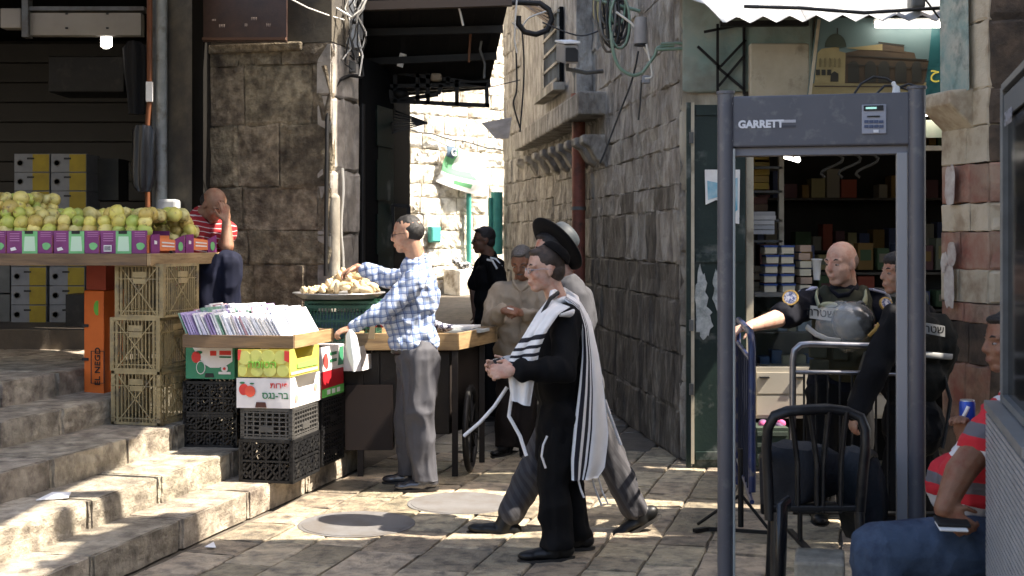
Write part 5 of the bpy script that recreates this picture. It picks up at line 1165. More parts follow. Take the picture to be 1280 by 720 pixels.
# visible side faces of that stack (facing the alley)
sb = V(P(402, 0, 8.15).x, 8.15, 0)
def side_box(z0, h, L, cols, lab):
    t = thing('printed_box', lab, 'cardboard box', sb + V(0, 0, z0)); 
    m = MB(); m.prism([sb + V(0, 0, z0), sb + A2 * L + V(0, 0, z0), sb + A2 * L - V(.40, -.05, 0) + V(0, 0, z0), sb - V(.40, -.05, 0) + V(0, 0, z0)], UP, h); m.build('carton', cols[0], t)
    n = B2; q_ = lambda u, z, k=.001: sb + A2 * u + V(0, 0, z0 + z) + n * k
    return t, q_, n
zA = P(0, 497, 8.2).z; 
t, q_, n_ = side_box(zA, .165, .36, [mt('crimson', (.40, .012, .02), (.34, .01, .018), 9, .5)], 'crimson and green box below the apple box behind the tray')
m = MB(); m.prism([q_(0, 0), q_(.36, 0), q_(.36, .06), q_(0, .055)], n_, .002); m.build('green_band', mt('band_green', (.1, .4, .08)), t)
for u in (.08, .16, .24): m = MB(); m.prism([q_(u, .015, .003), q_(u + .05, .015, .003), q_(u + .05, .045, .003), q_(u, .045, .003)], n_, .002); m.build('white_print', MT['paper'], t)
t, q_, n_ = side_box(zA + .168, .155, .36, [cwhite], 'white box with a red apple under the tray side')
m = MB(); m.prism([q_(.06 + .035 * math.cos(a * .5236), .07 + .045 * math.sin(a * .5236)) for a in range(12)], n_, .002); m.build('apple_print', cred, t)
m = MB(); m.prism([q_(.26, .02), q_(.35, .02), q_(.35, .14), q_(.29, .14)], n_, .002); m.build('green_print', cgreen, t)
for i in range(2): m = MB(); m.prism([q_(.13, .05 + i * .045), q_(.24, .05 + i * .045), q_(.24, .07 + i * .045), q_(.13, .07 + i * .045)], n_, .002); m.build('print_line', dgreen, t)
hb_ = (zA - .155) / 2
for i in range(2): put_crate('blackr', MT['black_plastic'], .40, .40, hb_, 'grid', (sb.x, sb.y), .152 + i * hb_, ['lower black crate of the rear stack beside the cart', 'upper black crate of the rear stack under the crimson box'][i], rz=RZ * .9)

# ---------------- tuber stall: metal tray on green crates
zc_ = P(0, 372, 8.95).z
ts = thing('metal_tray', 'round grey metal tray heaped with tan tubers', 'tray', P(420, 372, 9.0))
m = MB(); c = P(424, 369, 9.0); m.lathe(c + V(0, 0, -.02), [(.26, 0), (.31, .03), (.325, .035), (.325, .042), (.30, .036), (.0, .015)], 32); m.build('dish', MT['tray_metal'], ts)
for i, lab in ((0, 'green plastic crate directly under the metal tray'), (1, 'green plastic crate lower under the metal tray')):
    put_crate('greenc', MT['green_plastic'], .50, .36, .28, 'fine', (P(470, 0, 8.85).x, 8.85), c.z - .03 - .285 * (i + 1), lab, rz=-.05)
m = MB(); m.box(P(385, 0, 8.95).x, 8.95, .15, P(462, 0, 8.95).x, 9.2, c.z - .60); t = m.build('wooden_box', MT['cart_brown']); tag(t, 'dark wooden box under the green crates', 'box')
m = MB(); c2_ = P(420, 395, 9.05); m.box(c2_.x - .22, 9.0, c.z - .30, c2_.x + .2, 9.1, c.z - .12); t = m.build('blue_bottles', mt('bluish', (.08, .16, .28), (.2, .3, .4), 14, .4)); tag(t, 'blue packets inside the upper green crate', 'packets')
def tuber_mesh(seed):
    m = MB(); m.ell((0, 0, 0), (1, 1, 1), n=10, m=7); a = np.array([tuple(v) for v in m.v]); a *= (1 + .22 * vnoise(a * 1.6 + seed * 7, seed))[:, None]; m.v = [tuple(v) for v in a]
    return m.mesh('tuber', M('tuber_skin_%d' % seed, [(.42, .29, .15), (.52, .40, .23), (.34, .22, .11)][seed % 3], (.58, .47, .30), 18, .8, .4, 60, var=.2))
TM = [tuber_mesh(i) for i in range(5)]; rs_ = random.Random(3)
for k in range(110):
    px = rs_.uniform(-1, 1); dy = rs_.uniform(-.2, .2); hmax = .14 * math.exp(-((px - .25) / .55) ** 2) + .015
    z = rs_.uniform(0, 1) ** .6 * hmax * (1 - abs(dy) / .3)
    o = bpy.data.objects.new('tuber', rs_.choice(TM)); COL.objects.link(o); o.location = c + V(px * .24, dy, .03 + z); o.rotation_euler = (rs_.uniform(0, 6),) * 3
    big = 1.0 if px > -.3 else .62; o.scale = (.048 * big * rs_.uniform(.8, 1.2), .026 * big, .024 * big); tag(o, 'tan knobbly tuber in the heap on the metal tray', 'tuber', 'tan tubers heaped on the metal tray')

# ---------------- wooden cart
cy = 8.75; ck = thing('wooden_cart', 'dark wooden street cart with shallow tray and spoked wheel', 'cart', P(530, 575, 8.8))
a = P(600, 0, 8.75); zt_ = P(0, 412, 8.75).z; zb_ = P(0, 438, 8.75).z
cr_ = V(P(572, 0, 8.62).x, 8.62, 0); Lc = .76
for (p, q_, nm) in ((cr_, cr_ - V(Lc, 0, 0), 'front_board'), (cr_, cr_ + V(.26, .75, 0), 'side_board'), (cr_ - V(Lc, 0, 0), cr_ - V(Lc, 0, 0) + V(.26, .75, 0), 'side_board'), (cr_ + V(.26, .75, 0), cr_ + V(.26 - Lc, .75, 0), 'rear_board')):
    m = MB(); d = (q_ - p).normalized(); n_ = V(-d.y, d.x, 0) * .02; off = 0 if 'side' not in nm else .021
    cen = cr_ + V(.13 - Lc / 2, .375, 0); n_ = n_ if n_.dot(cen - p) > 0 else -n_
    z0 = 1600 and EYE - (438 - 300) / F * 8.62; m.prism([p + d * off + V(0, 0, z0), q_ - d * off + V(0, 0, z0), q_ - d * off + n_ + V(0, 0, z0), p + d * off + n_ + V(0, 0, z0)], UP, .115); m.build(nm, MT['wood_light'], ck, bevel=.003)
z0 = EYE - (438 - 300) / F * 8.62
for i in range(5):
    v0, v1 = i / 5, (i + .97) / 5; s0 = cr_ + V(.26, .75, 0) * v0 + V(-.02, .02, z0 + .02); s1 = cr_ + V(.26, .75, 0) * v1 + V(-.02, .0, z0 + .02)
    m = MB(); m.prism([s0, s1, s1 - V(Lc - .04, 0, 0), s0 - V(Lc - .04, 0, 0)], UP, .015); m.build('floor_board', MT['wood'], ck)
m = MB(); b0 = cr_ + V(-.06, .08, .28); m.prism([b0, b0 + V(.2, .55, 0), b0 + V(.2 - .72, .55, 0), b0 + V(-.72, 0, 0)], UP, z0 - .29); m.build('cart_body', MT['cart_brown'], ck)
for i in range(6):
    m = MB(); x_ = b0.x - .70 + i * .118; m.box(x_, b0.y - .014, b0.z + .01, x_ + .108, b0.y - .001, z0 - .02); m.build('side_plank', mt('cart_plank', (.02, .016, .012), (.014, .012, .010), 5, .6, .3, 40), ck)
m = MB(); m.box(b0.x - .70, b0.y - .05, .18, b0.x - .38, b0.y + .1, .62); m.build('lower_box', mt('cart_red', (.012, .006, .004), (.009, .0045, .004), 4, .6), ck)
# wheel
wc = P(588, 520, 8.75); wc = V(P(588, 0, 8.85).x, 8.85, .30); ax = V(.995, -.10, 0).normalized()
wh = MB(); wh.lathe(wc - ax * .02, [(.28, 0), (.30, .01), (.30, .03), (.28, .04), (.26, .04), (.26, 0), (.28, 0)], 28, axis=ax); W1 = wh.build('wheel', MT['black_metal'], ck)
q_ = ax.to_track_quat('Z', 'Y')
for k in range(10): m = MB(); aa = k * .6283; m.bar(wc, wc + q_ @ V(.265 * math.cos(aa), .265 * math.sin(aa), 0), .014); m.build('spoke', MT['black_metal'], W1)
m = MB(); m.tube([wc - ax * .05, wc + ax * .05], .035, 12); m.build('hub', MT['black_metal'], W1)
for (dx, dy) in ((-.66, .06), (-.02, .06), (.15, .6)): m = MB(); p = cr_ + V(dx, dy, 0); m.box(p.x - .02, p.y - .02, 0, p.x + .02, p.y + .02, z0); m.build('leg', MT['cart_brown'], ck)
# items on cart
zf = z0 + .115
m = MB(); c = V(P(575, 0, 9.1).x, 9.1, zf + .0); m.obox(c + V(0, 0, .012), V(.115, -.01, 0), V(.03, .1, 0), V(0, 0, .01)); t = m.build('white_book', MT['paper'], bevel=.003); tag(t, 'white book lying highest on the cart rim', 'book')
m = MB(); m.obox(c + V(.05, -.03, -.012), V(.13, -.01, 0), V(.03, .1, 0), V(0, 0, .011)); t = m.build('grey_book', mt('bookg', (.35, .38, .38)), bevel=.003); tag(t, 'grey book under the white book on the cart', 'book')
m = MB()
for k in range(5): m.cap(P(540 + k * 4, 404 + k * 1.5, 8.9), P(552 + k * 3, 409, 8.85), .03, .02, 8)
t = m.build('cloth_bundle', mt('cloth_bw', (.03, .03, .06), (.5, .5, .55), 45, .8, fac=(.48, .52))); tag(t, 'checked cloth bundle lying in the cart tray', 'cloth')
m = MB(); m.prism([P(460, 423, 8.6), P(468, 424, 8.6), P(469, 407, 8.58), P(463, 406, 8.58)], (0, 1, 0), .01); t = m.build('cardboard_tag', mt('tag_c', (.6, .45, .25))); tag(t, 'small cardboard price tag on the cart front', 'price tag')
for k in range(8): 
    m = MB(); m.ell(P(462 + k * 4 + rnd(-1, 1), 407 + rnd(-2, 1), 8.75), (.03, .04, .02), n=8, m=6); t = m.build('small_item', random.choice([mt('it1', (.4, .05, .05)), mt('it2', (.6, .6, .62)), MT['black_plastic']])); tag(t, 'small trinket piled in the cart tray behind the buyer', 'trinket', 'trinkets in the cart tray')
# paper litter
m = MB(); m.prism([G_ for G_ in [V(P(44, 628, 6.35).x, 6.36, .305), V(P(88, 623, 6.45).x, 6.42, .306), V(P(89, 617, 6.55).x, 6.55, .307), V(P(60, 618, 6.5).x, 6.56, .305)]], UP, .004); t = m.build('paper_sheet', MT['paper']); tag(t, 'white scrap of paper lying on the stone step', 'paper')
m = MB(); m.prism([V(P(255, 0, 6.6).x, 6.62, .012), V(P(270, 0, 6.6).x, 6.6, .012), V(P(266, 0, 6.7).x, 6.72, .014)], UP, .003); t = m.build('litter_bit', MT['paper']); tag(t, 'tiny paper bit on the paving by the lowest step', 'paper')
# ================================================ DETECTOR, BARRICADES, CHAIR, CABINET
def floor_pt(px, Y): return V((px - 640) / F * Y, Y, 0)
dl = floor_pt(907, 5.58); dr = floor_pt(1146, 5.40); du = (dr - dl).normalized(); dn = V(-du.y, du.x, 0)   # dn points away
md = thing('metal_detector', 'grey walk through metal detector gate on the paving', 'metal detector', (dl + dr) / 2)
ztop = EYE + 185 / F * 5.5
for p, nm in ((dl, 1), (dr, -1)):
    m = MB(); m.tube([p, p + UP * ztop], .036, 20); m.build('round_column', MT['grey_enamel'], md)
    m = MB(); m.tube([p + UP * ztop, p + UP * (ztop + .012)], .041, 20); m.build('column_cap', MT['grey_enamel'], md)
    m = MB(); m.obox(p + dn * .11 + du * .0 + UP * (ztop / 2 - .02), dn * .09, du * .026, UP * (ztop / 2 - .03)); m.build('side_panel', MT['grey_enamel_light'] if nm < 0 else MT['grey_enamel'], md, bevel=.01)
    m = MB(); m.obox(p + dn * .1 + UP * .02, dn * .16, du * .05, UP * .02); m.build('base_foot', MT['grey_enamel'], md, bevel=.005)
m = MB(); m.tube([dl + du * .037 - dn * .012, dl + du * .037 - dn * .012 + UP * (ztop - .24)], .006, 8); m.build('seal_strip', mt('seal', (.36, .38, .36), rough=.3), md)
hb0 = EYE + 117 / F * 5.5
m = MB(); m.obox((dl + dr) / 2 + dn * .06 + UP * (hb0 + ztop - .012) / 2, du * ((dr - dl).length / 2 - .03), dn * .075, UP * (ztop - .012 - hb0) / 2); m.build('header_box', MT['grey_enamel'], md, bevel=.008)
for t_s in (.035, .965):
    for zz in (.03, .19): pq = dl.lerp(dr, t_s) - dn * .017 + UP * (hb0 + zz); m = MB(); m.tube([pq, pq - dn * .003], .004, 8); m.build('screw', MT['chrome'], md)
m = MB(); m.obox((dl + dr) / 2 + dn * .06 + UP * (hb0 - .018), du * ((dr - dl).length / 2 - .03), dn * .05, UP * .017); m.build('header_lip', mt('enamel_lip', (.15, .15, .165), rough=.5), md)
m = MB(); m.obox(dr - du * .060 + dn * .02 + UP * (hb0 - .03) / 2, du * .022, dn * .03, UP * (hb0 - .035) / 2); m.build('inner_panel', MT['grey_enamel_light'], md, bevel=.004)
def hp(px, py, k=0):      # point on the header's front plane
    t_ = (px - 907) / (1146 - 907.); Yq = 5.58 * (1 - t_) + 5.40 * t_; p = P(px, py, Yq - .016 - k); return p
text_obj('GARRETT', .0445, hp(951, 155.5, .003), du, UP, mt('letter_white', (.62, .62, .64), rough=.5), md, 'lettering', ext=.0015, sx=1, bold=.045)
o_ = COL.objects[-1]; 
m = MB()
m.obox(hp(984, 151.5, .002), du * .036, dn * .001, UP * .006); m.build('name_plate', mt('np', (.4, .4, .42)), md)
m = MB(); m.obox(hp(984, 158, .002), du * .036, dn * .001, UP * .005); m.build('name_plate', mt('np2', (.06, .06, .07)), md)
cp = MB(); a = hp(1078, 131); b = hp(1107, 167); cp.obox((a + b) / 2 - dn * .003, du * (a - b).length * .32, dn * .005, UP * (a.z - b.z) / 2); pn = cp.build('control_panel', mt('panel_lg', (.28, .29, .33)), md, bevel=.003)
m = MB(); m.obox(hp(1092, 135, .011), du * .040, dn * .002, UP * .011); m.build('display_surround', MT['ink'], pn)
m = MB(); m.obox(hp(1089, 135, .014), du * .022, dn * .001, UP * .004); m.build('display', mt('lcd', (.25, .5, .45), emit=.3), pn)
m = MB(); m.obox(hp(1092, 145.5, .011), du * .026, dn * .001, UP * .003); m.build('slot', MT['ink'], pn)
for r in range(2):
    for k in range(4): m = MB(); m.obox(hp(1083 + k * 6.2, 152 + r * 6, .010), du * .0085, dn * .002, UP * .006); m.build('key', mt('key', (.07, .09, .15)), pn)
m = MB(); m.obox(hp(1095, 164, .010), du * .011, dn * .002, UP * .006); m.build('key', MT['letter_white'], pn)
# wires on top
for lab, pts in (('black cable arching over the detector header', [(1068, 117), (1076, 105), (1092, 96), (1108, 98), (1120, 106)]), ('thick black cable lying on the detector header', [(1096, 117), (1106, 107), (1118, 107), (1134, 112), (1152, 112)]), ('thin black cable beside the white bird shaped scrap', [(1122, 110), (1136, 105), (1148, 108), (1152, 114)])):
    m = MB(); m.tube([P(x, y, 5.5) for x, y in pts], .005, 6); t = m.build('cable', MT['cable_black']); tag(t, lab, 'cable')
m = MB(); m.prism([P(1117, 117, 5.46), P(1126, 117, 5.46), P(1125, 108, 5.46), P(1121, 106, 5.46), P(1119, 101, 5.46), P(1116, 102, 5.46), P(1118, 109, 5.46)], (0, 1, 0), .03); t = m.build('paper_scrap', MT['paper'], bevel=.004); tag(t, 'crumpled white paper scrap on top of the detector', 'paper')

# steel barricade (faces the camera) and blue barricade (edge on)
t = thing('steel_barricade', 'dark steel crowd barrier in front of the bald officer', 'barricade', floor_pt(1045, 6.75))
def bp(px, py, Y=6.75): return P(px, py, Y)
m = MB(); m.tube([bp(991, 600), bp(991, 450), bp(993, 438), bp(1001, 431), bp(1012, 430), bp(1085, 432)], .017, 10); m.tube([bp(1085, 432), bp(1170, 436)], .017, 10); m.build('top_hoop', MT['chrome'], t)
m = MB(); m.tube([bp(991, 465), bp(1085, 466), bp(1170, 470)], .012, 8); m.build('rail', MT['chrome'], t)
for i in range(11): m = MB(); m.tube([bp(1005 + i * 15, 466), bp(1005 + i * 15, 640)], .006, 6); m.build('upright', MT['black_metal'], t)
m = MB(); m.tube([bp(991, 640), bp(1170, 642)], .012, 8); m.build('rail', MT['black_metal'], t)
for x in (1000, 1150): m = MB(); p = bp(x, 640); m.tube([V(p.x, 6.75, p.z), V(p.x, 6.75, .01)], .014, 8); m.bar(V(p.x, 6.5, .012), V(p.x, 7.0, .012), .03, .02); m.build('foot', MT['black_metal'], t)
t = thing('blue_barricade', 'blue crowd barrier seen edge on beside the detector', 'barricade', floor_pt(930, 6.6))
q0, q1 = P(940, 0, 6.35), P(922, 0, 7.6); q0.z = q1.z = 0
zt_b = EYE - (415 - 300) / F * 6.5
m = MB(); m.tube([q0 + UP * .35, q0 + UP * (zt_b - .08), q0.lerp(q1, .04) + UP * (zt_b - .02), q0.lerp(q1, .1) + UP * zt_b, q0.lerp(q1, .9) + UP * zt_b, q1 + UP * (zt_b - .06), q1 + UP * .15], .019, 10); m.build('top_hoop', MT['blue_paint'], t)
for z in (.3, zt_b - .14): m = MB(); m.tube([q0 + UP * z, q1 + UP * z], .012, 8); m.build('rail', MT['blue_paint'], t)
for i in range(1, 8): m = MB(); p = q0.lerp(q1, i / 8); m.tube([p + UP * .3, p + UP * (zt_b - .14)], .007, 6); m.build('upright', mt('blue_dk', (.006, .009, .022)), t)
ft = floor_pt(926, 7.05)
m = MB(); m.tube([ft + UP * .02, ft + UP * .45], .016, 8); m.build('foot_post', MT['black_metal'], t)
for (x, Y_) in ((962, 7.0), (872, 7.15), (905, 7.6)):
    e = floor_pt(x, Y_); m = MB(); m.tube([ft + UP * .20, e + UP * .012], .009, 6); m.build('foot_brace', MT['black_metal'], t)
m = MB(); m.bar(floor_pt(868, 7.0) + UP * .01, floor_pt(884, 7.05) + UP * .01, .03, .02); m.bar(floor_pt(884, 7.05) + UP * .01, floor_pt(965, 6.95) + UP * .01, .02, .02); m.build('foot_plate', MT['black_metal'], t)

# plastic chair seen from behind with jackets
Yc = 5.15; ch = thing('plastic_chair', 'black plastic slatted garden chair with jackets on its seat', 'chair', floor_pt(1035, 5.3))
def cpt(px, py, dy=0): return P(px, py, Yc + dy)
def cstrip(pts, w_, th, nm, mat='black_plastic'):
    m = MB(); m.tube(pts, w_, 8, flat=th); return m.build(nm, MT[mat], ch)
arch = [(962, 650), (960, 600), (958, 560), (960, 535), (968, 520), (985, 514), (1010, 512), (1035, 511), (1058, 514), (1076, 522), (1082, 538), (1082, 560), (1078, 600), (1075, 640)]
m = MB(); m.tube([cpt(x, y, .02 * math.sin(i)) for i, (x, y) in enumerate(arch)], .030, 8, flat=.7); m.build('back_frame', MT['black_plastic'], ch)
for i, x in enumerate((988, 1012, 1036, 1058)):
    xs_ = x; m = MB(); m.tube([cpt(x, 514), cpt(x + (4 if x < 1020 else -3), 540, .01), cpt(x + (9 if x < 1020 else -7), 580, .02), cpt(x + (9 if x < 1020 else -8), 640, .02)], .021, 6, flat=.5); m.build('back_slat', MT['black_plastic'], ch)
m = MB(); m.prism([cpt(960, 640), cpt(1078, 640), cpt(1082, 634, .45), cpt(960, 634, .45)], UP, .025); m.build('seat', MT['black_plastic'], ch, bevel=.006)
for (x, dx, dy) in ((970, -8, 0), (1074, 4, 0), (966, -4, .42), (1078, 4, .42)):
    m = MB(); p = cpt(x, 640, dy); m.tube([p, V(p.x + dx * .003, p.y + (-.06 if dy == 0 else .05), 0)], [.03, .022], 8, flat=.7); m.build('leg', MT['black_plastic'], ch)
m = MB(); m.tube([cpt(962, 575, .0), cpt(957, 566, .12), cpt(952, 570, .35), cpt(954, 640, .45)], .02, 8, flat=.6); m.build('armrest', MT['black_plastic'], ch)
m = MB(); m.tube([cpt(1080, 575, .0), cpt(1088, 566, .12), cpt(1094, 570, .35), cpt(1092, 640, .45)], .02, 8, flat=.6); m.build('armrest', MT['black_plastic'], ch)
m = MB(); m.tube([P(985, 628, 4.95), P(978, 632, 4.92), P(976, 700, 4.9), P(974, 760, 4.9)], [.03, .035, .035, .03], 10, flat=.5); t = m.build('chair_arm', mt('blk_gloss', (.008, .008, .009), rough=.25)); tag(t, 'armrest end of a second black chair in front', 'chair')
den = mt('denim_grey', (.008, .0095, .013), (.005, .006, .009), 8, .85, .5, 40)
drape('jacket', [(960, 1030, 556, 5.42), (952, 1048, 566, 5.40), (950, 1056, 590, 5.38), (950, 1050, 615, 5.40), (951, 1000, 628, 5.42), (953, 985, 630, 5.42)], den, 'dark denim jacket lying on the left of the chair seat', 'jacket', .28, 2, amp=.02)
drape('jacket', [(1060, 1088, 563, 5.42), (1048, 1100, 575, 5.40), (1042, 1108, 600, 5.38), (1045, 1112, 625, 5.40), (1052, 1108, 660, 5.42), (1058, 1100, 672, 5.42)], mt('denim_lt', (.014, .018, .024), (.008, .011, .014), 7, .85, .5, 40), 'lighter blue grey jacket on the right of the chair seat', 'jacket', .28, 5, amp=.025)
# concrete block
c = V(P(1030, 0, 5.05).x, 5.12, 0); 
place = MB(); place.obox(V(c.x, 5.12, .17), V(.095, -.02, 0), V(.03, .12, 0), UP * .17); t = place.build('concrete_block', mt('concrete', (.36, .33, .26), (.22, .20, .16), 14, .9, .8, 40), bevel=.012); tag(t, 'rough concrete block beside the chair leg', 'block')
t['category'] = 'concrete block'

# ribbed cabinet and framed glass at the right edge
cn = floor_pt(1232, 4.6); ca = -A2; cb_ = B2; zc2 = EYE - 200 / F * 4.6
cab = thing('ribbed_cabinet', 'grey ribbed cabinet at the right frame edge', 'cabinet', cn)
m = MB(); m.prism([cn + cb_ * .012, cn + ca * 1.1 + cb_ * .012, cn + ca * 1.1 + cb_ * .7, cn + cb_ * .7], UP, zc2 - .004); m.build('body', mt('cab_grey', (.30, .30, .29), (.25, .25, .24), 5, .5), cab)
nr = 46
for i in range(nr):
    z = .02 + (zc2 - .06) * i / nr; m = MB(); hh = (zc2 - .06) / nr * .36
    m.obox(cn + ca * .55 + cb_ * .006 + UP * (z + hh), ca * .55, cb_ * .006, UP * hh); m.build('rib', mt('rib_grey', (.34, .34, .34), (.28, .28, .28), 6, .45), cab)
m = MB(); m.prism([cn - cb_ * .006 + UP * (zc2 - .03), cn + ca * 1.1 - cb_ * .006 + UP * (zc2 - .03), cn + ca * 1.1 + cb_ * .75 + UP * (zc2 - .03), cn + cb_ * .75 + UP * (zc2 - .03)], UP, .03); m.build('top_plate', mt('cab_top', (.20, .20, .195), (.16, .16, .155), 5, .45), cab)
gf = thing('framed_glass_panel', 'grey framed glass panel standing on the ribbed cabinet', 'panel', V(*(floor_pt(1257, 4.5)[:2]), zc2))
g0 = floor_pt(1257, 4.5); g1 = g0 + ca * 1.0; zt2 = EYE + 190 / F * 4.5
for (p, q_) in ((g0 + UP * zc2, g0 + UP * zt2), (g0 + UP * zt2, g1 + UP * zt2), (g0 + UP * (zc2 + .02), g1 + UP * (zc2 + .02)), (g1 + UP * zc2, g1 + UP * zt2)):
    m = MB(); m.bar(p, q_, .024, .03, up=(1, 0, 0)); m.build('frame_bar', mt('frame_g', (.17, .18, .18), (.12, .125, .125), 8, .35), gf)
m = MB(); m.obox((g0 + g1) / 2 + cb_ * .01 + UP * (zc2 + zt2) / 2, ca * .48, cb_ * .004, UP * ((zt2 - zc2) / 2 - .01)); m.build('glass_pane', mt('glass_dark', (.02, .02, .019), (.012, .012, .012), 4, .12, spec=.35), gf)
m = MB(); m.obox((g0 + g1) / 2 + cb_ * -.004 + UP * (zt2 - .07), ca * .48, cb_ * .004, UP * .04); m.build('header_strip', mt('frame_l', (.10, .105, .105)), gf)
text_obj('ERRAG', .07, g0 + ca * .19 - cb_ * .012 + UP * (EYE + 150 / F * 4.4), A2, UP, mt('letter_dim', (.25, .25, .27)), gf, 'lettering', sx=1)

# helmet with visor held by the officer
hc = P(1066, 402, 6.95); hl = thing('riot_helmet', 'grey riot helmet with clear visor held by the bald officer', 'helmet', hc)
m = MB(); m.ell(hc, (.115, .13, .112), n=24, m=16); m.build('shell', mt('helmet', (.05, .05, .048), (.16, .16, .15), 9, .22, coat=.5), hl)
m = MB(); q_ = V(-.6, -.8, .1).normalized(); m.lathe(hc - q_ * .01, [(.120, -.01), (.124, .0), (.120, .012), (.116, .0)], 28, axis=V(-.75, .45, .35)); m.build('rim', MT['grey_pipe'], hl)
m = MB(); vs = []; 
for i in range(9):
    for k in range(17):
        th = math.pi * (.18 + .6 * i / 8); ph = math.pi * (k / 16) 
        v = V(.145 * math.sin(th) * math.cos(ph), -.145 * math.sin(th) * math.sin(ph), .145 * math.cos(th)); vs.append(hc + V(-.06, 0, -.03) + Matrix.Rotation(.6, 3, 'Y') @ v)
fs = [(i * 17 + k, i * 17 + k + 1, (i + 1) * 17 + k + 1, (i + 1) * 17 + k) for i in range(8) for k in range(16)]
m.add(vs, fs, True); m.build('visor', M('visor', (.55, .57, .55), rough=.12, alpha=.28, spec=.7), hl)
# drink can
c = P(1209, 516, 5.15); t = thing('drink_can', 'blue drink can held by the seated man', 'can', c - UP * .05)
m = MB(); m.lathe(c - UP * .05, [(.024, 0), (.031, .008), (.031, .09), (.027, .10), (.027, .102), (.0, .098)], 20); m.build('can_body', mt('can_blue', (.015, .06, .35), rough=.3, metal=.3), t)
m = MB(); m.lathe(c + UP * .047, [(.028, 0), (.028, .006), (.024, .006), (.0, .004)], 20); m.build('can_lid', MT['tray_metal'], t)
m = MB(); pts = [c + V(.032 * math.sin(a), -.032 * math.cos(a), -.03 + .03 * (i)) for i, a in enumerate((-1.2, -.6, -.2))]; m.tube(pts, .008, 6); m.build('white_swirl', MT['paper'], t)
# ================================================ PEOPLE
def remesh(mb, name, mat, parent, vox=.008, smooth=4, fold=0, fscale=(9, 9, 9), seed=0, zmin=None, label=None):
    me = mb.mesh(name, mat); o = bpy.data.objects.new('tmp', me); COL.objects.link(o)
    md_ = o.modifiers.new('r', 'REMESH'); md_.mode = 'VOXEL'; md_.voxel_size = vox; md_.use_smooth_shade = True
    if smooth: s_ = o.modifiers.new('s', 'SMOOTH'); s_.iterations = smooth; s_.factor = .6
    dg = bpy.context.evaluated_depsgraph_get(); dg.update()
    m2 = bpy.data.meshes.new_from_object(o.evaluated_get(dg)); bpy.data.objects.remove(o)
    m2.materials.clear(); m2.materials.append(mat); m2.name = name
    n = len(m2.vertices); co = np.empty(n * 3); m2.vertices.foreach_get('co', co); co = co.reshape(-1, 3)
    if fold:
        no = np.empty(n * 3); m2.vertices.foreach_get('normal', no); no = no.reshape(-1, 3)
        f1 = vnoise(co * np.array(fscale) + vnoise(co * 5, seed + 9)[:, None] * .8, seed); f2 = vnoise(co * np.array(fscale) * 2.3, seed + 3)
        f3 = vnoise(co * np.array(fscale) * 1.6 + 7.7, seed + 5)
        d = fold * (1.25 * (1 - 2.4 * np.abs(f1)) + .8 * (.5 - 2 * np.abs(f3)) + .35 * f2 - .3)
        co = co + no * d[:, None]
    if zmin is not None: co[:, 2] = np.maximum(co[:, 2], zmin)
    off = np.array(root_of(parent).location); co = co - off
    m2.vertices.foreach_set('co', co.ravel()); m2.polygons.foreach_set('use_smooth', [True] * len(m2.polygons)); m2.update()
    ob = bpy.data.objects.new(name, m2); COL.objects.link(ob); setp(ob, parent)
    if label: ob['label'] = label
    return ob
def frame(f, u=UP):
    f = Vector(f).normalized(); u = Vector(u); u = (u - f * u.dot(f)).normalized(); l_ = u.cross(f); return f, l_, u
def head_blob(m, c, f, u=UP, s=1.0, jaw=1.0, closed=False):
    f, l_, u = frame(f, u); R = Matrix((f, l_, u)).transposed()
    q = lambda x, y, z: Vector(c) + (f * x + l_ * y + u * z) * s
    m.ell(q(-.012, 0, .035), (.096 * s, .075 * s, .088 * s), R, 20, 14)
    m.ell(q(.022, 0, -.025), (.070 * s, .060 * s * jaw, .082 * s), R, 18, 12)
    m.ell(q(.052, 0, -.090), (.032 * s, .034 * s * jaw, .024 * s), R, 12, 8)
    m.ell(q(.015, 0, -.065), (.060 * s, .054 * s * jaw, .042 * s), R, 14, 10)
    m.cap(q(.084, 0, .020), q(.102, 0, -.020), .009 * s, .0125 * s, 10); m.ell(q(.092, 0, -.026), (.016 * s, .018 * s, .009 * s), R, 10, 6)
    m.ell(q(.084, 0, -.056), (.014 * s, .026 * s, .008 * s), R, 10, 6); m.ell(q(.082, 0, -.068), (.014 * s, .022 * s, .008 * s), R, 10, 6)
    for sy in (-1, 1):
        m.cap(q(.080, .010 * sy, .026), q(.066, .048 * sy, .026), .010 * s, .010 * s, 8)
        m.ell(q(.058, .036 * sy, -.025), (.024 * s, .022 * s, .024 * s), R, 10, 6)
        m.ell(q(-.010, .076 * sy, -.005), (.018 * s, .008 * s, .031 * s), R, 12, 8); m.ell(q(-.004, .074 * sy, -.024), (.010 * s, .008 * s, .014 * s), R, 8, 6)
def neck_blob(m, c, f, base, s=1.0, r=.056, u=UP):
    f, l_, u = frame(f, u); a = Vector(c) + (f * -.022 + u * -.05) * s; m.cap(a, base, r * s * .95, r * s * 1.05, 14)
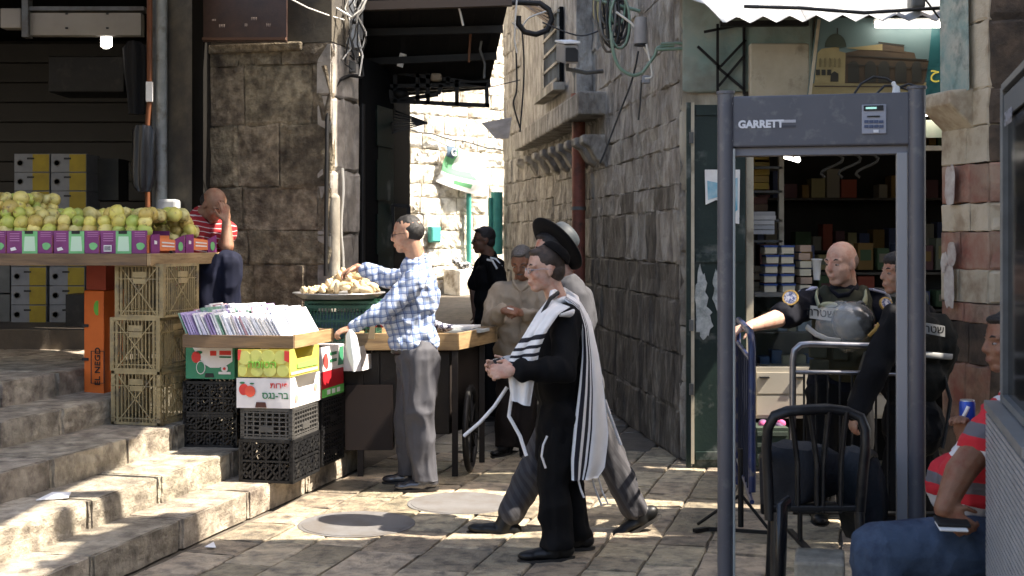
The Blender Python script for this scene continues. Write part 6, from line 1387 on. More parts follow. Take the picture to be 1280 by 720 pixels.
def hand_blob(m, w, d, pn, side, curl=.6, s=1.0, spread=.12):
    """wrist, direction, palm normal, thumb side (vector), five fingers"""
    d = Vector(d).normalized(); pn = Vector(pn); pn = (pn - d * pn.dot(d)).normalized(); sd_ = Vector(side); sd_ = (sd_ - d * sd_.dot(d) - pn * sd_.dot(pn)).normalized(); w = Vector(w)
    R = Matrix((d, sd_, pn)).transposed()
    m.ell(w + d * .045 * s, (.050 * s, .040 * s, .017 * s), R, 14, 8); m.cap(w, w + d * .03 * s, .024 * s, .024 * s, 10)
    Ls = (.072, .080, .075, .058)
    for i in range(4):
        off = (.030 - i * .020) * s; p = w + d * (.080 - abs(i - 1.2) * .004) * s + sd_ * off; dr_ = (d + sd_ * spread * (1.2 - i) * .5).normalized(); a = curl * .35
        L = Ls[i] * s
        for k in range(3):
            dd = (dr_ * math.cos(a) + pn * math.sin(a)).normalized(); ln = L * (.45, .32, .25)[k]; q = p + dd * ln; m.cap(p, q, (.0098, .0088, .0080)[k] * s, (.0088, .0080, .0070)[k] * s, 8); p = q; a += curl * (.8 + .08 * i)
    p = w + d * .022 * s + sd_ * .028 * s; dd = (d * .7 + sd_ * .75 + pn * .25).normalized(); q = p + dd * .036 * s; m.cap(p, q, .014 * s, .011 * s, 8)
    dd2 = (d * .95 + sd_ * .15 + pn * (.25 + curl * .4)).normalized(); r_ = q + dd2 * .030 * s; m.cap(q, r_, .0105 * s, .0085 * s, 8); m.cap(r_, r_ + (dd2 + pn * .3).normalized() * .018 * s, .0085 * s, .0075 * s, 8)
def limb(m, pts, rs, n=12):
    for i in range(len(pts) - 1): m.cap(pts[i], pts[i + 1], rs[i], rs[i + 1], n)
def torso(m, pelvis, chest, shL, shR, dep=1.0, wid=1.0, belly=0, f=None, hips=1.0):
    pelvis, chest, shL, shR = map(Vector, (pelvis, chest, shL, shR)); l_ = (shL - shR).normalized(); u = (chest - pelvis).normalized(); f_ = l_.cross(u) if f is None else Vector(f).normalized()
    l_ = (l_ - u * l_.dot(u)).normalized(); f_ = l_.cross(u); 
    if f is not None and f_.dot(Vector(f)) < 0: f_ = -f_
    R = Matrix((f_, l_, u)).transposed(); L = (chest - pelvis).length; hw = (shL - shR).length / 2
    m.ell(pelvis + u * .03, (.115 * dep * hips, .165 * wid, .13), R, 18, 12)
    m.ell(pelvis.lerp(chest, .42) + f_ * (.012 + belly * .06), ((.112 + belly * .05) * dep, .15 * wid, .17), R, 18, 12)
    m.ell(pelvis.lerp(chest, .80), (.118 * dep, .165 * wid, .19), R, 18, 12)
    m.cap(shL - l_ * .02, shR + l_ * .02, .062 * dep, .062 * dep, 12); m.ell(chest + u * .0, (.105 * dep, hw * .88, .085), R, 18, 10)
def shoe(parent, ankle, d, mat, s=1.0, name='shoe', pitch=0, z0=None):
    d = Vector(d).normalized(); sd_ = d.cross(UP).normalized(); up_ = sd_.cross(d); a = Vector(ankle); m = MB(); R = Matrix((d, sd_, up_)).transposed()
    b = a - up_ * .065 * s
    m.ell(b - d * .035 * s + up_ * .01, (.055 * s, .040 * s, .040 * s), R); m.ell(b + d * .06 * s, (.095 * s, .046 * s, .033 * s), R); m.ell(b + d * .135 * s - up_ * .004, (.065 * s, .043 * s, .026 * s), R)
    m.cap(a + up_ * .0, b + d * .02 * s, .046 * s, .048 * s)
    o = remesh(m, name, mat, parent, .007, 3)
    # flat sole
    m = MB(); pts = []
    for k in range(20):
        aa = k / 20 * 6.283; x = math.cos(aa) * .145 + .055; y = math.sin(aa) * (.044 + (.008 if x > .08 else 0)); pts.append(b + d * x * s + sd_ * y * s - up_ * .038 * s)
    m.prism(pts, up_, .016); so = m.build('sole', mt('sole', (.02, .018, .016), rough=.6), o); return o
def eyes(parent, c, f, u=UP, s=1.0, brow=None, glasses=None, closed=False, moustache=None):
    f, l_, u = frame(f, u); R = Matrix((f, l_, u)).transposed(); q = lambda x, y, z: Vector(c) + (f * x + l_ * y + u * z) * s
    for sy in (-1, 1):
        m = MB(); m.ell(q(.0735, .031 * sy, .004), (.009 * s, .0125 * s, .0048 * s), R, 12, 8); e = m.build('eye', mt('eye_white', (.26, .22, .20), rough=.3), parent)
        m = MB(); m.ell(q(.0795, .031 * sy, .004), (.004 * s, .0055 * s, .0050 * s), R, 10, 6); m.build('iris', mt('iris', (.03, .018, .012), rough=.15), e)
        m = MB(); m.tube([q(.083, .014 * sy, .027), q(.083, .032 * sy, .034), q(.068, .050 * sy, .028)], [.003, .0042, .002], 6); m.build('eyebrow', brow or mt('hair_black', (.018, .014, .012), (.03, .022, .018), 60, .6, .4, 200), parent)
    m = MB(); m.tube([q(.088, -.02, -.0615), q(.096, -.006, -.061), q(.096, .006, -.061), q(.088, .02, -.0615)], .0022, 5); m.build('lip_line', mt('lip', (.22, .075, .06), rough=.5), parent)
    if moustache: m = MB(); m.tube([q(.084, -.026, -.052), q(.100, -.008, -.046), q(.100, .008, -.046), q(.084, .026, -.052)], [.003, .006, .006, .003], 6); m.build('moustache', moustache, parent)
    if glasses:
        m = MB()
        for sy in (-1, 1):
            m.tube([q(.096 - .010 * abs(math.cos(a * .5236)) * (1 if math.cos(a * .5236) * 1 > 0 else .2), sy * (.032 + .021 * math.cos(a * .5236)), .002 + .014 * math.sin(a * .5236)) for a in range(13)], .0016, 5, caps=False)
            m.tube([q(.088, .053 * sy, .006), q(.03, .077 * sy, .008), q(-.015, .082 * sy, .002)], .0018, 5)
        m.tube([q(.098, -.011, .006), q(.101, 0, .009), q(.098, .011, .006)], .0016, 5); m.build('glasses', glasses, parent)
        m = MB()
        for sy in (-1, 1): m.ell(q(.096, .032 * sy, .002), (.001, .019 * s, .013 * s), R, 12, 6)
        m.build('lenses', mt('lens', (.55, .58, .6), rough=.05, alpha=.35, spec=.9), parent)
def hair(parent, c, f, mat, kind='short', u=UP, s=1.0):
    f, l_, u = frame(f, u); R = Matrix((f, l_, u)).transposed(); q = lambda x, y, z: Vector(c) + (f * x + l_ * y + u * z) * s
    m = MB()
    if kind == 'short': m.ell(q(-.022, 0, .048), (.094 * s, .080 * s, .086 * s), R, 20, 14); m.ell(q(-.050, 0, -.005), (.060 * s, .070 * s, .070 * s), R, 16, 10); m.ell(q(.03, 0, .093), (.050 * s, .055 * s, .022 * s), R, 14, 8)
    elif kind == 'bald': m.ell(q(-.046, 0, .005), (.070 * s, .079 * s, .060 * s), R, 20, 12)
    elif kind == 'shaved': m.ell(q(-.034, 0, .016), (.078 * s, .0768 * s, .070 * s), R, 22, 14)
    elif kind == 'thin': m.ell(q(-.036, 0, .020), (.082 * s, .080 * s, .076 * s), R, 20, 12); m.ell(q(-.014, 0, .056), (.088 * s, .070 * s, .071 * s), R, 18, 12)
    elif kind == 'stubble': m.ell(q(-.022, 0, .020), (.090 * s, .0775 * s, .070 * s), R, 20, 12)
    elif kind == 'long': m.ell(q(-.024, 0, .040), (.100 * s, .088 * s, .095 * s), R, 20, 14); m.ell(q(-.06, 0, -.03), (.065 * s, .079 * s, .09 * s), R, 16, 10); m.ell(q(.012, 0, .075), (.075 * s, .070 * s, .050 * s), R, 16, 10); m.ell(q(-.10, 0, -.02), (.05 * s, .05 * s, .05 * s), R, 14, 10)
    return remesh(m, 'hair', mat, parent, .006, 2, .0012, (40, 40, 40), 3)
HB = mt('hair_black', (.010, .008, .007), (.018, .013, .011), 60, .6, .4, 200); HG = mt('hair_grey', (.12, .11, .10), (.05, .045, .04), 70, .6, .4, 200)
def skin(name, c): return M(name, c, tuple(x * .78 for x in c), 22, .5, .35, 240, spec=.4, dirt=(c[0] * .8, c[1] * .5, c[2] * .42), dscale=17, damt=.5)
SK1 = skin('skin_tan', (.44, .25, .165)); SK2 = skin('skin_olive', (.27, .145, .088)); SK3 = skin('skin_pale', (.56, .34, .25)); SK5 = skin('skin_deep', (.24, .115, .066)); SK4 = skin('skin_brown', (.15, .075, .045))
def dirs(a, b): return (Vector(b) - Vector(a)).normalized()
def person(label, base, grp=None): return thing('person', label, 'person', base)

def plaid(name, base, c_a, c_b, per=.034, U_=(1, 0, 0)):
    m = M(name, base, tuple(x * .9 for x in base), 30, .85, .15, 150); n, l, b = nodes_of(m)
    geo = n.new('ShaderNodeNewGeometry'); noi = n.new('ShaderNodeTexNoise'); noi.inputs['Scale'].default_value = 7; l.new(geo.outputs['Position'], noi.inputs[0])
    sc = n.new('ShaderNodeVectorMath'); sc.operation = 'MULTIPLY_ADD'; l.new(noi.outputs['Color'], sc.inputs[0]); sc.inputs[1].default_value = (.05, .05, .05); l.new(geo.outputs['Position'], sc.inputs[2])
    last = b.inputs['Base Color'].links[0].from_socket
    for ax, col, p_, w_ in (((U_[0], U_[1], .12), c_a, per, .42), ((-.12, 0, 1), c_a, per, .42), ((U_[0], U_[1], .12), c_b, per * 1.0, .14), ((-.12, 0, 1), c_b, per * 1.0, .14)):
        d = n.new('ShaderNodeVectorMath'); d.operation = 'DOT_PRODUCT'; d.inputs[1].default_value = ax; l.new(sc.outputs[0], d.inputs[0])
        mm = n.new('ShaderNodeMath'); mm.operation = 'DIVIDE'; mm.inputs[1].default_value = p_; l.new(d.outputs['Value'], mm.inputs[0])
        fr = n.new('ShaderNodeMath'); fr.operation = 'FRACT'; l.new(mm.outputs[0], fr.inputs[0])
        lt = n.new('ShaderNodeMath'); lt.operation = 'LESS_THAN'; lt.inputs[1].default_value = w_; l.new(fr.outputs[0], lt.inputs[0])
        ml = n.new('ShaderNodeMath'); ml.operation = 'MULTIPLY'; ml.inputs[1].default_value = .62; l.new(lt.outputs[0], ml.inputs[0])
        x = n.new('ShaderNodeMix'); x.data_type = 'RGBA'; l.new(ml.outputs[0], x.inputs[0]); l.new(last, x.inputs[6]); x.inputs[7].default_value = tuple(col) + (1,); last = x.outputs[2]
    l.new(last, b.inputs['Base Color']); return m
def bands(name, cols, per, ax=(0, 0, 1), off=0):
    """horizontal fabric stripes: cols = [(limit, colour)...]"""
    m = M(name, cols[0][1], None, 5, .85, .15, 150); n, l, b = nodes_of(m); geo = n.new('ShaderNodeNewGeometry')
    noi = n.new('ShaderNodeTexNoise'); noi.inputs['Scale'].default_value = 6; l.new(geo.outputs['Position'], noi.inputs[0])
    d = n.new('ShaderNodeVectorMath'); d.operation = 'DOT_PRODUCT'; d.inputs[1].default_value = ax; l.new(geo.outputs['Position'], d.inputs[0])
    ad = n.new('ShaderNodeMath'); ad.operation = 'MULTIPLY_ADD'; l.new(noi.outputs[0], ad.inputs[0]); ad.inputs[1].default_value = .04; l.new(d.outputs['Value'], ad.inputs[2])
    mm = n.new('ShaderNodeMath'); mm.operation = 'MULTIPLY_ADD'; mm.inputs[1].default_value = 1 / per; mm.inputs[2].default_value = off + 100; l.new(ad.outputs[0], mm.inputs[0])
    fr = n.new('ShaderNodeMath'); fr.operation = 'FRACT'; l.new(mm.outputs[0], fr.inputs[0])
    cr = n.new('ShaderNodeValToRGB'); cr.color_ramp.interpolation = 'CONSTANT'; l.new(fr.outputs[0], cr.inputs[0]); e = cr.color_ramp.elements
    e[0].position = 0; e[0].color = tuple(cols[0][1]) + (1,); e[1].position = cols[1][0]; e[1].color = tuple(cols[1][1]) + (1,)
    for p_, c_ in cols[2:]: q = e.new(p_); q.color = tuple(c_) + (1,)
    l.new(cr.outputs[0], b.inputs['Base Color']); return m
def ribbon(name, rows, mat, parent, label=None, th=.006, uvs=True):
    """cloth sheet from rows of points; UV.x across each row, UV.y along rows; folded and solid"""
    nr, nc = len(rows), len(rows[0]); vs = [Vector(p) for r in rows for p in r]; m = MB()
    nrm = []
    for i in range(nr):
        for k in range(nc):
            a = Vector(rows[i][min(k + 1, nc - 1)]) - Vector(rows[i][max(k - 1, 0)]); b = Vector(rows[min(i + 1, nr - 1)][k]) - Vector(rows[max(i - 1, 0)][k]); nn = a.cross(b); nrm.append(nn.normalized() if nn.length > 1e-9 else V(0, -1, 0))
    f1 = [(i * nc + k, (i + 1) * nc + k, (i + 1) * nc + k + 1, i * nc + k + 1) for i in range(nr - 1) for k in range(nc - 1)]
    N0 = len(vs); allv = [v + n_ * th / 2 for v, n_ in zip(vs, nrm)] + [v - n_ * th / 2 for v, n_ in zip(vs, nrm)]
    fs = [f[::-1] for f in f1] + [tuple(i + N0 for i in f) for f in f1]
    bd = [k for k in range(nc)] + [i * nc + nc - 1 for i in range(1, nr)] + [(nr - 1) * nc + k for k in range(nc - 2, -1, -1)] + [i * nc for i in range(nr - 2, 0, -1)]
    for i in range(len(bd)): a, b = bd[i], bd[(i + 1) % len(bd)]; fs.append((a, b, b + N0, a + N0))
    m.add(allv, fs, True); o = m.build(name, mat, parent); me = o.data; uv = me.uv_layers.new(name='UVMap')
    for lp in me.loops:
        vi = lp.vertex_index % N0; uv.data[lp.index].uv = ((vi % nc) / (nc - 1), (vi // nc) / (nr - 1))
    if label: o['label'] = label
    return o
def uvstripe(name, base, stripe, spans, axis=0, spans2=()):
    m = M(name, base, tuple(x * .88 for x in base), 6, .85, .3, 60); n, l, b = nodes_of(m); uv = n.new('ShaderNodeUVMap'); sp = n.new('ShaderNodeSeparateXYZ'); l.new(uv.outputs[0], sp.inputs[0])
    last = b.inputs['Base Color'].links[0].from_socket
    for ax_, sps in ((axis, spans), (1 - axis, spans2)):
        for a, c in sps:
            m1 = n.new('ShaderNodeMath'); m1.operation = 'COMPARE'; m1.inputs[1].default_value = (a + c) / 2; m1.inputs[2].default_value = (c - a) / 2; l.new(sp.outputs[ax_], m1.inputs[0])
            x = n.new('ShaderNodeMix'); x.data_type = 'RGBA'; l.new(m1.outputs[0], x.inputs[0]); l.new(last, x.inputs[6]); x.inputs[7].default_value = tuple(stripe) + (1,); last = x.outputs[2]
    l.new(last, b.inputs['Base Color']); return m
def sheet(edgeL, edgeR, n=14, m_=12, amp=.015, waves=3, seed=0, bulge=0):
    """rows between two polylines of (px,py,Y)"""
    def samp(pl, t):
        pl = [P(*p) for p in pl]; k = t * (len(pl) - 1); i = min(int(k), len(pl) - 2); f_ = k - i; return pl[i].lerp(pl[i + 1], f_ * f_ * (3 - 2 * f_) * .4 + f_ * .6)
    rows = []
    for j in range(m_ + 1):
        t = j / m_; a, b = samp(edgeL, t), samp(edgeR, t); row = []
        for i in range(n + 1): u = i / n; row.append(a.lerp(b, u) + V(0, amp * math.sin(u * waves * 6.283 + t * 2 + seed) - bulge * math.sin(u * math.pi), 0))
        rows.append(row)
    return rows

# ---- 1 man in blue checked shirt
MT['plaid_collar'] = plaid('plaid_collar', (.52, .54, .58), (.10, .17, .36), (.03, .04, .12), .044)
Y = 8.2; pr = person('balding man in blue checked shirt buying at the disc stall', floor_pt(525, Y))
hd = P(509, 293, Y + .05); fd = V(-1, .12, -.12); nb_ = P(521, 326, Y + .08)
shN, shF = P(517, 352, Y - .12), P(520, 344, Y + .26); elN = P(482, 388, Y - .16); wrN = P(441, 410, Y - .10); elF = P(487, 350, Y + .34); wrF = P(447, 334, Y + .42)
pel = P(521, 432, Y + .06); chs = P(524, 352, Y + .07)
hipN, hipF = P(524, 448, Y - .03), P(520, 448, Y + .15); knN, knF = P(524, 520, Y - .04), P(512, 522, Y + .16); anN, anF = P(530, 590, Y - .02), P(514, 586, Y + .2)
m = MB(); head_blob(m, hd, fd, jaw=1.06); neck_blob(m, hd, fd, nb_, r=.062); torso(m, pel, chs, shN, shF, .8, .8)
limb(m, [shN, elN, wrN], [.045, .038, .026]); limb(m, [shF, elF, wrF], [.045, .038, .026]); limb(m, [hipN, knN, anN], [.07, .05, .038]); limb(m, [hipF, knF, anF], [.07, .05, .038])
hand_blob(m, wrN, V(-1, -.1, -.25), V(.1, .3, -1), V(0, 1, .2), 1.0); hand_blob(m, wrF, V(-1, .1, -.35), V(-.2, 0, -1), V(0, -1, 0), .9)
body = remesh(m, 'body', SK1, pr, .0065, 2); eyes(pr, hd, fd, glasses=MT['black_metal']); hair(pr, hd, fd, mt('hair_dkgrey', (.022, .02, .018), (.012, .011, .010), 60, .6, .3, 200), 'thin')
m = MB(); torso(m, pel + V(0, 0, .02), chs, shN, shF, 1.12, 1.08, .9, f=(-1, 0, 0)); limb(m, [shN, elN, wrN + (elN - wrN) * .12], [.077, .064, .047]); limb(m, [shF, elF, wrF + (elF - wrF) * .25], [.075, .064, .05])
m.cap(nb_ + V(0, 0, .012), nb_ + V(.0, 0, -.05), .062, .10); m.ell(pel + V(-.02, 0, .03), (.165, .19, .10))
shirt = remesh(m, 'shirt', plaid('plaid_blue', (.47, .52, .60), (.10, .17, .34), (.05, .07, .17), .044), pr, .009, 3, .010, (13, 13, 8), 4)
m = MB(); m.tube([nb_ + V(-.062, -.03, -.035), nb_ + V(-.045, -.055, -.012), nb_ + V(.0, -.068, .012), nb_ + V(.05, -.045, .030), nb_ + V(.066, 0, .034), nb_ + V(.05, .045, .028)], [.014, .019, .020, .019, .018, .016], 8, flat=.45); m.build('collar', MT['plaid_collar'], pr)
m = MB(); m.lathe(pel + V(-.01, 0, -.045), [(.150, -.02), (.157, -.015), (.157, .015), (.150, .02)], 28, axis=V(.12, 0, 1)); m.build('belt', mt('belt', (.015, .012, .012), rough=.35), pr)
m = MB(); m.ell(pel + V(0, 0, -.08), (.150, .175, .13)); limb(m, [hipN, knN, anN], [.130, .100, .085]); limb(m, [hipF, knF, anF], [.125, .098, .085])
m.cap(anN, anN + V(.005, 0, -.06), .082, .080); m.cap(anF, anF + V(0, 0, -.06), .082, .080)
remesh(m, 'trousers', mt('trouser_grey', (.060, .060, .068), (.048, .048, .055), 8, .75, .15, 200), pr, .010, 3, .009, (11, 11, 5), 7, zmin=.065)
lsh = mt('leather_black', (.035, .035, .04), rough=.22, spec=.7, coat=.3)
shoe(pr, V(anN.x + .005, anN.y - .01, .105), V(-1, -.08, -.04), lsh, 1.0); shoe(pr, V(anF.x, anF.y, .105), V(-1, .1, -.04), lsh, 1.0)
drape('plastic_bag', [(436, 440, 412, 8.0), (432, 446, 420, 8.0), (432, 449, 434, 8.0), (435, 451, 448, 8.0), (439, 447, 458, 8.0), (441, 445, 464, 8.0)], M('bag_white', (.62, .66, .68), rough=.35, trans=.0, bump=.6, bscale=14), 'small white plastic bag hanging from the buyer\'s hand', 'plastic bag', .05, 3, amp=.004)

# ---- 2 young man with kippah and prayer shawl
Y = 6.5; pr = person('young walking man with black skullcap, glasses and striped prayer shawl', floor_pt(700, Y))
hd = P(681, 337, Y); fd = V(-1, -.22, -.08); nb_ = P(697, 376, Y + .04)
shN, shF = P(708, 398, Y - .17), P(690, 396, Y + .17); elN = P(706, 462, Y - .30); wrN = P(643, 463, Y - .42); elF = P(676, 458, Y + .2); wrF = P(637, 462, Y - .26)
pel = P(702, 520, Y); chs = P(700, 402, Y + .01)
hipN, hipF = P(704, 530, Y - .07), P(698, 530, Y + .09); knN, knF = P(690, 604, Y - .09), P(712, 606, Y + .09); anN, anF = P(696, 672, Y - .09), P(722, 664, Y + .1)
m = MB(); head_blob(m, hd, fd, s=.97, jaw=.95); neck_blob(m, hd, fd, nb_, r=.052); torso(m, pel, chs, shN, shF, .75, .8)
limb(m, [shN, elN, wrN], [.04, .034, .024]); limb(m, [shF, elF, wrF], [.04, .034, .024]); limb(m, [hipN, knN, anN], [.065, .048, .036]); limb(m, [hipF, knF, anF], [.065, .048, .036])
hand_blob(m, wrN, V(-1, .05, -.05), V(.1, .9, -.4), V(-.2, .2, 1), .9); hand_blob(m, wrF, V(-1, -.15, .1), V(0, -.8, .1), V(0, 0, 1), .9)
remesh(m, 'body', SK3, pr, .006, 2); eyes(pr, hd, fd, s=.97, glasses=mt('gl_silver', (.4, .4, .42), rough=.2, metal=.8)); hair(pr, hd, fd, mt('hair_brown', (.05, .032, .022), (.03, .02, .014), 60, .6, .3, 200), 'short', s=.97)
f_, l_, u_ = frame(fd); kc = hd + f_ * -.040 + u_ * .050
m = MB(); axk = (u_ * .72 - f_ * .69).normalized(); m.lathe(kc - axk * .0, [(.084, .030), (.080, .048), (.066, .068), (.040, .080), (.0, .085)], 24, axis=axk); m.build('skullcap', mt('velvet', (.004, .004, .0045), rough=.95, spec=.1), pr, bevel=0)
m = MB(); torso(m, pel + V(0, 0, -.02), chs + V(0, 0, -.01), shN, shF, 1.12, 1.12, .1); m.ell(pel + V(-.01, 0, -.06), (.135, .18, .15)); limb(m, [shN, elN, wrN + (elN - wrN) * .08], [.078, .068, .055]); limb(m, [shF, elF, wrF + (elF - wrF) * .1], [.075, .065, .055])
m.cap(pel + V(0, 0, -.05), pel + V(.0, 0, -.20), .14, .145)
coatb = mt('coat_black', (.0035, .0035, .004), (.006, .006, .0065), 6, .9, .2, 120, spec=.15)
remesh(m, 'black_coat', coatb, pr, .010, 3, .007, (10, 10, 6), 11)
m = MB(); limb(m, [hipN, knN, anN], [.105, .082, .080]); limb(m, [hipF, knF, anF], [.105, .082, .080]); m.cap(anN, anN + V(0, 0, -.03), .08, .082)
remesh(m, 'trousers', mt('trouser_black', (.0045, .0045, .005), (.007, .0068, .007), 8, .9, spec=.15), pr, .010, 3, .009, (11, 11, 5), 13, zmin=.06)
shoe(pr, V(anN.x - .0, anN.y, .100), V(-1, -.15, -.03), mt('shoe_black', (.006, .006, .006), rough=.45, spec=.3), 1.02); shoe(pr, V(anF.x, anF.y, .105), V(-1, .1, -.03), MT['shoe_black'], .98)
# white shirt collar with dark band
m = MB(); m.tube([nb_ + V(-.055, -.02, -.03), nb_ + V(-.03, -.066, -.012), nb_ + V(.03, -.062, .008), nb_ + V(.062, 0, .012)], [.014, .018, .018, .016], 8, flat=.6); m.build('shirt_collar', MT['white'], pr)
# prayer shawl
shw = uvstripe('shawl_cloth', (.74, .73, .72), (.012, .012, .016), [(.06, .13), (.19, .24), (.30, .34), (.80, .85)], 0)
rows = sheet([(706, 374, 6.36), (722, 386, 6.30), (728, 410, 6.32), (728, 445, 6.36), (724, 482, 6.34), (718, 530, 6.33), (714, 575, 6.34), (715, 600, 6.36)], [(708, 368, 6.55), (724, 376, 6.58), (738, 400, 6.54), (749, 450, 6.52), (756, 500, 6.54), (760, 545, 6.54), (755, 585, 6.52), (746, 597, 6.50)], 20, 20, .011, 2.2, 1, .03)
ribbon('shawl_back', rows, uvstripe('shawl_back_cloth', (.80, .80, .80), (.012, .012, .02), [(.08, .20), (.28, .38), (.45, .50)], 0), pr, th=.008)
rows = sheet([(686, 374, 6.36), (672, 392, 6.26), (655, 420, 6.18), (640, 442, 6.14), (634, 458, 6.12), (640, 500, 6.14)], [(712, 384, 6.27), (698, 392, 6.19), (684, 412, 6.14), (674, 436, 6.12), (670, 458, 6.12), (662, 508, 6.14)], 14, 18, .016, 1.6, 2, .02)
ribbon('shawl_front', rows, uvstripe('shawl_front_cloth', (.78, .75, .71), (.012, .012, .016), [], 0, [(.44, .49), (.54, .58), (.64, .68), (.72, .75)]), pr, th=.008)
m = MB(); m.tube([P(686, 384, 6.30), P(690, 368, 6.44), P(704, 366, 6.58), P(718, 376, 6.6), P(722, 388, 6.45), P(714, 392, 6.26), P(700, 394, 6.2)], [.012, .024, .030, .034, .032, .022, .008], 10, flat=.6); m.build('shawl_collar', mt('shawl_plain', (.74, .73, .72), (.64, .62, .6), 8, .85, .4, 60), pr)
m = MB(); m.tube([P(698, 366, 6.34), P(688, 373, 6.27), P(682, 384, 6.25), P(678, 392, 6.24)], .012, 8, flat=.6); m.build('shawl_band', MT['ink'], pr)
def fringe(pts, r_=.006, nm='shawl_tassel'): m = MB(); m.tube([P(*p) for p in pts], r_, 6); m.build(nm, MT['shawl_plain'], pr)
fringe([(634, 484, 6.2), (618, 508, 6.2), (600, 528, 6.22), (580, 545, 6.25)], .009); fringe([(640, 492, 6.2), (636, 520, 6.2), (650, 545, 6.2), (658, 570, 6.18)], .010)
fringe([(684, 545, 6.28), (679, 556, 6.27), (677, 570, 6.27), (682, 585, 6.28)], .006)
fringe([(740, 592, 6.6), (742, 606, 6.62), (752, 632, 6.64)], .006); fringe([(746, 590, 6.62), (752, 612, 6.62), (760, 630, 6.62)], .005); fringe([(722, 596, 6.4), (726, 612, 6.4), (730, 622, 6.4)], .006)
fringe([(756, 500, 6.62), (762, 518, 6.62), (770, 540, 6.64), (776, 556, 6.64)], .010)
# small dark camera-like pouch strap in hands
m = MB(); m.prism([P(616, 450, 6.2), P(640, 444, 6.2), P(642, 452, 6.2), P(620, 458, 6.2)], (0, 1, 0), .05); t = m.build('folded_pouch', mt('pouch', (.02, .02, .02), (.6, .6, .6), 24, .6, fac=(.52, .56))); tag(t, 'small black and white folded pouch in the young man\'s hands', 'pouch')

# ---- 3 man with hat behind
Y = 7.05; pr = person('striding man in wide black hat and grey coat behind the young man', floor_pt(715, Y))
hd = P(688, 316, Y); fd = V(-1, -.1, -.02); nb_ = P(705, 346, Y + .03)
shN, shF = P(715, 362, Y - .17), P(708, 360, Y + .18); elN = P(728, 420, Y - .22); wrN = P(700, 450, Y - .2); elF = P(722, 420, Y + .2); wrF = P(695, 450, Y + .15)
pel = P(718, 470, Y); chs = P(714, 372, Y)
hipF, hipN = P(716, 488, Y + .08), P(724, 488, Y - .08); knF, anF = P(672, 575, Y + .05), P(640, 640, Y - .02); knN, anN = P(760, 566, Y), P(793, 634, Y)
m = MB(); head_blob(m, hd, fd, s=.98); neck_blob(m, hd, fd, nb_); torso(m, pel, chs, shN, shF, .75, .8); limb(m, [shN, elN, wrN], [.04, .034, .024]); limb(m, [shF, elF, wrF], [.04, .034, .024]); limb(m, [hipN, knN, anN], [.065, .048, .036]); limb(m, [hipF, knF, anF], [.065, .048, .036])
hand_blob(m, wrN, V(-1, 0, -.3), V(0, 1, 0), V(0, 0, 1), .8); hand_blob(m, wrF, V(-1, 0, -.3), V(0, -1, 0), V(0, 0, 1), .8)
remesh(m, 'body', SK3, pr, .0075, 2); eyes(pr, hd, fd, s=.98); hair(pr, hd, fd, HB, 'short', s=.98)
m = MB(); torso(m, pel, chs, shN, shF, 1.15, 1.1, .3); limb(m, [shN, elN, wrN + (elN - wrN) * .1], [.08, .07, .055]); limb(m, [shF, elF, wrF + (elF - wrF) * .1], [.08, .07, .055]); m.ell(pel + V(0, 0, -.05), (.165, .19, .14))
remesh(m, 'grey_coat', mt('coat_grey', (.045, .046, .052), (.034, .035, .04), 8, .85, .2, 150), pr, .011, 3, .008, (9, 9, 6), 21)
m = MB(); limb(m, [hipN, knN, anN], [.11, .085, .075]); limb(m, [hipF, knF, anF], [.11, .085, .075]); m.ell(pel + V(0, 0, -.08), (.14, .16, .12))
remesh(m, 'trousers', bands('trouser_pin', [(0, (.05, .049, .054)), (.5, (.032, .031, .035))], .04, (.85, -.1, .5)), pr, .010, 3, .008, (11, 11, 4), 23)
shoe(pr, anF + V(-.03, 0, -.035), V(-1, -.05, .12), MT['shoe_black'], 1.05); shoe(pr, anN + V(.02, 0, .0), V(-.88, -.1, -.46), MT['shoe_black'], 1.05)
m = MB(); hn = V(.68, .40, .62).normalized(); hcn = P(694, 307, Y); hq = hn.to_track_quat('Z', 'Y')
m.lathe(hcn, [(.085, -.004), (.140, -.006), (.170, .004), (.182, .014), (.182, .018), (.168, .012), (.140, .004), (.09, .006)], 36, axis=hn); m.build('hat_brim', mt('felt_black', (.004, .004, .0045), rough=.9, spec=.15), pr)
m = MB(); m.lathe(hcn, [(.092, .0), (.090, .08), (.082, .112), (.05, .122), (.0, .112)], 28, axis=hn); m.build('hat_crown', mt('hat_cover', (.04, .048, .054), (.03, .035, .04), 9, .55, spec=.2), pr)
m = MB(); m.lathe(hcn, [(.094, .004), (.0945, .03), (.092, .03), (.092, .004)], 28, axis=hn); m.build('hat_band', MT['ink'], pr)

# ---- 4 man in beige shirt rolling a cigarette
Y = 9.55; pr = person('grey haired man in beige shirt looking down at his hands', floor_pt(640, Y))
hd = P(652, 329, Y - .05); fd = V(-.25, -.9, -.42); nb_ = P(652, 352, Y + .02)
shR, shL = P(623, 362, Y - .02), P(676, 362, Y + .04); elR = P(614, 402, Y - .06); wrR = P(629, 388, Y - .30); elL = P(680, 404, Y - .02); wrL = P(655, 391, Y - .28)
pel = P(648, 448, Y); chs = P(649, 368, Y)
hipR, hipL = P(638, 455, Y), P(660, 455, Y); knR, knL = P(634, 510, Y - .02), P(660, 512, Y); anR, anL = P(632, 556, Y), P(656, 558, Y)
m = MB(); head_blob(m, hd, fd); neck_blob(m, hd, fd, nb_); torso(m, pel, chs, shL, shR, .75, .8, f=(0, -1, 0)); limb(m, [shR, elR, wrR], [.04, .034, .025]); limb(m, [shL, elL, wrL], [.04, .034, .025]); limb(m, [hipR, knR, anR], [.065, .048, .036]); limb(m, [hipL, knL, anL], [.065, .048, .036])
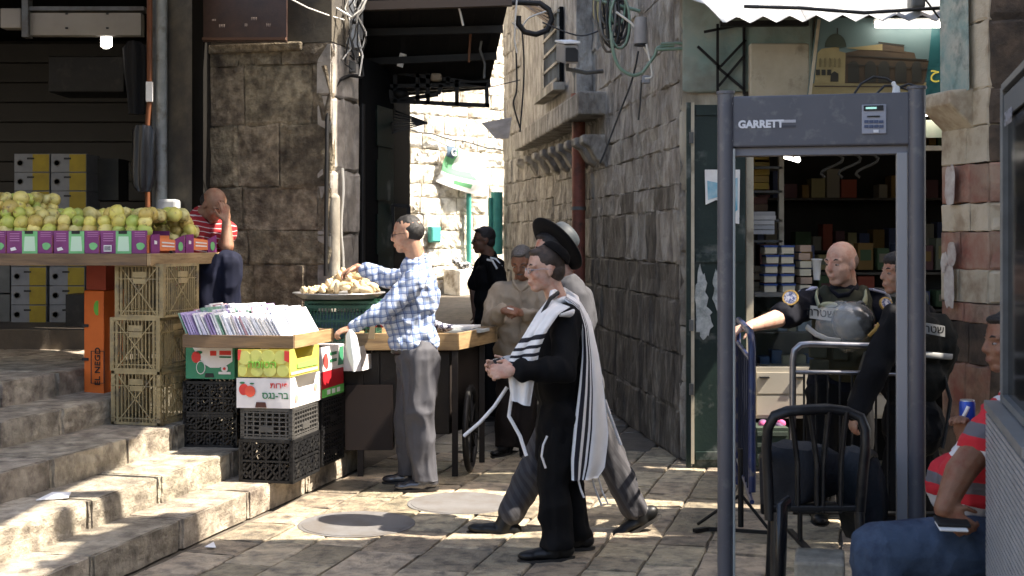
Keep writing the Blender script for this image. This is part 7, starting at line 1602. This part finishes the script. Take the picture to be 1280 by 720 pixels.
hand_blob(m, wrR, V(.9, -.3, .0), V(0, .6, -.6), V(0, .3, 1), .8, .92); hand_blob(m, wrL, V(-.9, -.3, .0), V(0, .6, -.6), V(0, .3, 1), .8, .92)
remesh(m, 'body', SK5, pr, .0075, 2); eyes(pr, hd, fd, moustache=HG); hair(pr, hd, fd, HG, 'short')
m = MB(); torso(m, pel + V(0, 0, .05), chs, shL, shR, 1.15, 1.15, .5, f=(0, -1, 0)); limb(m, [shR, elR, wrR + (elR - wrR) * .12], [.082, .07, .055]); limb(m, [shL, elL, wrL + (elL - wrL) * .12], [.082, .07, .055]); m.cap(nb_ + V(0, 0, -.01), nb_ + V(0, 0, -.05), .07, .09); m.ell(pel + V(0, 0, .04), (.175, .135, .09))
remesh(m, 'shirt', mt('shirt_beige', (.33, .27, .20), (.27, .22, .16), 7, .85, .2, 150), pr, .010, 3, .010, (10, 10, 8), 31)
m = MB(); m.ell(pel + V(0, 0, -.06), (.17, .13, .12)); limb(m, [hipR, knR, anR], [.10, .082, .075]); limb(m, [hipL, knL, anL], [.10, .082, .075]); remesh(m, 'trousers', mt('trouser_brown', (.022, .016, .013), (.016, .012, .010), 7, .85, spec=.2), pr, .012, 3, .010, (11, 11, 4), 33, zmin=.06)
shoe(pr, V(anR.x, anR.y, .105), V(-.5, -.85, -.03), MT['shoe_black']); shoe(pr, V(anL.x, anL.y, .105), V(.1, -1, -.03), MT['shoe_black'])
m = MB(); m.tube([P(634, 385, Y - .38), P(642, 387, Y - .38)], .005, 6); t = m.build('cigarette', MT['paper']); tag(t, 'cigarette paper between the fingers of the man in beige', 'cigarette')
m = MB(); m.tube([P(641, 352, Y - .13), P(644, 358, Y - .17), P(650, 364, Y - .185)], [.016, .018, .008], 8, flat=.4); m.tube([P(663, 352, Y - .13), P(659, 358, Y - .17), P(652, 364, Y - .185)], [.016, .018, .008], 8, flat=.4); m.build('collar', MT['shirt_beige'], pr)
m = MB(); m.tube([P(651, 364, Y - .19), P(650, 384, Y - .21), P(649, 410, Y - .215), P(649, 436, Y - .19)], .012, 6, flat=.3); m.build('placket', MT['shirt_beige'], pr)

# ---- 5 man in black polo
Y = 11.4; gzz = gz(Y); pr = person('man in black polo shirt and sunglasses standing in the alley', floor_pt(605, Y))
hd = P(604, 301, Y); fd = V(-1, -.25, 0); nb_ = P(611, 320, Y + .02)
shN, shF = P(620, 333, Y - .17), P(603, 333, Y + .18); elN = P(625, 362, Y - .2); wrN = P(616, 386, Y - .22); elF = P(592, 362, Y + .15); wrF = P(594, 390, Y + .1)
pel = P(612, 402, Y); chs = P(612, 340, Y); hipN, hipF = P(616, 408, Y - .09), P(606, 408, Y + .09); knN, knF = P(616, 462, Y - .1), P(604, 462, Y + .1); anN, anF = P(617, 512, Y - .1), P(603, 510, Y + .1)
m = MB(); head_blob(m, hd, fd); neck_blob(m, hd, fd, nb_, r=.062); torso(m, pel, chs, shN, shF, .8, .8); limb(m, [shN, elN, wrN], [.05, .042, .03]); limb(m, [shF, elF, wrF], [.05, .042, .03]); limb(m, [hipN, knN, anN], [.065, .048, .036]); limb(m, [hipF, knF, anF], [.065, .048, .036])
hand_blob(m, wrN, V(-.3, 0, -1), V(-1, 0, 0), V(0, -1, 0), .7); hand_blob(m, wrF, V(-.1, 0, -1), V(-1, 0, 0), V(0, 1, 0), .7)
remesh(m, 'body', SK4, pr, .008, 2); eyes(pr, hd, fd, glasses=MT['ink']); hair(pr, hd, fd, HB, 'short')
m = MB(); torso(m, pel + V(0, 0, .03), chs, shN, shF, 1.1, 1.05, .0, f=(-1, -.2, 0)); limb(m, [shN, shN.lerp(elN, .75)], [.085, .075]); limb(m, [shF, shF.lerp(elF, .75)], [.085, .075]); m.ell(pel + V(0, 0, .02), (.14, .16, .12)); m.cap(nb_, nb_ + V(0, 0, -.05), .07, .09)
remesh(m, 'polo_shirt', coatb, pr, .011, 3, .007, (9, 9, 7), 41)
m = MB(); m.tube([shN + V(-.08, -.05, .06), shN + V(-.03, -.075, .05), shN + V(.01, -.09, -.02)], .010, 6, flat=.5); m.tube([shN + V(-.05, -.03, .075), shN + V(.0, -.055, .065), shN + V(.05, -.07, .0)], .010, 6, flat=.5); m.build('shoulder_stripes', MT['white'], pr)
m = MB(); m.ell(pel + V(0, 0, -.06), (.15, .17, .12)); limb(m, [hipN, knN, anN], [.10, .082, .075]); limb(m, [hipF, knF, anF], [.10, .082, .075]); remesh(m, 'trousers', MT['trouser_black'], pr, .012, 3)
for a_ in (anN, anF): shoe(pr, V(a_.x, a_.y, .105), V(-1, -.2, -.03), MT['shoe_black'])

# ---- 6 seated vendor
Y = 9.0; pr = person('seated vendor in red striped shirt resting his face in his hand', V(P(262, 0, 9.1).x, 9.1, .75))
hd = P(267, 257, Y - .03); fd = V(.62, -.50, -.62); nb_ = P(250, 272, Y + .05)
shL = P(272, 288, Y + .08) ; shR = P(234, 284, Y - .05); elL = P(284, 308, Y - .22); wrL = P(283, 278, Y - .20); elR = P(226, 322, Y - .1); wrR = P(244, 345, Y - .2)
pel = P(246, 350, Y + .15); chs = P(252, 292, Y + .06); hipL, hipR = P(258, 352, Y + .1), P(240, 352, Y + .1); knL, knR = P(286, 328, Y - .28), P(262, 332, Y - .3); anL, anR = P(284, 402, Y - .22), P(262, 402, Y - .25)
m = MB(); head_blob(m, hd, fd); neck_blob(m, hd, fd, nb_, r=.06); torso(m, pel, chs, shL, shR, .8, .8, f=(.3, -1, 0)); limb(m, [shL, elL, wrL], [.05, .048, .032]); limb(m, [shR, elR, wrR], [.05, .042, .03]); limb(m, [hipL, knL, anL], [.07, .055, .04]); limb(m, [hipR, knR, anR], [.07, .055, .04])
hand_blob(m, wrL, V(-.12, .12, 1), V(-.75, .6, 0), V(-.5, -.5, .1), .35, 1.05); hand_blob(m, wrR, V(.8, -.3, -.3), V(0, 0, -1), V(0, 1, 0), .8)
remesh(m, 'body', SK2, pr, .0065, 2); eyes(pr, hd, fd); hair(pr, hd, fd, HB, 'bald')
m = MB(); torso(m, pel, chs, shL, shR, 1.25, 1.25, .9, f=(.3, -1, 0)); limb(m, [shL, shL.lerp(elL, .62)], [.085, .072]); limb(m, [shR, shR.lerp(elR, .8)], [.085, .072]); m.cap(nb_ + V(0, 0, .01), nb_ + V(0, 0, -.04), .075, .10); m.ell(P(285, 290, Y - .02), (.06, .07, .08))
rw = [(0, (.30, .016, .02)), (.84, (.55, .48, .45)), (1, (.4, .3, .3))]
remesh(m, 'shirt', bands('red_stripe', rw[:2], .034, (.15, 0, 1)), pr, .009, 3, .008, (10, 10, 8), 51)
m = MB(); limb(m, [hipL, knL, anL], [.115, .092, .085]); limb(m, [hipR, knR, anR], [.115, .092, .085]); m.ell(pel + V(0, 0, -.04), (.16, .16, .11))
remesh(m, 'trousers', mt('navy', (.008, .010, .024), (.006, .0075, .017), 6, .85, spec=.2), pr, .011, 3, .008, (10, 10, 5), 53)
for a_ in (anL, anR): shoe(pr, V(a_.x, a_.y, .85), V(.1, -1, -.03), MT['shoe_black'])
m = MB(); m.box(pel.x - .22, pel.y - .18, .74, pel.x + .22, pel.y + .25, pel.z - .13); t = m.build('vendor_stool', MT['wood'], bevel=.01); tag(t, 'wooden box the striped shirt vendor sits on', 'stool')

# ---- 7 bald police officer
Y = 7.35; pr = person('bald police officer in navy shirt and olive vest leaning on the barrier', floor_pt(1048, Y))
hd = P(1051, 330, Y - .05); fd = V(-.80, -.62, -.10); nb_ = P(1056, 360, Y + .01)
shR, shL = P(1010, 378, Y - .05), P(1094, 380, Y + .02); elR = P(972, 398, Y - .22); wrR = P(938, 408, Y - .38); elL = P(1112, 428, Y - .08); wrL = P(1098, 412, Y - .30)
pel = P(1050, 482, Y + .05); chs = P(1053, 388, Y); hipR, hipL = P(1032, 492, Y), P(1068, 492, Y + .05); knR, knL = P(1026, 562, Y - .05), P(1072, 565, Y); anR, anL = P(1024, 632, Y), P(1076, 632, Y + .03)
m = MB(); head_blob(m, hd, fd, s=1.04, jaw=1.12); neck_blob(m, hd, fd, nb_, r=.068); torso(m, pel, chs, shL, shR, .85, .85, f=(-.2, -1, 0)); limb(m, [shR, elR, wrR], [.055, .052, .032]); limb(m, [shL, elL, wrL], [.055, .05, .032]); limb(m, [hipR, knR, anR], [.07, .055, .04]); limb(m, [hipL, knL, anL], [.07, .055, .04])
hand_blob(m, wrR, V(-.85, -.35, -.15), V(-.1, .1, -1), V(.3, -1, 0), .9, 1.05); hand_blob(m, wrL, V(-.85, .1, .1), V(-.2, .3, .9), V(0, -1, .3), .8, 1.05)
remesh(m, 'body', SK3, pr, .0065, 2); eyes(pr, hd, fd, s=1.04); hair(pr, hd, fd, mt('hair_shaved', (.22, .15, .12), (.14, .10, .08), 70, .7, .2, 300), 'shaved', s=1.03)
navy = mt('uniform_navy', (.006, .007, .013), (.0045, .005, .009), 8, .85, .2, 120, spec=.2)
m = MB(); torso(m, pel + V(0, 0, .04), chs, shL, shR, 1.15, 1.1, .5, f=(-.2, -1, 0)); limb(m, [shR, shR.lerp(elR, .80)], [.092, .080]); limb(m, [shL, shL.lerp(elL, .85)], [.092, .080]); m.cap(nb_ + V(0, 0, .02), nb_ + V(0, 0, -.03), .073, .095); m.ell(pel + V(0, 0, .02), (.19, .15, .12))
remesh(m, 'shirt', navy, pr, .010, 3, .007, (10, 10, 8), 61)
olive = mt('vest_olive', (.045, .046, .030), (.03, .031, .02), 7, .9, .3, 80, spec=.2)
m = MB(); m.ell(chs + V(0, -.02, -.06), (.185, .160, .20)); m.ell(chs + V(0, -.04, -.24), (.18, .165, .17)); m.cap(P(1030, 366, Y - .03), P(1028, 392, Y - .10), .045, .05); m.cap(P(1078, 366, Y - .02), P(1080, 392, Y - .10), .045, .05)
vest = remesh(m, 'vest', olive, pr, .010, 3, .006, (9, 9, 9), 63)
def front_patch(pts, Yp, mat, nm, th=.012): m = MB(); m.prism([P(x, y, Yp) for x, y in pts], (0, 1, 0), th); return m.build(nm, mat, pr)
front_patch([(1014, 382), (1047, 386), (1046, 402), (1013, 398)], 7.155, mt('badge_grey', (.55, .53, .48), rough=.6), 'name_strip', .03)
text_obj('\u05de\u05e9\u05d8\u05e8\u05d4'[::-1], .062, P(1030, 392, 7.147), V(1, 0, -.12), UP, MT['ink'], pr, 'lettering')
m = MB(); m.tube([P(1008, 408, 7.2), P(1020, 418, 7.15), P(1034, 424, 7.14), P(1050, 426, 7.15)], .016, 8, flat=.35); m.build('vest_strap', MT['badge_grey'], pr)
lol = mt('vest_light', (.30, .31, .20), (.25, .26, .17), 9, .8)
m = MB(); m.tube([P(1082, 364, 7.33), P(1082, 374, 7.20), P(1076, 390, 7.15), P(1064, 398, 7.14)], [.024, .032, .032, .018], 8, flat=.35); m.build('vest_strap', lol, pr)
m = MB(); m.tube([P(1022, 364, 7.31), P(1020, 372, 7.20), P(1024, 384, 7.15)], .026, 8, flat=.3); m.build('vest_strap', lol, pr)
for (x, y, w_, h_) in ((1022, 436, .045, .05), (1050, 440, .04, .045), (1024, 456, .05, .03), (1078, 398, .03, .035)):
    m = MB(); m.obox(P(x, y, 7.16), V(w_, -.01, 0), V(0, .022, 0), V(0, 0, h_)); m.build('pouch', olive, pr, bevel=.008)
m = MB(); m.tube([P(1038, 362, 7.24), P(1048, 370, 7.19), P(1060, 368, 7.19), P(1068, 360, 7.25)], [.010, .016, .016, .010], 8, flat=.5); m.build('shirt_collar', navy, pr)
m = MB(); m.tube([P(1058, 376, 7.17), P(1056, 396, 7.13), P(1046, 410, 7.13)], .010, 6, flat=.5); m.build('radio_cord', MT['black'], pr)
m = MB(); m.ell(P(1036, 381, 7.13), (.05, .012, .018)); m.build('vest_buckle', lol, pr)
for (x, y, yy, sg) in ((1010, 362, 7.28, 1), (1096, 364, 7.33, -1)): m = MB(); m.obox(P(x, y, yy), V(.042, .01, .012 * sg), V(-.01, .025, 0), V(0, 0, .007)); m.build('epaulette', mt('epau', (.35, .36, .45)), pr, bevel=.004)
def arm_badge(c_, n_, par, r_=.034):
    n_ = Vector(n_).normalized(); m = MB(); m.lathe(c_, [(r_, -.01), (r_, .004), (r_ * .8, .004), (r_ * .8, -.01)], 14, axis=n_, smooth=False); b_ = m.build('badge_ring', mt('badge_gold', (.42, .26, .07), rough=.6), par)
    m = MB(); m.lathe(c_, [(r_ * .8, -.01), (r_ * .8, .003), (0, .003)], 14, axis=n_, smooth=False); m.build('badge_field', mt('badge_blue', (.05, .07, .18), (.5, .5, .55), 60, .6, fac=(.45, .55)), par)
arm_badge(P(988, 372, 7.12) + V(0, -.0, 0), V(-.35, -.9, .3), pr, .045); arm_badge(P(1108, 380, 7.22), V(.35, -.9, .4), pr, .042)
m = MB(); m.ell(pel + V(0, 0, -.06), (.18, .14, .13)); limb(m, [hipR, knR, anR], [.112, .09, .082]); limb(m, [hipL, knL, anL], [.112, .09, .082]); remesh(m, 'trousers', MT['trouser_black'], pr, .012, 3, .008, (10, 10, 5), 65)
for a_ in (anR, anL): shoe(pr, V(a_.x, a_.y, .105), V(-.2, -1, -.03), MT['shoe_black'], 1.08)

# ---- 8 woman officer
Y = 6.9; pr = person('dark haired woman officer in black uniform half hidden by the detector post', floor_pt(1125, Y))
hd = P(1123, 342, Y); fd = V(-1, -.22, -.02); nb_ = P(1140, 378, Y + .02)
shN, shF = P(1122, 400, Y - .17), P(1150, 398, Y + .18); elN = P(1094, 462, Y - .2); wrN = P(1070, 515, Y - .2); elF = P(1150, 470, Y + .22); wrF = P(1130, 530, Y + .2)
pel = P(1140, 528, Y); chs = P(1138, 404, Y); hipN, hipF = P(1136, 540, Y - .09), P(1146, 540, Y + .09); knN, knF = P(1118, 612, Y - .08), P(1150, 612, Y + .1); anN, anF = P(1110, 668, Y - .08), P(1150, 668, Y + .1)
m = MB(); head_blob(m, hd, fd, s=.96, jaw=.9); neck_blob(m, hd, fd, nb_, r=.048); torso(m, pel, chs, shN, shF, .8, .8); limb(m, [shN, elN, wrN], [.042, .036, .025]); limb(m, [shF, elF, wrF], [.042, .036, .025]); limb(m, [hipN, knN, anN], [.07, .055, .04]); limb(m, [hipF, knF, anF], [.07, .055, .04])
hand_blob(m, wrN, V(-.25, 0, -1), V(.9, .3, 0), V(-.3, -.9, 0), 1.1, .95); hand_blob(m, wrF, V(-.2, 0, -1), V(.9, 0, 0), V(0, -1, 0), .8, .95)
remesh(m, 'body', SK1, pr, .0065, 2); eyes(pr, hd, fd, s=.96); hair(pr, hd, fd, HB, 'long', s=.96)
blk = mt('uniform_black', (.005, .005, .006), (.008, .008, .009), 8, .85, .2, 100, spec=.2)
m = MB(); torso(m, pel, chs, shN, shF, 1.2, 1.1, .2); limb(m, [shN, elN, wrN + (elN - wrN) * .05], [.09, .075, .058]); limb(m, [shF, elF, wrF], [.09, .075, .058]); m.cap(nb_ + V(0, 0, .02), nb_ + V(0, 0, -.04), .065, .09); m.ell(pel, (.17, .19, .18))
remesh(m, 'jacket', blk, pr, .010, 3, .008, (10, 10, 7), 71)
m = MB(); m.ell(chs + V(.02, 0, -.1), (.175, .205, .19)); m.ell(chs + V(.03, 0, -.28), (.17, .20, .16)); m.ell(chs + V(.15, 0, -.12), (.10, .16, .18)); remesh(m, 'tactical_vest', mt('vest_black', (.007, .0075, .0065), (.011, .011, .009), 8, .9, .3, 80, spec=.2), pr, .011, 3, .006, (9, 9, 9), 73)
m = MB(); m.obox(P(1168, 412, 6.64), V(.055, .01, -.01), V(0, .01, 0), V(0, 0, .028)); m.build('name_strip', mt('badge_dim', (.25, .25, .24)), pr)
text_obj('\u05e9\u05d8\u05e8'[::-1], .055, P(1168, 412, 6.625), V(1, .1, -.1), UP, MT['ink'], pr, 'lettering')
m = MB(); m.tube([P(1108, 438, 6.66), P(1130, 441, 6.64), P(1175, 445, 6.66), P(1190, 446, 6.75)], .016, 8, flat=.3); m.build('reflective_strip', MT['badge_dim'], pr)
m = MB(); m.tube([P(1098, 405, 6.62), P(1094, 412, 6.60), P(1086, 420, 6.62)], .012, 6, flat=.4); m.build('sleeve_badge', mt('badge_gold', (.42, .26, .07), rough=.6), pr)
m = MB(); m.tube([P(1180, 470, 6.75), P(1188, 500, 6.75), P(1184, 530, 6.75), P(1178, 560, 6.75)], .02, 8, flat=.4); m.build('rifle_sling', MT['black'], pr)
drape('hanging_hood', [(1080, 1094, 440, 6.75), (1072, 1096, 470, 6.75), (1064, 1092, 490, 6.75), (1060, 1080, 502, 6.75)], mt('hood_ol', (.06, .062, .05), rough=.9), 'olive cloth hanging at the woman officer\'s arm', 'cloth', .08)
m = MB(); m.ell(pel + V(0, 0, -.06), (.16, .18, .13)); limb(m, [hipN, knN, anN], [.112, .09, .082]); limb(m, [hipF, knF, anF], [.112, .09, .082]); remesh(m, 'trousers', MT['trouser_black'], pr, .012, 3, .008, (10, 10, 5), 75)
for a_ in (anN, anF): shoe(pr, V(a_.x, a_.y, .105), V(-1, -.2, -.03), MT['shoe_black'], .98)

# ---- 9 seated man at the right
Y = 4.95; pr = person('seated man in red and white striped shirt and jeans holding a phone', floor_pt(1240, Y))
hd = P(1261, 428, Y + .05); fd = V(-1, -.1, -.08); nb_ = P(1283, 486, Y + .08)
shN, shF = P(1254, 522, Y - .15), P(1280, 516, Y + .22); elN = P(1200, 590, Y - .26); wrN = P(1180, 636, Y - .30); elF = P(1245, 600, Y + .28); wrF = P(1205, 550, Y + .20)
pel = P(1262, 672, Y + .03); chs = P(1275, 548, Y + .04); hipN, hipF = P(1250, 690, Y - .10), P(1252, 690, Y + .12); knN, knF = P(1098, 688, Y - .25), P(1110, 700, Y + .12); anN, anF = P(1100, 800, Y - .22), P(1120, 810, Y + .12)
m = MB(); head_blob(m, hd, fd, s=1.0, jaw=1.08); neck_blob(m, hd, fd, nb_, r=.062); torso(m, pel, chs, shN, shF, .8, .8); limb(m, [shN, elN, wrN], [.062, .056, .038]); limb(m, [shF, elF, wrF], [.056, .048, .032]); limb(m, [hipN, knN, anN], [.075, .06, .042]); limb(m, [hipF, knF, anF], [.075, .06, .042])
hand_blob(m, wrN, V(.45, -.2, -.45), V(.3, .9, .2), V(.8, -.2, .4), 1.0, 1.05); hand_blob(m, wrF, V(-.25, -.3, 1), V(-.6, -.7, 0), V(.7, -.5, .1), 1.1, 1.0)
remesh(m, 'body', SK5, pr, .0065, 2); eyes(pr, hd, fd); hair(pr, hd, fd, HB, 'short')
m = MB(); torso(m, pel, chs, shN, shF, 1.3, 1.15, 1.5, f=(-1, 0, 0)); limb(m, [shN, shN.lerp(elN, .55)], [.088, .078]); limb(m, [shF, shF.lerp(elF, .6)], [.088, .078]); m.ell(P(1215, 602, Y), (.125, .17, .155)); m.cap(nb_ + V(0, 0, .01), nb_ + V(0, 0, -.04), .075, .10)
remesh(m, 'shirt', bands('red_white', [(0, (.50, .02, .03)), (.36, (.62, .60, .60)), (.62, (.50, .02, .03)), (.82, (.12, .11, .12))], .24, (.1, 0, 1), .35), pr, .008, 3, .007, (9, 9, 7), 81)
m = MB(); limb(m, [hipN, knN, anN], [.145, .105, .088]); limb(m, [hipF, knF, anF], [.14, .10, .085]); m.ell(pel + V(0, 0, -.05), (.17, .2, .12))
remesh(m, 'jeans', mt('jeans', (.028, .05, .09), (.055, .085, .135), 7, .8, .4, 120, dirt=(.012, .022, .05), dscale=6, damt=.6), pr, .009, 3, .0045, (10, 10, 10), 83)
for a_ in (anN, anF): shoe(pr, V(a_.x, a_.y, .105), V(-1, 0, -.03), MT['shoe_black'])
c = P(1190, 652, Y - .34); m = MB(); m.obox(c, V(.055, -.01, 0), V(0, .03, .010), V(0, -.002, .006)); t = m.build('phone', MT['ink'], bevel=.003); tag(t, 'black phone in the seated man\'s hand', 'phone')
m = MB(); m.obox(c + V(-.005, -.01, -.015), V(.048, -.01, 0), V(0, .03, .010), V(0, -.002, .004)); t = m.build('white_wallet', MT['white'], bevel=.003); tag(t, 'white case pressed under the black phone', 'phone case')
m = MB(); m.box(pel.x - .2, pel.y - .25, 0, pel.x + .3, pel.y + .25, pel.z - .15); t = m.build('low_seat', MT['black_plastic'], bevel=.02); tag(t, 'low dark seat under the man in jeans', 'seat')
